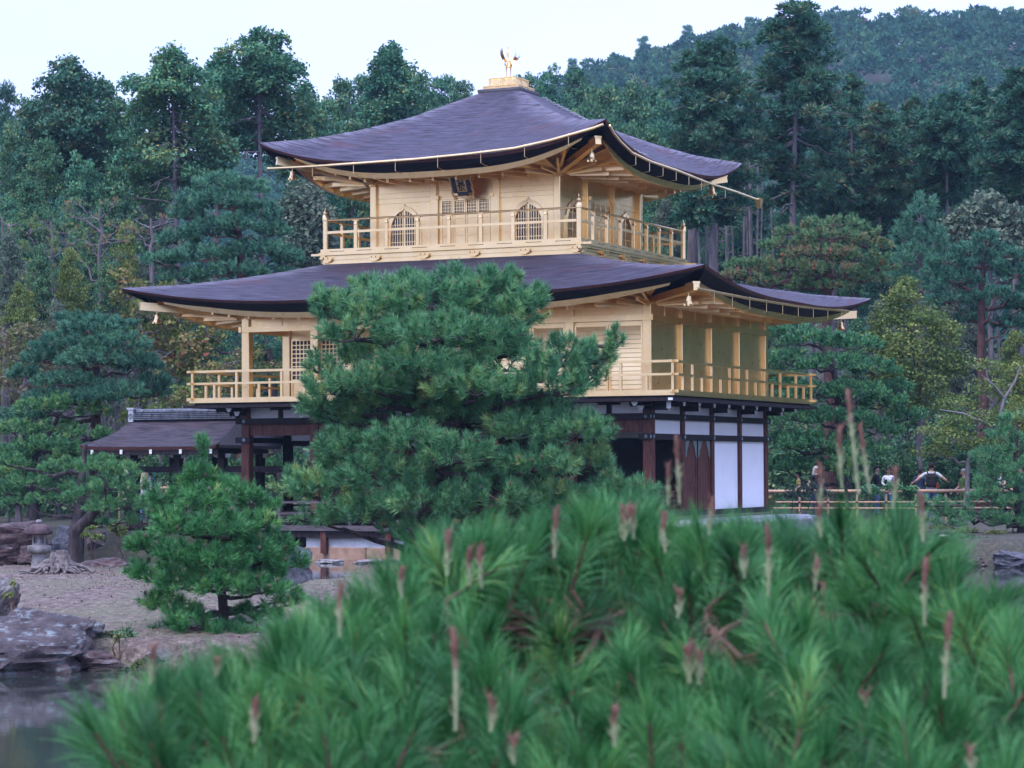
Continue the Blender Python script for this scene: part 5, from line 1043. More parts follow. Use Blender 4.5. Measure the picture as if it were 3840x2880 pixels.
# ---- leafy garden trees
LF = lambda n, s: (n, s, .6, .35)
pad_tree('maple_tree', 'tall yellow-green maple behind the right end of the gold railing', dp((1950,640,44,30,0),(1920,690,48,34,.2),(1990,690,54,36,-.2),(2040,720,44,36,.2),(1900,740,44,32,.2),(1960,750,64,40,-.4),(2030,780,50,38,0),(1920,800,60,36,-.1),(1985,820,66,38,-.4),(2060,790,36,34,.3),(1950,870,60,30,-.2),(2020,870,54,32,0),(1960,610,24,18,.3)), 83, dt((1985,1050),(1990,900),(1980,800),(1960,690)), None, 'leaf_olive', 'bark_grey', rng, 1.0, category='maple tree', leaf=LF(1000, .11), r0=.12, tint=(.24, .15), twigs=5)
pad_tree('maple_tree', 'olive maple with flat sprays and pale bare forks near the right edge', dp((2070,870,50,18,.2),(2140,840,50,24,0),(2110,905,70,22,-.3),(2030,930,56,20,.1),(2180,890,46,24,.1),(2070,950,70,22,-.4),(2140,960,60,22,-.1),(2020,975,50,18,.2),(2190,960,40,26,.2),(2200,800,40,24,.4),(2130,790,40,18,.4)), 74, dt((2085,1120),(2090,1000),(2110,930),(2150,860)), None, 'leaf_olive', 'bark_pale', rng, 1.0, category='maple tree', leaf=LF(800, .10), r0=.10, tint=(.27, .13), twigs=8, extra_limbs=[([(2160*D,900*D,73.6),(2170*D,860*D,73.5),(2192*D,825*D,73.5),(2205*D,790*D,73.6)], .06), ([(2170*D,860*D,73.5),(2150*D,835*D,73.4),(2120*D,810*D,73.4)], .04), ([(2130*D,915*D,73.4),(2080*D,893*D,73.3),(2030*D,885*D,73.3)], .045)])
pad_tree('autumn_tree', 'thin pale tree with yellow and red leaves at the roof tip', dp((270,600,30,22,0),(300,625,30,24,.1),(260,640,26,24,.1),(320,665,40,28,-.1),(350,700,46,30,0),(390,690,40,28,.2),(400,740,46,30,-.1),(330,740,46,28,.2),(430,760,40,30,.1),(370,790,46,26,.1),(280,690,30,22,.3),(455,720,36,30,.3),(420,800,40,24,.2),(245,590,16,16,.2)), 79, dt((345,1000),(340,850),(315,740),(295,670),(282,620)), None, 'leaf_autumn', 'bark_pale', rng, 1.0, category='autumn tree', leaf=(300, .17, .6, .2), r0=.09, tint=(.36, .20), twigs=10)
pad_tree('autumn_tree', 'pinkish brown leafy tree at the left edge above the pines', dp((60,720,50,30,0),(110,740,46,30,.1),(40,770,40,30,0),(90,790,50,30,.2),(20,820,40,30,.2),(150,715,36,24,.3),(75,850,50,26,.3),(5,740,30,30,.3)), 78, dt((40,1000),(45,880),(60,780)), None, 'leaf_pinkish', 'bark_grey', rng, 1.0, category='autumn tree', leaf=(380, .13, .6, .2), r0=.10, tint=(.40, .18), twigs=8)
pad_tree('autumn_tree', 'sparse tree with red berries and pale forked limbs behind the porch', dp((470,830,40,26,0),(430,870,36,24,.1),(500,790,44,26,.1),(540,760,40,24,.1),(450,800,34,24,.2),(400,860,30,22,.2),(520,840,40,24,.1),(580,800,40,26,.3)), 77, dt((440,1050),(445,900),(470,820),(490,780)), None, 'leaf_autumn', 'bark_pale', rng, 1.0, category='autumn tree', leaf=(380, .13, .6, .2), r0=.08, tint=(.34, .2), twigs=10)
pad_tree('weeping_tree', 'pale bare twigged tree drooping over the annex ridge', dp((370,870,26,20,0),(395,900,26,22,.1),(350,905,22,20,.1),(420,870,24,18,.1)), 72, dt((375,1050),(372,900),(365,860)), None, 'leaf_autumn', 'bark_pale', rng, 1.0, category='tree', leaf=(300, .10, .6, .2), r0=.045, tint=(.52, .2), twigs=12)
pad_tree('leafy_tree', 'greyish green broadleaf mass under the upper left eave', dp((660,420,44,36,0),(640,470,44,36,.2),(690,465,40,36,-.2),(650,520,50,36,-.2),(700,520,40,36,.1),(620,450,30,30,.3),(670,560,50,30,0)), 98, dt((665,800),(665,600),(665,460)), None, 'leaf_grey', 'bark_grey', rng, 1.0, category='tree', leaf=(430, .20, .6, .35), r0=.16, tint=(.40, .17))
pad_tree('leafy_tree', 'rounded grey-green tree with pinkish tips at the right forest edge', dp((2130,440,40,26,0),(2100,470,50,34,-.1),(2170,470,50,34,0),(2060,490,40,30,.3),(2130,510,60,36,-.4),(2200,500,44,36,.1),(2080,540,50,34,-.1),(2180,550,56,34,-.2),(2230,540,40,40,.3)), 97, dt((2140,800),(2140,600),(2140,480)), None, 'leaf_grey', 'bark_grey', rng, 1.0, category='tree', leaf=(430, .20, .6, .35), r0=.16, tint=(.42, .2))
pad_tree('leafy_tree', 'yellow-green low tree glimpsed behind the annex ridge', dp((400,850,40,22,0),(360,880,40,22,.1),(430,890,40,22,-.1),(470,860,30,20,.2),(330,850,30,20,.2)), 78, dt((400,1000),(400,900)), None, 'leaf_olive', 'bark_grey', rng, 1.0, category='tree', leaf=LF(700, .11), r0=.08, tint=(.40, .15))
# yellowing snags of the upper left
def tuft_snag(label, trunk, pads, depth, r0, mat='needle_rust', tint=(.50, .18), bark='bark_grey', name='topped_conifer'):
    return pad_tree(name, label, dp(*pads), depth, dt(*trunk), (16, 28, .16, .13, .016), mat, bark, rng, 1.0, category='tree', r0=r0, up=.35, flatb=.4, tint=tint, twigs=6)
tuft_snag('topped grey conifer with yellowing tufts on bare boughs', ((214,800),(214,560),(216,450)), ((170,440,34,10,0),(150,455,22,10,.2),(245,440,30,10,0),(180,470,46,10,-.2),(255,490,34,14,.1),(150,500,46,16,.1),(240,520,40,16,-.2),(190,510,40,12,.3),(160,540,50,20,.2),(275,500,28,14,.2),(250,560,40,20,.2)), 90, .14)
tuft_snag('short topped conifer stub with few yellow tufts', ((325,800),(326,560),(326,472)), ((360,470,30,10,0),(385,455,24,10,.2),(350,500,34,12,.1),(300,500,26,14,.2),(365,530,34,14,0),(290,470,30,14,.3)), 91, .15)
tuft_snag('yellow-green conifer with pale trunk at the left edge', ((112,820),(113,640),(110,480)), ((110,480,50,26,0),(60,500,50,26,.2),(150,520,46,26,-.1),(90,540,60,28,-.3),(40,560,50,26,.1),(140,570,50,28,.1),(100,600,60,28,-.2),(50,620,50,26,.1),(150,620,46,26,.2)), 88, .17, 'leaf_hinoki', (.72, .16))
tuft_snag('bare-trunked conifer cut by the left picture edge', ((10,900),(8,640),(5,470)), ((20,480,40,26,0),(5,540,40,26,.2),(30,600,40,26,.1),(0,650,40,26,.1),(25,690,36,22,.2)), 86, .16, 'leaf_hinoki', (.55, .16))

# ---- forest conifers: generated from an envelope
def conifer(name, label, u, vtop, vbot, hw, depth, kind, seed, dens=1.0, trunk_vis=0.35, lean=0, group=None, vground=None, dead=6, mat=None, tint=None, shape=None, openf=2.):
    rng = np.random.default_rng(seed); u, vtop, vbot, hw = u*D, vtop*D, vbot*D, hw*D; k = depth/FPX
    g0 = ground_at(u, depth); top = at(u+lean*D, vtop, depth); H = top[2]-g0[2]; zlo = at(u, vbot, depth)[2]; R0 = hw*k
    root = thing(name, label, 'conifer tree', tuple(g0), group); wood = MB(); r0 = max(.10, H*.0115)
    tp = [g0+(top-g0)*f+np.array((math.sin(f*5+seed), math.cos(f*4+seed), 0))*.12*f for f in np.linspace(0, 1, 12)]; wood.tube(tp, [r0*(1.25-1.18*f) for f in np.linspace(0, 1, 12)], 9)
    tpos = lambda z: np.array([np.interp(z, [p[2] for p in tp], [p[i] for p in tp]) for i in range(3)])
    parts = []; HC = top[2]-zlo
    prof = shape or {'cedar': ([0, .06, .2, .45, .75, 1], [.10, .42, .80, 1.0, .95, .55]), 'hinoki': ([0, .05, .14, .3, .55, .8, 1], [.10, .36, .60, .82, 1.0, 1.0, .75]), 'slim': ([0, .1, .4, .8, 1], [.08, .45, .9, 1, .6])}[kind]
    nb = int((95 if kind == 'cedar' else 120)*dens); mat = mat or ('leaf_cedar' if kind != 'hinoki' else 'leaf_hinoki'); tm, ts = tint or (.47, .20)
    for i in range(nb):
        f = (i+rng.random())/nb; f = f**.85; z = top[2]-HC*f; Rm = R0*np.interp(f, *prof)*rng.uniform(.25, 1.2); a = i*2.4+rng.normal()*.35
        c0 = tpos(z+.25*Rm); dirv = np.array((math.cos(a), math.sin(a), 0)); tipp = c0+dirv*Rm+np.array((0, 0, -.28*Rm+.12*Rm*rng.normal()))
        if -dirv@_fw > .05 and f > openf and rng.random() < .93: continue                # the side that has lost its boughs shows the trunk
        wood.tube(wpath(c0, tipp, rng, 4, .05, .04), np.linspace(max(.02, r0*.20*(.4+f)), .012, 5), 5)
        if kind == 'hinoki':
            n = int(dens*115*Rm)+40; tt = rng.beta(2.2, 1.2, n); sdv = np.array((-dirv[1], dirv[0], 0)); wl_ = .34*Rm*(1.15-tt)*np.sqrt(tt)+.10
            pos = c0+(tipp-c0)[None]*tt[:, None]*1.06+sdv[None]*(rng.normal(size=n)*wl_)[:, None]+np.array((0, 0, 1.))[None]*(rng.normal(size=n)*.13-.10*np.abs(rng.normal(size=n))+.10*np.sin(tt*9+i))[:, None]
            tb = np.clip(rng.normal(tm, ts*.8, n)+rng.normal()*.15, .02, .98); parts.append(leaf_mesh(pos, np.tile(dirv*.3+np.array((0, 0, .6)), (n, 1)), rng, .17, .6, .5, tb)); continue
        for q_ in range(3 if Rm > .8 else 2):                # clumps along the outer bough
            ff = 1.0-.33*q_+rng.normal()*.06; cc = c0+(tipp-c0)*ff+rng.normal(size=3)*.18*R0*.35; br = R0*rng.uniform(.11, .21)*(1.05-.12*q_)*(.62+.38*min(1, f*2.2))
            if kind == 'hinoki': br *= .72
            n = int(dens*190*(br/.7)**1.6)+30; d = sphere_dirs(n, rng, -.55); n = len(d); sh = np.array((1, 1, .72 if kind == 'cedar' else .42)); rr = (.55+.45*rng.random(n))*(1+.18*vnoise(d, rng.integers(1e6), 2.5)); pos = cc+d*sh*br*rr[:, None]
            tb = np.clip(rng.normal(tm, ts*.8, n)+rng.normal()*.17, .02, .98); sz = np.clip(depth/110*.21, .16, .4)
            if kind == 'cedar' or kind == 'slim': parts.append(spike_mesh(pos, d*np.array((1, 1, .7))+np.array((0, 0, .25))+rng.normal(size=(n, 3))*.35, rng, sz, .42, tb))
            else: parts.append(leaf_mesh(pos, d, rng, sz*1.05, .62, .35, tb))
    for i in range(dead):                                     # dead lower boughs
        z = g0[2]+(zlo-g0[2])*rng.uniform(.35, 1.15); a = rng.uniform(0, 6.28); c0 = tpos(z); L = R0*rng.uniform(.35, .9); q_ = c0+np.array((math.cos(a)*L, math.sin(a)*L, L*rng.uniform(-.35, .15))); pth = wpath(c0, q_, rng, 4, .07, -.05); wood.tube(pth, [.045, .036, .028, .02, .01], 5); wood.tube(wpath(pth[2], pth[2]+(q_-c0)*.4+rng.normal(size=3)*.25, rng, 2, .1), [.02, .014, .008], 4)
    part('trunk', wood, 'bark_grey', root, True)
    V, F_, T = cat(parts); o = link('crown', np_mesh('crown', V, F_, mat, T)); o.parent = root; o.matrix_parent_inverse = WM[root.name].inverted(); return root
GF = None
conifer('cypress_tree', 'tall cypress with bare lower trunk and many dead boughs, widest of the left skyline', 380, 105, 400, 125, 102, 'hinoki', 31, 1.2, dead=34, openf=.42, tint=(.58, .15))
conifer('cypress_tree', 'tallest loose-crowned cypress left of the upper roof', 572, 68, 330, 125, 106, 'hinoki', 32, 1.2, lean=-8, dead=22, openf=.5, tint=(.52, .15))
conifer('cypress_tree', 'pointed dark cypress standing on the far left skyline', 148, 128, 400, 105, 104, 'hinoki', 33, 1.1, dead=6, mat='leaf_cedar')
conifer('cypress_tree', 'rounded shoulder cypress between the two tallest left trees', 470, 118, 330, 70, 110, 'hinoki', 34, 1.0)
conifer('cypress_tree', 'slender cypress with visible thin stem behind the upper roof', 842, 95, 270, 62, 118, 'hinoki', 35, .9, dead=10)
conifer('cypress_tree', 'small cypress just right of the tallest left tree', 660, 185, 420, 60, 112, 'hinoki', 36, .8)
conifer('cedar_tree', 'towering cedar with two-pronged broken crown and thick bare trunk', 1706, 8, 440, 112, 104, 'cedar', 41, 1.6, lean=10, dead=16, openf=.58, shape=([0, .05, .15, .3, .42, .55, .75, 1], [.25, .5, .62, .60, .95, 1.0, .98, .7]))
conifer('cedar_tree', 'dense domed cedar touching the right end of the upper eave', 1535, 95, 470, 110, 100, 'cedar', 42, 1.6, dead=4, shape=([0, .05, .15, .35, .7, 1], [.3, .55, .75, 1.0, 1.0, .6]))
conifer('cedar_tree', 'small lopped cedar with stumpy trunk under the upper eave', 1510, 405, 490, 38, 96, 'cedar', 43, .8, dead=3, shape=([0, .15, .5, 1], [.6, 1, 1, .5]))
conifer('cedar_tree', 'narrow cedar with open stem right of the towering cedar', 1845, 165, 400, 46, 112, 'cedar', 44, .9, dead=8, openf=.4)
conifer('cedar_tree', 'broad oval cedar on the right skyline', 2050, 208, 440, 90, 106, 'cedar', 45, 1.4, dead=6, openf=.7, tint=(.46, .17))
conifer('cedar_tree', 'rounded cedar peering over the broad oval one', 2110, 170, 400, 56, 116, 'cedar', 46, .9)
conifer('cedar_tree', 'drooping cedar at the right picture edge', 2195, 150, 430, 80, 100, 'cedar', 47, 1.3, dead=6)
conifer('cedar_tree', 'brownish cedar in the gap below the distant hill', 1895, 230, 470, 62, 108, 'cedar', 48, 1.0, tint=(.62, .18))
conifer('cedar_tree', 'mid-height cedar left of the broad oval one', 1975, 215, 450, 54, 113, 'cedar', 49, .9)
conifer('cedar_tree', 'dark cedar low between trunks right of the towering cedar', 1800, 290, 520, 60, 108, 'cedar', 50, .9)
# bare plantation stems under the cedars
for i, (u, vt, r) in enumerate(((1497,420,.26),(1528,400,.14),(1548,420,.10),(1570,425,.16),(1585,430,.09),(1603,440,.12),(1620,400,.17),(1638,440,.10),(1660,440,.09),(1545,415,.08),(1612,430,.08),(1648,420,.08))):
    d_ = 107+(i*7 % 13); rg_ = np.random.default_rng(500+i); g0 = ground_at(u*D, d_); tp = at((u+rg_.normal()*4)*D, (vt-130)*D, d_); m = MB(); P = wpath(g0, tp, rg_, 8, .004); r *= .95 if i == 0 else .62; m.tube(P, np.linspace(r*1.15, r*.7, 9), 8)
    for j in range(9):
        c0 = np.array(P[rg_.integers(4, 8)])+np.array((0, 0, rg_.uniform(-.8, .8))); a = rg_.uniform(0, 6.28); L = rg_.uniform(.3, 1.3); m.tube(wpath(c0, c0+np.array((math.cos(a)*L, math.sin(a)*L, rg_.uniform(-.3, .5)*L)), rg_, 3, .08), [.025, .02, .014, .007], 4)
    lab = 'thick rough lopped trunk beside the third-floor balcony' if i == 0 else 'tall bare forest stem standing in the dark under the cedars'
    o = single('bare_tree', m.mesh('bare_tree', 'bark_grey', True), lab, 'tree trunk', None if i == 0 else 'bare plantation stems')

# forest fill: a few kinds, each tree its own object with its own place
def proto(kind, seed):
    """crown and trunk meshes of a 12 m forest tree at the origin"""
    rng = np.random.default_rng(seed); wood = MB(); wood.tube([(0,0,-.3),(.1,.05,4),(0,.1,8),(.05,0,11.4)], [.20,.16,.10,.03], 8); parts = []
    nb = 46
    for i in range(nb):
        f = (i+rng.random())/nb; z = 11.7-9.2*f**.9; Rm = {'round': 3.0*math.sin(min(1, f*1.25+.12)*math.pi*.62), 'olive': 3.0*math.sin(min(1, f*1.2+.14)*math.pi*.62), 'grey': 3.0*math.sin(min(1, f*1.25+.12)*math.pi*.62), 'cone': .5+2.7*f**.75, 'loose': 3.1*math.sin(min(1, f*1.1+.15)*math.pi*.6)}[kind]*rng.uniform(.4, 1.08); a = i*2.4+rng.normal()*.4
        c0 = np.array((0, 0, z)); tipp = c0+np.array((math.cos(a)*Rm, math.sin(a)*Rm, -.1*Rm+.25*rng.normal())); wood.tube(wpath((0, 0, max(1.5, z-1.0)), tipp, rng, 3, .06), [.06, .045, .03, .012], 5)
        for q_ in range(2):
            cc = c0+(tipp-c0)*(1-.42*q_)+rng.normal(size=3)*.25; br = rng.uniform(.65, 1.15); n = int(130*br); d = sphere_dirs(n, rng, -.6); n = len(d); pos = cc+d*np.array((1, 1, .62))*br*((.45+.55*rng.random(n))*(1+.2*vnoise(d, rng.integers(1e6), 2.5)))[:, None]
            tb = np.clip(rng.normal(.42, .16, n)+rng.normal()*.09, .02, .98)
            parts.append(spike_mesh(pos, d+rng.normal(size=(n, 3))*.4+np.array((0, 0, .2)), rng, .34, .42, tb) if kind == 'cone' else leaf_mesh(pos, d, rng, .27, .65, .35, tb))
    V, F_, T = cat(parts); return wood, (V, F_, T)
PROTO = {}
for kd, sds, mt in (('round', (61, 62, 63), 'leaf_broad'), ('cone', (64, 65), 'leaf_cedar'), ('loose', (66, 67), 'leaf_hinoki'), ('olive', (68, 69), 'leaf_olive'), ('grey', (70, 71), 'leaf_grey')):
    for s_ in sds: w_, (V, F_, T) = proto(kd, s_); PROTO[(kd, s_)] = (w_.mesh('trunk', 'bark_grey', True), np_mesh('crown', V, F_, mt, T))
KL = {'round': 'rounded broadleaf tree', 'olive': 'yellow-green leafy tree', 'grey': 'greyish green leafy tree', 'cone': 'dark pointed conifer', 'loose': 'loose feathery cypress'}
def fill_tree(u, vtop, d, hw, kd, i, where, group):
    """copy of a kind, scaled to its own height and spread; u/vtop on the 2212 px copy"""
    rg_ = np.random.default_rng(900+i); ks = [k_ for k_ in PROTO if k_[0] == kd]; tr, cr = PROTO[ks[i % len(ks)]]; g0 = ground_at(u*D, d); H = at(u*D, vtop*D, d)[2]-g0[2]; w_ = hw*D*d/FPX/3.1
    o = bpy.data.objects.new('forest_tree', None); COL.objects.link(o); o.location = g0; o.rotation_euler = (0, 0, rg_.uniform(0, 6.28)); sc_ = (w_, w_, H/11.9); o.scale = sc_
    adj = ('towering' if H > 24 else 'tall' if H > 16 else 'medium-sized' if H > 9 else 'low')+(' broad' if w_ > 1.25 else ' slim' if w_ < .85 else '')
    o['label'] = adj+' '+KL[kd]+' '+where; o['category'] = 'tree'; o['group'] = group+', '+adj+' '+kd
    kz = min(H/11.9, w_*1.55)                                # crowns keep their own proportions on a longer or shorter trunk
    for nm, me in (('trunk', tr), ('crown', cr)):
        c_ = bpy.data.objects.new(nm, me); COL.objects.link(c_); c_.parent = o
        if nm == 'crown': c_.scale = (1, 1, kz/(H/11.9)); c_.location = (0, 0, 11.9*(1-kz/(H/11.9)))
    return o
i = 0
for row, where, group in (
    ([(30,255,112,60,'round'),(95,300,100,55,'round'),(10,185,150,50,'cone'),(60,200,135,55,'round'),(225,175,125,60,'round'),(255,215,108,60,'round'),(310,190,120,50,'loose'),(330,300,108,60,'round'),(60,390,92,50,'round'),(180,330,98,60,'loose'),(250,360,95,60,'round'),(20,420,95,50,'loose')], 'in the wooded slope on the left', 'left forest trees'),
    ([(700,205,135,55,'loose'),(740,170,150,60,'round'),(790,150,155,55,'loose'),(900,140,160,60,'round'),(960,150,165,55,'loose'),(1000,175,150,50,'round'),(700,300,115,60,'loose'),(760,260,120,60,'round'),(930,200,130,70,'round'),(870,250,120,60,'loose'),(640,330,100,50,'cone'),(1060,185,160,50,'loose'),(1140,150,170,60,'round'),(1190,140,160,55,'loose')], 'on the slope behind the upper roof', 'forest trees behind the roof'),
    ([(1250,150,170,70,'round'),(1310,170,150,70,'round'),(1370,180,145,70,'round'),(1420,190,150,60,'loose'),(1340,250,125,70,'round'),(1290,230,130,60,'round'),(1410,280,118,60,'round'),(1460,270,112,50,'loose'),(1440,340,104,50,'round'),(1500,250,125,60,'cone'),(1620,260,122,60,'cone'),(1390,330,108,50,'loose'),(1440,430,101,44,'grey'),(1420,520,97,40,'round')], 'between the upper roof and the domed cedar', 'forest trees right of the roof'),
    ([(1780,240,140,60,'cone'),(1830,270,130,55,'cone'),(1930,260,128,60,'cone'),(2010,260,125,60,'cone'),(2090,260,120,60,'cone'),(2160,270,118,60,'cone'),(1760,360,118,60,'cone'),(1850,380,112,60,'loose'),(1920,400,108,60,'cone'),(1990,400,108,50,'cone'),(2070,400,110,60,'cone'),(2230,240,125,70,'cone'),(1700,420,112,55,'cone')], 'in the forest below the far hill', 'right forest trees'),
    ([(1480,430,122,60,'cone'),(1560,430,124,60,'cone'),(1640,440,122,60,'cone'),(1600,470,130,60,'round'),(1520,480,130,60,'round'),(1690,470,126,60,'cone'),(1450,480,110,45,'round'),(1420,450,105,40,'loose')], 'in the dark behind the bare forest stems', 'trees behind the bare stems'),
    ([(1690,960,90,50,'round'),(1750,930,92,60,'round'),(1830,960,88,50,'round'),(1900,970,86,55,'round'),(1960,960,84,50,'round'),(2020,940,88,50,'round'),(2080,960,86,50,'round'),(2150,930,90,60,'round'),(1720,1010,84,30,'round'),(2060,880,92,50,'round'),(1700,860,93,44,'round'),(1900,650,99,46,'grey'),(1850,690,95,46,'round'),(1960,720,96,44,'round'),(2100,700,97,46,'grey'),(2190,720,95,46,'olive'),(2060,640,100,46,'grey'),(2200,860,86,44,'olive'),(1690,680,97,40,'round'),(1640,640,100,40,'round')], 'in the shrubby shade behind the bamboo fence', 'shrubby trees behind the fence'),
    ([(60,900,82,60,'round'),(130,930,80,55,'round'),(240,940,82,50,'round'),(310,930,84,50,'round'),(380,960,86,50,'round'),(460,950,84,50,'round'),(520,930,88,50,'round'),(20,960,78,50,'round'),(250,620,100,50,'loose'),(180,640,96,45,'round'),(420,640,98,45,'loose'),(560,640,100,60,'round'),(320,640,104,50,'round'),(470,690,92,50,'loose'),(60,620,98,45,'loose'),(20,500,84,40,'grey'),(85,530,83,40,'round'),(150,540,84,38,'olive'),(235,560,84,38,'round'),(300,610,83,36,'olive'),(45,610,82,40,'olive'),(120,650,82,38,'grey'),(190,470,92,40,'round'),(270,480,93,40,'olive'),(30,560,94,50,'olive'),(150,590,93,46,'olive'),(290,560,97,44,'grey'),(360,600,95,46,'olive'),(230,700,88,40,'grey'),(20,680,88,46,'olive'),(440,600,102,44,'grey'),(640,560,99,44,'grey'),(100,480,99,50,'grey'),(330,440,103,46,'grey'),(60,430,103,44,'olive'),(540,820,86,46,'olive'),(620,700,93,44,'olive'),(430,720,90,44,'olive'),(300,820,84,44,'olive')], 'in the garden thicket behind the annex', 'trees behind the annex'),
    ([(2330+95*j, 380-12*j+30*(j%3), 98-1.6*j+6*(j%2), 95+5*j, 'cone' if j % 3 else 'round') for j in range(15)]+[(2360+150*j, 560-25*j, 82-.5*j, 90+6*j, 'round') for j in range(10)], 'added unseen on the right shore for the gold side wall to reflect', 'added reflection trees right of the view'),  # unseen trees, added and sized for dark reflections in the gold side wall
    ([(-120,260,100,90,'cone'),(-260,250,96,90,'round'),(-420,240,92,100,'cone'),(-100,640,84,70,'round'),(-260,640,80,80,'round'),(-600,300,88,100,'round')], 'continuing the wooded left shore beyond the view', 'left shore trees beyond the view')):
    for u, vt, d_, hw, kd in row: fill_tree(u, vt, d_, hw, kd, i, where, group); i += 1

# ---- wooded far hill, one mass
rng = np.random.default_rng(77); pts = []
for d_ in np.arange(175, 640, 6.2):
    half = .29*d_+10; ss = np.arange(-half, half, 6.4)+rng.uniform(-2, 2); pts.append(np.stack([ss+rng.normal(size=len(ss))*1.5, np.full(len(ss), d_)+rng.normal(size=len(ss))*2], -1))
pts = np.concatenate(pts); uu = 1920+9181*pts[:, 0]/pts[:, 1]
keep = (pts[:, 1] > 300) | (rng.random(len(pts)) < .8); pts = pts[keep]; zz = ground_z(pts[:, 0], pts[:, 1]); X_, Y_ = xy(pts[:, 0], pts[:, 1]); parts = []
N = len(pts); ctr = np.stack([X_, Y_, zz], -1); hgt = rng.uniform(4.5, 9.0, N); ttone = np.clip(rng.normal(.42, .17, N), .05, .99); ttone = np.minimum(ttone, .90); ttone[rng.random(N) < .003] = .985
for j in range(3):
    cc = ctr+np.stack([rng.normal(size=N)*1.3, rng.normal(size=N)*1.3, hgt*(.62+.16*j)], -1); br = rng.uniform(1.5, 2.9, N)*(1-.22*j); n = 72; d = unit(rng.normal(size=(N, n, 3))); d[..., 2] = np.abs(d[..., 2])*1.0-.25
    pos = cc[:, None]+d*br[:, None, None]*np.array((1, 1, .8))*(.7+.4*rng.random((N, n, 1))); tb = np.repeat(ttone, n)
    parts.append(spike_mesh(pos.reshape(-1, 3), d.reshape(-1, 3)+rng.normal(size=(N*n, 3))*.5+np.array((0, 0, .25)), rng, .80, .75, tb+np.repeat(rng.normal(size=N)*.06, n)))
V, F_, T = cat(parts); o = link('hillside_forest', np_mesh('hillside_forest', V, F_, 'leaf_hill', T)); o['kind'] = 'stuff'; o['label'] = 'hazy blue-green forest covering the far hillside'; o['category'] = 'forest'
# a few taller pines breaking the ridge line
for i_, (u, vt) in enumerate(((1395,70),(1490,45),(1600,55),(1625,28),(2135,4),(2190,6),(1690,22),(1850,14),(1240,118))):
    rg_ = np.random.default_rng(1300+i_); d_ = 560; g0 = ground_at(u*D, d_); H = max(8., at(u*D, vt*D, d_)[2]-g0[2]); tr, cr = PROTO[('loose', 66)]; o = bpy.data.objects.new('ridge_tree', None); COL.objects.link(o); o.location = g0; w_ = .75; o.scale = (w_, w_, H/11.9); o.rotation_euler = (0, 0, i_*1.3)
    o['label'] = 'tree standing proud of the far ridge line'; o['category'] = 'tree'; o['group'] = 'ridge line trees'
    for nm, me in (('trunk', tr), ('crown', cr)): c_ = bpy.data.objects.new(nm, me); COL.objects.link(c_); c_.parent = o

# ---- undergrowth that closes the forest floor
rng = np.random.default_rng(55); n = 1500; dd_ = np.sqrt(rng.uniform(80**2, 150**2, n)); ss_ = rng.uniform(-.27, .33, n)*dd_; ok = ~((ss_ > 3) & (ss_ < 22) & (dd_ < 86)); ss_, dd_ = ss_[ok], dd_[ok]; n = len(ss_)
X_, Y_ = xy(ss_, dd_); ctr = np.stack([X_, Y_, ground_z(ss_, dd_)], -1); hg = rng.uniform(.8, 3.2, n); m_ = 110; d = unit(rng.normal(size=(n, m_, 3))); d[..., 2] = np.abs(d[..., 2]); wd = rng.uniform(1.0, 2.2, n)
pos = ctr[:, None]+d*np.stack([wd, wd, hg], -1)[:, None]*(.55+.5*rng.random((n, m_, 1))); tb = np.clip(np.repeat(rng.normal(.42, .2, n), m_)+rng.normal(size=n*m_)*.1, .02, .98)
V, F_, T = leaf_mesh(pos.reshape(-1, 3), d.reshape(-1, 3), rng, .26, .6, .35, tb); o = link('undergrowth', np_mesh('undergrowth', V, F_, 'leaf_broad', T)); o['kind'] = 'stuff'; o['label'] = 'dense leafy undergrowth covering the forest floor'; o['category'] = 'undergrowth'

# ---- shrubs, ferns and grasses
rng = np.random.default_rng(99)
def shrub(label, blobs, depth, mat, n, size, tint=(.45, .17), name='shrub', stem=True):
    parts = []; k = depth/FPX; st = MB(); g0 = ground_at(blobs[0][0]*D, depth); root = thing(name, label, 'shrub', tuple(g0))
    for u, v, ru, rv in blobs:
        c_ = at(u*D, v*D, depth); d = sphere_dirs(n, rng, -.7); m_ = len(d); R3 = np.array((ru*D*k, ru*D*k*.8, rv*D*k)); pos = c_+(d*R3*((.4+.6*rng.random(m_))*(1+.25*vnoise(d, rng.integers(1e6), 2.6)))[:, None])@AX3
        parts.append(leaf_mesh(pos, d@AX3, rng, size, .42, .3, np.clip(rng.normal(tint[0], tint[1], m_), .02, .98))); st.tube(wpath(g0-np.array((0,0,.05)), c_, rng, 4, .08), [.022, .018, .014, .01, .006], 5)
        for q_ in range(5): st.tube(wpath(c_, pos[rng.integers(m_)], rng, 3, .1), [.008, .006, .005, .003], 4)
    V, F_, T = cat(parts); o = link('foliage', np_mesh('foliage', V, F_, mat, T)); o.parent = root; o.matrix_parent_inverse = WM[root.name].inverted(); part('stem', st, 'twig_brown', root); return root
shrub('low evergreen shrub spilling over the dark rock at the water', ((190,1385,26,14),(225,1375,34,14),(265,1372,30,16),(240,1395,34,14),(205,1400,24,12)), 29.5, 'leaf_broad', 300, .05, (.50, .16))
shrub('fern clump at the shaded waterline behind the bent pine', ((195,1140,12,6),(185,1155,14,6),(210,1160,14,6)), 64, 'leaf_olive', 120, .12, (.42, .15), 'fern')
shrub('tall bright grass tuft beside the annex foot', ((248,1140,14,14),(262,1148,10,12)), 65, 'moss_grass', 160, .16, (.6, .15), 'grass_tuft')
shrub('dark shrub in front of the bamboo fence', ((1712,1068,20,18),(1735,1062,20,20),(1760,1055,20,22),(1785,1068,18,16)), 69, 'leaf_grey', 260, .09, (.35, .14))
shrub('leafy green clump at the corner of the white wall', ((1668,1085,14,14),(1660,1098,10,8)), 68, 'leaf_olive', 160, .08, (.35, .14))
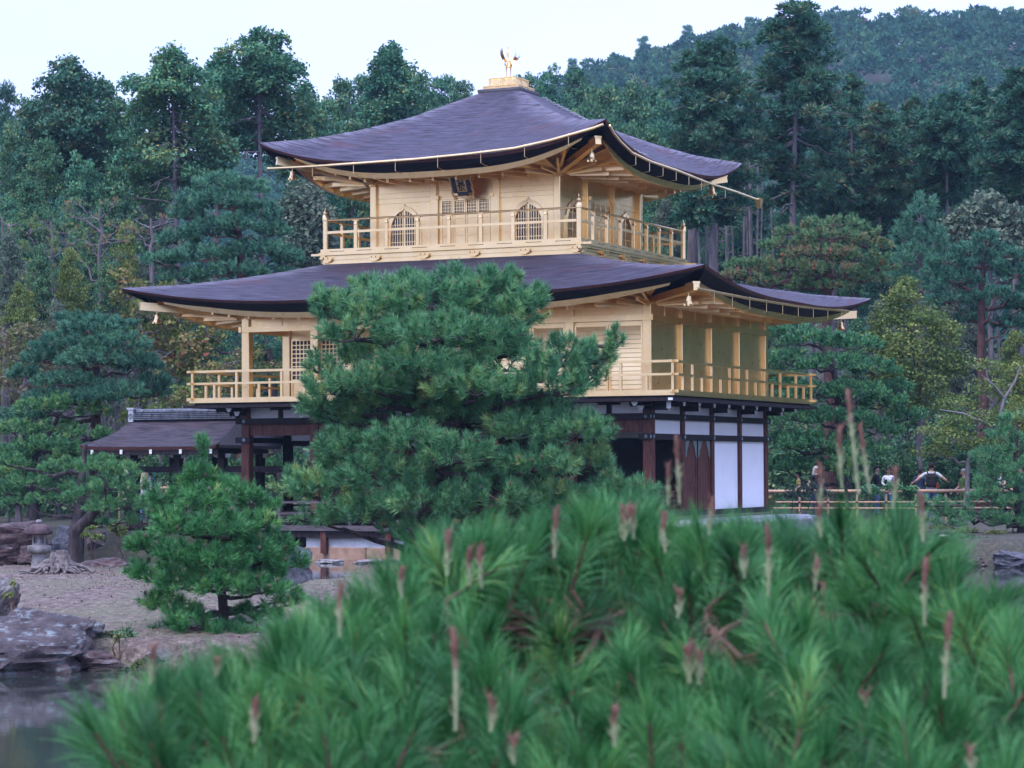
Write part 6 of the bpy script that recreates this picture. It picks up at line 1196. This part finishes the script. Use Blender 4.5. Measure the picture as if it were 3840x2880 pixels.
shrub('dense blue-green camellia bush behind the people', ((1880,985,40,34),(1920,1010,40,34),(1960,1000,34,34),(1860,1030,40,28),(1990,1030,30,26)), 83, 'leaf_broad', 900, .10, (.34, .14))
shrub('small low conifer bush in front of the fence rails', ((1930,1052,26,14),(1965,1060,20,10),(1880,1060,24,12)), 71, 'needle_fresh', 320, .12, (.45, .14))
shrub('dark low shrub over the bank edge beside the dark boulder', ((2095,1165,22,10),(2125,1170,22,10),(2065,1160,18,8)), 58.5, 'leaf_broad', 260, .07, (.25, .14))
shrub('mossy groundcover patch under the shore pine', ((1985,1120,26,6),(2030,1140,30,7),(2090,1145,30,7),(2150,1150,30,7)), 61, 'moss_grass', 300, .07, (.35, .15))
shrub('sprig of yellow leaves on the left boulder edge', ((28,1262,8,12),(20,1285,14,8)), 30.8, 'leaf_olive', 60, .04, (.5, .15))
shrub('bright sprout growing from the layered boulder', ((252,1380,6,10),(258,1372,5,6)), 28.9, 'moss_grass', 40, .05, (.7, .1))
shrub('fern growing between the waterline rocks', ((300,1432,10,10),(290,1440,8,6)), 28.7, 'moss_grass', 90, .05, (.6, .15), 'fern')
shrub('leafy garden bush seen between the annex posts', ((350,1030,30,22),(400,1040,40,26),(450,1045,40,26),(500,1050,36,22),(330,1000,20,20)), 77, 'leaf_broad', 500, .10, (.36, .15))
shrub('dark bush by the fence beyond the annex railing', ((480,1020,40,24),(540,1030,40,26),(440,1010,36,24)), 83, 'leaf_broad', 500, .11, (.32, .15))
# litter and moss on the island floor
n = 5200; s_ = rng.uniform(-11, 2, n); d_ = rng.uniform(28.9, 50, n); z_ = ground_z(s_, d_); ok = z_ > .1; x_, y_ = xy(s_[ok], d_[ok]); pos = np.stack([x_, y_, z_[ok]+.012], -1)
V, F_, T = leaf_mesh(pos, np.tile((0, 0, 1.), (len(pos), 1)), rng, .045, .6, 2.2, np.clip(rng.normal(.45, .25, len(pos)), .02, .98)); o = link('leaf_litter', np_mesh('leaf_litter', V, F_, 'litter', T)); o['kind'] = 'stuff'; o['label'] = 'scattered dry leaves and needles on the island floor'; o['category'] = 'leaf litter'
n = 16000; s_ = rng.uniform(-11, 2.5, n); d_ = rng.uniform(28.8, 50, n); z_ = ground_z(s_, d_); ok = (z_ > .05) & (np.sin(s_*1.3+2)*np.sin(d_*.9)+rng.normal(size=n)*.35 > .1); x_, y_ = xy(s_[ok], d_[ok]); pos = np.stack([x_, y_, z_[ok]], -1)
V, F_, T = spike_mesh(pos, np.tile((0, 0, 1.), (len(pos), 1))+rng.normal(size=(len(pos), 3))*.7, rng, .045, .22, np.clip(rng.normal(.45, .25, len(pos)), .02, .98)); o = link('moss', np_mesh('moss', V, F_, 'litter', T)); o['kind'] = 'stuff'; o['label'] = 'thin dry moss and grass on the island'; o['category'] = 'moss'

# ---- foreground pine, soft in front of the lens
rng = np.random.default_rng(7)
SX = np.array([130,175,260,385,490,540,610,680,785,870,940,1000,1100,1180,1250,1330,1450,1560,1700,1840,1950,2050,2120,2190,2260]); SY = np.array([1600,1500,1455,1445,1435,1392,1355,1290,1228,1182,1120,1100,1090,1088,1065,1040,1080,1110,1095,1065,1100,1165,1250,1310,1350])
def fdepth(v): return float(np.interp(v, [1750, 2100, 2500, 2950], [5.0, 4.5, 3.95, 3.45]))
FP = thing('foreground_pine', 'out of focus pine top with long green needles and upright candles', 'pine tree', tuple(ground_at(2300, 4.6)))
pos = []; ax = []; tb = []
for i_ in range(1150):
    u = rng.uniform(285, 2290); vt = np.interp(u, SX, SY); v = vt+240; f = rng.random()**.9
    v += f*(2080-v) if i_ > 280 else rng.random()*60
    d_ = fdepth((v-150)*D); v += 800/d_-240; d_ = fdepth((v-150)*D)+rng.normal()*.14+(.22 if i_ % 3 == 0 else 0); p = at(u*D, v*D, d_); pos.append(p); lat = rng.normal()*.55; ax.append(_rt*lat+_fw*rng.normal()*.40+_up*1.0); tb.append(np.clip(rng.normal(.44, .16), .02, .97))
pos = np.array(pos); ax = np.array(ax)
V, F_, T = needle_mesh(pos, ax, rng, 165, .115, .086, .0015, (.20, 1.2), np.array(tb), seg=2, droop=.10)
o = link('crown', np_mesh('crown', V, F_, 'needle_front', T)); o.parent = FP; o.matrix_parent_inverse = WM[FP.name].inverted()
wood = MB(); base = ground_at(2300, 4.6); hub = [base+_up*h+_rt*sx+_fw*fx for h, sx, fx in ((.0, 0, 0), (.45, .03, 0), (.75, 0, .05))]; wood.tube(hub, [.06, .05, .03], 8)
nod = [at(u*D, v*D, fdepth(v*D)+.15) for u, v in ((400,1640),(760,1520),(1050,1420),(1300,1350),(1550,1380),(1800,1330),(2050,1420),(900,1620),(1450,1600),(1950,1620))]
for nd in nod: wood.tube(wpath(hub[1] if nd[2] < 1.9 else hub[2], nd, rng, 5, .05, .05), [.03, .026, .022, .018, .014, .010], 6)
for p, a in zip(pos, ax):
    j = np.argmin([np.linalg.norm(q_-p) for q_ in nod]); wood.tube(wpath(nod[j], p, rng, 3, .06, .1), [.008, .006, .005, .004], 5); wood.tube([p, p+unit(a[None])[0]*.11], [.004, .0035], 5)
part('trunk', wood, 'twig_brown', FP, True)
CN = [(330,1392,85,1),(365,1445,50,0),(455,1412,50,0),(468,1418,45,0),(548,1508,95,1),(737,1255,120,1),(870,1222,70,1),(970,1143,100,1),(1015,1180,85,1),(1038,1178,90,1),(1057,1214,60,0),(978,1352,225,1),(1203,1095,110,1),(1460,938,150,1),(1444,1000,90,0),(1434,1104,90,1),(1345,1092,70,0),(1356,1088,80,1),(1368,1094,70,0),(1480,1135,50,0),(1540,1072,85,0),(1605,1178,70,0),(1657,1128,160,1),(1772,998,110,0),(1815,916,140,1),(1830,838,230,1),(1858,915,150,1),(1771,1090,70,0),(1932,1008,90,0),(1992,992,60,0),(1988,1060,110,1),(2000,1202,150,1),(2055,1318,190,1),(1465,1270,65,0),(1765,1205,70,0),(1482,1395,80,0),(1494,1385,90,1),(1506,1400,80,0),(1330,1522,90,1),(1057,1500,80,1),(1195,1322,50,0),(2088,1480,60,0),(2095,1615,60,0),(640,1310,60,0),(1900,1440,50,0),(1110,1590,60,0),(960,1290,60,0)]
for i_ in range(4):                                          # short red buds among the needles
    u = rng.uniform(300, 2200); CN.append((u, np.interp(u, SX, SY)+60+rng.random()*(1640-np.interp(u, SX, SY)-60), rng.uniform(20, 34), 0))
for u, v, L, big in [c for j_, c in enumerate(CN) if c[2] > 62 or j_ % 3 == 0]:
    d_ = fdepth((v+L)*D)-.36; k = d_/FPX*D; top = at(u*D, v*D, d_); H = L*k; r = (.0034 if big else .0028)*(1.12 if L > 180 else 1); le = rng.normal(size=2)*.05; bend = rng.normal()*.002
    P_ = lambda f: top+np.array((le[0]*H*f, le[1]*H*f, -H*f))+_rt*bend*math.sin(f*3.1)
    bl = min(.042, H*.40)/H; m = MB(); n = 9
    fr_ = [0, bl*.12, bl*.35, bl*.7, bl, bl+.02, bl+.12, .75, 1]; ra = [r*.35, r*.9, r*1.12, r*1.15, r*1.0, r*.98, r*.9, r*.8, r*.7]; pts_ = [P_(f) for f in fr_]
    m.tube(pts_[:6], ra[:6], 8, 0); m.tube(pts_[5:7], ra[5:7], 8, 1, False); m.tube(pts_[6:], ra[6:], 8, 2)
    for q_ in range(26):                                      # scales and stubby new needles
        f = rng.random()*.85+.04; a_ = rng.uniform(0, 6.28); o_ = P_(f)+np.array((math.cos(a_), math.sin(a_), 0))*r*.9; m.tube([o_, o_+np.array((math.cos(a_)*.006, math.sin(a_)*.006, .011))], [.0012, .0004], 3, 0 if f < bl else 2)
    part('pine_candle', m, ['candle_bud', 'candle_mid', 'candle_stalk'], FP, True)
# ================================================================== people on the path
def person(label, u, d, H, face, shirt, legs, skin, hair, style='short', hands=None, sleeve='short', zoff=0., female=False, glasses=False, tunic=0, yaw_head=0., lean=0., kid=False):
    """local frame: +x person's left, -y forward; face = world direction looked at, degrees from camera-right, counter-clockwise"""
    k = H/1.70; g0 = ground_at(u, d); g0[2] += zoff; rotz = YAW+R_(face)+math.pi/2
    hs = 1.18 if kid else 1.0; sw = (.155 if female else .175)*(.9 if kid else 1)
    V = []; E_ = []; Rr = []; Tg = []
    def jn(p, r, par=None, tag='torso'):
        V.append((p[0]*k, (p[1]-lean*max(0, p[2]-.95))*k, p[2]*k)); r = (r, r) if np.isscalar(r) else r; Rr.append((r[0]*k, r[1]*k)); Tg.append(tag)
        if par is not None: E_.append((par, len(V)-1))
        return len(V)-1
    pel = jn((0, 0, .95), (.15, .115)); bel = jn((0, -.005, 1.10), (.135, .105), pel); che = jn((0, 0, 1.28), (.16 if not female else .145, .115), bel); up_ = jn((0, .01, 1.40), (.12, .085), che); nk = jn((0, .005, 1.465), .052, up_, 'skin'); nk2 = jn((0, -.01, 1.52), .052, nk, 'skin')
    hm = jn((0, -.02, 1.60), (.078*hs, .092*hs), nk2, 'skin'); ht = jn((0, -.005, 1.67), (.066*hs, .08*hs), hm, 'skin')
    hands = hands or {1: (.24, -.04, .86), -1: (-.24, -.04, .86)}
    for s in (1, -1):
        sh = jn((s*sw, .01, 1.39), .058, up_); hd = np.array(hands[s], float); shp = np.array((s*sw, .01, 1.39)); mid = (shp+hd)/2; L = np.linalg.norm(hd-shp); off = math.sqrt(max(0, .29**2-(L/2)**2)); el = mid+np.array((s*.45, .75, -.35))/np.linalg.norm((s*.45, .75, -.35))*off
        um = (shp+el)/2; j1 = jn(um, .047, sh); j2 = jn(el, .040, j1, 'sleeve'); fm = el+(hd-el)*.55; j3 = jn(fm, .034, j2, 'fore'); wr = el+(hd-el)*.92; j4 = jn(wr, .024, j3, 'fore'); dv = (hd-el)/max(1e-6, np.linalg.norm(hd-el)); pm = wr+dv*.055; sdv = np.cross(dv, (0, 0, 1)); sdv = sdv/np.linalg.norm(sdv) if np.linalg.norm(sdv) > .1 else np.array((1., 0, 0)); cv = np.cross(sdv, dv)
        j5 = jn(pm, (.030, .018), j4, 'skin')
        for q_, (off_, ln) in enumerate(((-.026, .060), (-.009, .072), (.009, .068), (.026, .052))):
            a = jn(pm+dv*.045+sdv*off_, .0095, j5, 'skin'); jn(pm+dv*(.045+ln*.8)+sdv*off_-cv*.022, .0075, a, 'skin')
        th = jn(wr+dv*.025-sdv*.036*s, .010, j5, 'skin'); jn(wr+dv*.065-sdv*.050*s-cv*.012, .008, th, 'skin')
    for s in (1, -1):
        hp = jn((s*.085, 0, .90), (.098, .10), pel, 'legs'); kn = jn((s*.095, -.015, .50), (.062, .064), hp, 'legs'); cf = jn((s*.098, .02, .33), .055, kn, 'legs'); an = jn((s*.10, .02, .085), .040, cf, 'legs'); jn((s*.11, -.10, .045), (.040, .03), an, 'shoe'); 
    me = bpy.data.meshes.new('person_cage'); me.from_pydata(V, E_, []); ob = bpy.data.objects.new('person_cage', me); COL.objects.link(ob)
    md = ob.modifiers.new('s', 'SKIN'); md.use_smooth_shade = True; md.branch_smoothing = .3; sv = me.skin_vertices[0].data
    for i_, r in enumerate(Rr): sv[i_].radius = r; sv[i_].use_root = (i_ == 0)
    sub = ob.modifiers.new('d', 'SUBSURF'); sub.levels = 1; sub.render_levels = 1
    dg = bpy.context.evaluated_depsgraph_get(); dg.update(); bm_ = bpy.data.meshes.new_from_object(ob.evaluated_get(dg)); bpy.data.objects.remove(ob)
    mats = [skin, shirt, legs, 'cloth_black']; 
    bm_.materials.clear()
    for m_ in mats: bm_.materials.append(M[m_])
    n = len(bm_.polygons); c_ = np.empty(n*3, np.float32); bm_.polygons.foreach_get('center', c_); c_ = c_.reshape(-1, 3); A = np.array([V[a] for a, b in E_]); B = np.array([V[b] for a, b in E_]); tg = [Tg[b] for a, b in E_]
    ab = B-A; t_ = np.clip(np.einsum('nij,ij->ni', c_[:, None]-A[None], ab)/np.maximum((ab**2).sum(1), 1e-9), 0, 1); dist = np.linalg.norm(c_[:, None]-(A[None]+ab[None]*t_[..., None]), axis=2); near_ = dist.argmin(1)
    mi = np.zeros(n, np.int32)
    for i_, j in enumerate(near_):
        t0 = tg[j]; z = c_[i_, 2]/k
        mi[i_] = {'skin': 0, 'torso': 1, 'sleeve': 1 if sleeve == 'long' else 0, 'fore': 1 if sleeve == 'long' else 0, 'legs': 2, 'shoe': 3}[t0]
        if t0 == 'torso' and z < .95 - tunic: mi[i_] = 2
        if t0 == 'legs' and z > .92 - tunic: mi[i_] = 1
    bm_.polygons.foreach_set('material_index', mi); bm_.polygons.foreach_set('use_smooth', np.ones(n, bool)); bm_.update()
    o = link('person', bm_, loc=tuple(g0), rot=(0, 0, rotz)); o['label'] = label; o['category'] = 'person'; WM[o.name] = Matrix.LocRotScale(Vector(g0), Matrix.Rotation(rotz, 3, 'Z'), None)
    def child(nm, mb, mat, sm=True): c = link(nm, mb.mesh(nm, mat, sm)); c.parent = o; return c
    # hair follows the skull; longer styles hang behind
    hc = np.array((0, -.012-lean*.66, 1.615))*k; v, f = ICO3; p = v*np.array((.089*hs, .108*hs, .108*hs))*k; mb = MB(); keep_ = []
    p = p*(1+.04*vnoise(v, 5, 4))[:, None]
    for fi in f:
        c0 = v[fi].mean(0)
        if c0[2] > .28 and c0[1] > -.88 or (c0[1] > .12 and c0[2] > -.62) or (abs(c0[0]) > .75 and c0[2] > -.15 and c0[1] > -.35): keep_.append(tuple(fi))
    mb.add([hc+x+np.array((0, .008, .012))*k for x in p], keep_)
    if style in ('long', 'bob'):
        L = .42 if style == 'long' else .20; wv = .10
        for i_ in range(17):
            a_ = math.pi*(.0+i_/16); x0 = math.cos(a_)*.088; y0 = math.sin(a_)*.095; mb.tube([hc+np.array((x0, y0, .03))*k, hc+np.array((x0*1.1, y0*1.1, -.08))*k, hc+np.array((x0*1.15, y0*1.15+.01, -.08-L*.5))*k, hc+np.array((x0*.95, y0*1.2+.02, -.08-L*(.9+.1*math.sin(i_*2.2))))*k], [.028*k, .026*k, .022*k, .006*k], 6)
    if style == 'bun': mb.tube([hc+np.array((0, .10, .02))*k, hc+np.array((0, .15, .0))*k], [.03*k, .025*k], 8)
    child('hair', mb, hair)
    fm = MB(); nz_ = hc+np.array((0, -.105, -.035))*k; fm.tube([nz_+np.array((0, .012, .035))*k, nz_+np.array((0, -.012, -.005))*k, nz_+np.array((0, .01, -.018))*k], [.008*k, .013*k, .008*k], 6); child('nose', fm, skin)
    for s in (-1, 1): fm = MB(); fm.tube([hc+np.array((s*.085, .005, .0))*k, hc+np.array((s*.092, .012, -.03))*k, hc+np.array((s*.085, .008, -.055))*k], [.012*k, .016*k, .008*k], 6); child('ear', fm, skin)
    em = MB()
    for s in (-1, 1):
        em.cbox(hc+np.array((s*.034, -.098, -.004))*k, np.array((.052, .03, .034) if glasses else (.028, .016, .010))*k)
        if not glasses: child('eye', em, 'lens_black', False); em = MB()
    if glasses: em.cbox(hc+np.array((0, -.104, 0))*k, np.array((.03, .01, .008))*k); child('sunglasses', em, 'lens_black', False)
    mm = MB(); mm.cbox(hc+np.array((0, -.100, -.068))*k, np.array((.042, .014, .009))*k); child('mouth', mm, 'candle_bud', False)
    if style == 'cap':
        cm = MB(); cm.lathe([(.105*k, .03*k), (.108*k, .06*k), (.09*k, .10*k), (.05*k, .125*k), (.005*k, .132*k)], hc, 16); cm.add([hc+np.array(p_)*k for p_ in ((-.08, -.06, .035), (.08, -.06, .035), (.07, -.19, .02), (-.07, -.19, .02), (-.08, -.06, .045), (.08, -.06, .045), (.07, -.19, .03), (-.07, -.19, .03))], [(0,1,2,3),(7,6,5,4),(2,6,7,3),(0,3,7,4),(1,5,6,2)]); child('cap', cm, 'cloth_cap')
    return o, k, g0, rotz
def worn(name, label, cat, mb, mat, o, extra=None):
    """a bag or phone carried by a person: its own thing in the person's frame"""
    w_ = link(name, mb.mesh(name, mat, False), loc=tuple(o.location), rot=tuple(o.rotation_euler)); w_['label'] = label; w_['category'] = cat; return w_
RT = 0    # facing: 0 = towards camera right, 90 = away, -90 = to the camera, 180 = left
person('small child in yellow shirt with black hair facing left behind the fence', 2992, 79, 1.30, 185, 'cloth_yellow', 'cloth_navy', 'skin_light', 'hair_black', 'short', {1: (.20, -.25, .98), -1: (-.22, -.10, .95)}, kid=True, zoff=.15)
person('woman with pale blonde hair and sunglasses in sleeveless black top', 3058, 78, 1.66, -55, 'cloth_black', 'cloth_navy', 'skin_light', 'hair_pale', 'bob', {1: (.25, -.06, .90), -1: (-.26, -.08, .92)}, sleeve='none', female=True, glasses=True)
person('dark-haired woman in black jacket looking right beyond the fence', 3285, 80, 1.62, -30, 'cloth_black', 'cloth_denim', 'skin_light', 'hair_black', 'bun', {1: (.22, -.10, .95), -1: (-.22, -.12, 1.0)}, sleeve='long', female=True)
mo, mk, mg, mr = person('man in white dotted long-sleeved shirt and sunglasses reading his phone', 3330, 78, 1.62, -110, 'cloth_dots', 'cloth_denim', 'skin_tan', 'hair_black', 'short', {1: (.07, -.30, 1.12), -1: (-.07, -.30, 1.12)}, sleeve='long', glasses=True, tunic=.10)
pm = MB(); pm.chbox(-.04, .04, -.405, -.393, 1.10, 1.25, .004); worn('mobile_phone', 'black mobile phone held by the man in dotted shirt', 'phone', pm, 'lens_black', mo)
bo_, bk, bg_, br = person('man in white polo and jeans seen from behind with arms spread', 3490, 75.5, 1.80, 80, 'cloth_white', 'cloth_denim', 'skin_tan', 'hair_black', 'short', {1: (.52, -.10, 1.12), -1: (-.46, -.06, 1.16)}, sleeve='short')
bp = MB(); k_ = bk
for z0, z1, w0, w1, d0, d1 in ((1.00, 1.08, .14, .165, .10, .14), (1.08, 1.30, .165, .16, .14, .13), (1.30, 1.40, .16, .12, .13, .08)): bp.add([(x*k_, y*k_, z*k_) for z, w_, dd in ((z0, w0, d0), (z1, w1, d1)) for x, y in ((-w_, .09), (w_, .09), (w_*.85, .09+dd), (-w_*.85, .09+dd))], [(0,1,5,4),(1,2,6,5),(2,3,7,6),(3,0,4,7),(4,5,6,7),(3,2,1,0)])
for s in (-1, 1): bp.tube([(s*.10*k_, .10*k_, 1.40*k_), (s*.12*k_, .0, 1.48*k_), (s*.13*k_, -.12*k_, 1.36*k_), (s*.14*k_, -.10*k_, 1.15*k_), (s*.15*k_, .10*k_, 1.02*k_)], .02*k_, 6)
bp.chbox(-.11*k_, .11*k_, .225*k_, .255*k_, 1.05*k_, 1.2*k_, .01); worn('backpack', 'black backpack on the man in white polo', 'backpack', bp, 'cloth_black', bo_)
rp_ = MB(); rp_.chbox(-.20*bk, -.13*bk, .10*bk, .2*bk, .98*bk, 1.12*bk, .01); worn('red_pouch', 'small red pouch hanging beside the black backpack', 'pouch', rp_, 'cloth_red', bo_)
person('person in navy shirt and jeans standing behind the spread arm', 3448, 77.2, 1.60, 60, 'cloth_navy', 'cloth_denim', 'skin_tan', 'hair_black', 'short', {1: (.26, -.06, .92), -1: (-.24, -.06, .90)})
po_, pk_, pg_, pr_ = person('grey-haired older person in loose green tunic resting on the rail', 3612, 75.0, 1.60, 205, 'cloth_green', 'cloth_black', 'skin_light', 'hair_grey', 'short', {1: (.22, -.32, .98), -1: (-.28, -.24, .98)}, sleeve='short', tunic=.22, female=True)
pm = MB(); pm.chbox(.19, .26, -.42, -.36, .96, .975, .004); worn('mobile_phone', 'pale phone in the hand of the person in green tunic', 'phone', pm, 'cloth_skyblue', po_)
person('person in black-and-white print shirt half hidden by the shore pine', 3752, 77, 1.62, 200, 'cloth_print', 'cloth_black', 'skin_light', 'hair_black', 'short', {1: (.15, -.30, 1.05), -1: (-.20, -.20, 1.0)}, female=True)
person('person in dark clothes at the right edge behind the pine', 3826, 76, 1.68, 190, 'cloth_navy', 'cloth_black', 'skin_light', 'hair_black', 'short', {1: (.15, -.30, 1.2), -1: (-.20, -.20, 1.0)}, sleeve='long')
wo2, wk, wg, wr_ = person('woman with long blonde hair in white top seen from behind beyond the annex', 542, 76.5, 1.62, 85, 'cloth_grey', 'cloth_denim', 'skin_light', 'hair_blonde', 'long', {1: (.24, -.02, .88), -1: (-.24, -.02, .88)}, sleeve='none', female=True, zoff=.0)
bp = MB(); bp.tube([(.15, -.02, 1.45), (0, .14, 1.2), (-.2, .06, .98)], .014, 6); worn('shoulder_strap', 'brown bag strap across the back of the blonde woman', 'strap', bp, 'twig_brown', wo2)
to_, tk_, tg_, trz = person('tall man in bright green cap and teal shirt beyond the annex', 572, 79.5, 1.92, 75, 'cloth_teal', 'cloth_navy', 'skin_tan', 'hair_black', 'cap', {1: (.26, -.02, .95), -1: (-.26, -.04, .95)})
b2, b2k, _, _ = person('person with blue patterned backpack next to the blonde woman', 566, 77.4, 1.60, 80, 'cloth_blueprint', 'cloth_navy', 'skin_light', 'hair_black', 'short', {1: (.22, -.02, .88), -1: (-.22, -.02, .88)})
bp = MB(); bp.chbox(-.17, .17, .10, .27, .95, 1.36, .05); bp.tube([(.1, .1, 1.36), (.12, 0, 1.45), (.13, -.1, 1.3)], .02, 6); worn('backpack', 'blue patterned backpack left of the annex post', 'backpack', bp, 'cloth_blueprint', b2)
person('person in black-and-white floral shirt facing the camera beyond the annex', 597, 80, 1.60, -100, 'cloth_print', 'cloth_black', 'skin_light', 'hair_black', 'short', {1: (.22, -.08, .92), -1: (-.24, -.10, 1.02)}, female=True)
person('person in pale blue shirt glimpsed behind the top of the young pine', 808, 79, 1.62, 60, 'cloth_skyblue', 'cloth_grey', 'skin_light', 'hair_blonde', 'short', {1: (.22, -.08, .92), -1: (-.24, -.10, 1.02)})
person('person in white shirt under the left end of the annex roof', 470, 80, 1.85, 180, 'cloth_white', 'cloth_black', 'skin_light', 'hair_black', 'short')

# ================================================================== damp air between here and the hill
hz = MB(); x0, y0 = xy(0, 0)
cs = [xy(-420, -40), xy(420, -40), xy(420, 760), xy(-420, 760)]; zb, zt = -22., 150.
hz.add([(*c_, zb) for c_ in cs]+[(*c_, zt) for c_ in cs], [(3,2,1,0),(4,5,6,7),(0,1,5,4),(1,2,6,5),(2,3,7,6),(3,0,4,7)])
hm_ = bpy.data.materials.new('haze'); hm_.use_nodes = True; M['haze'] = hm_; hn = hm_.node_tree.nodes; hn.clear(); ho = hn.new('ShaderNodeOutputMaterial'); hv = hn.new('ShaderNodeVolumePrincipled'); hv.inputs['Color'].default_value = (.50, .74, 1.0, 1); hv.inputs['Density'].default_value = .00019; hv.inputs['Anisotropy'].default_value = .2
hm_.node_tree.links.new(hv.outputs[0], ho.inputs['Volume'])
o = link('haze', hz.mesh('haze', 'haze')); o['kind'] = 'stuff'; o['label'] = 'thin bluish haze between the garden and the far hill'; o['category'] = 'haze'
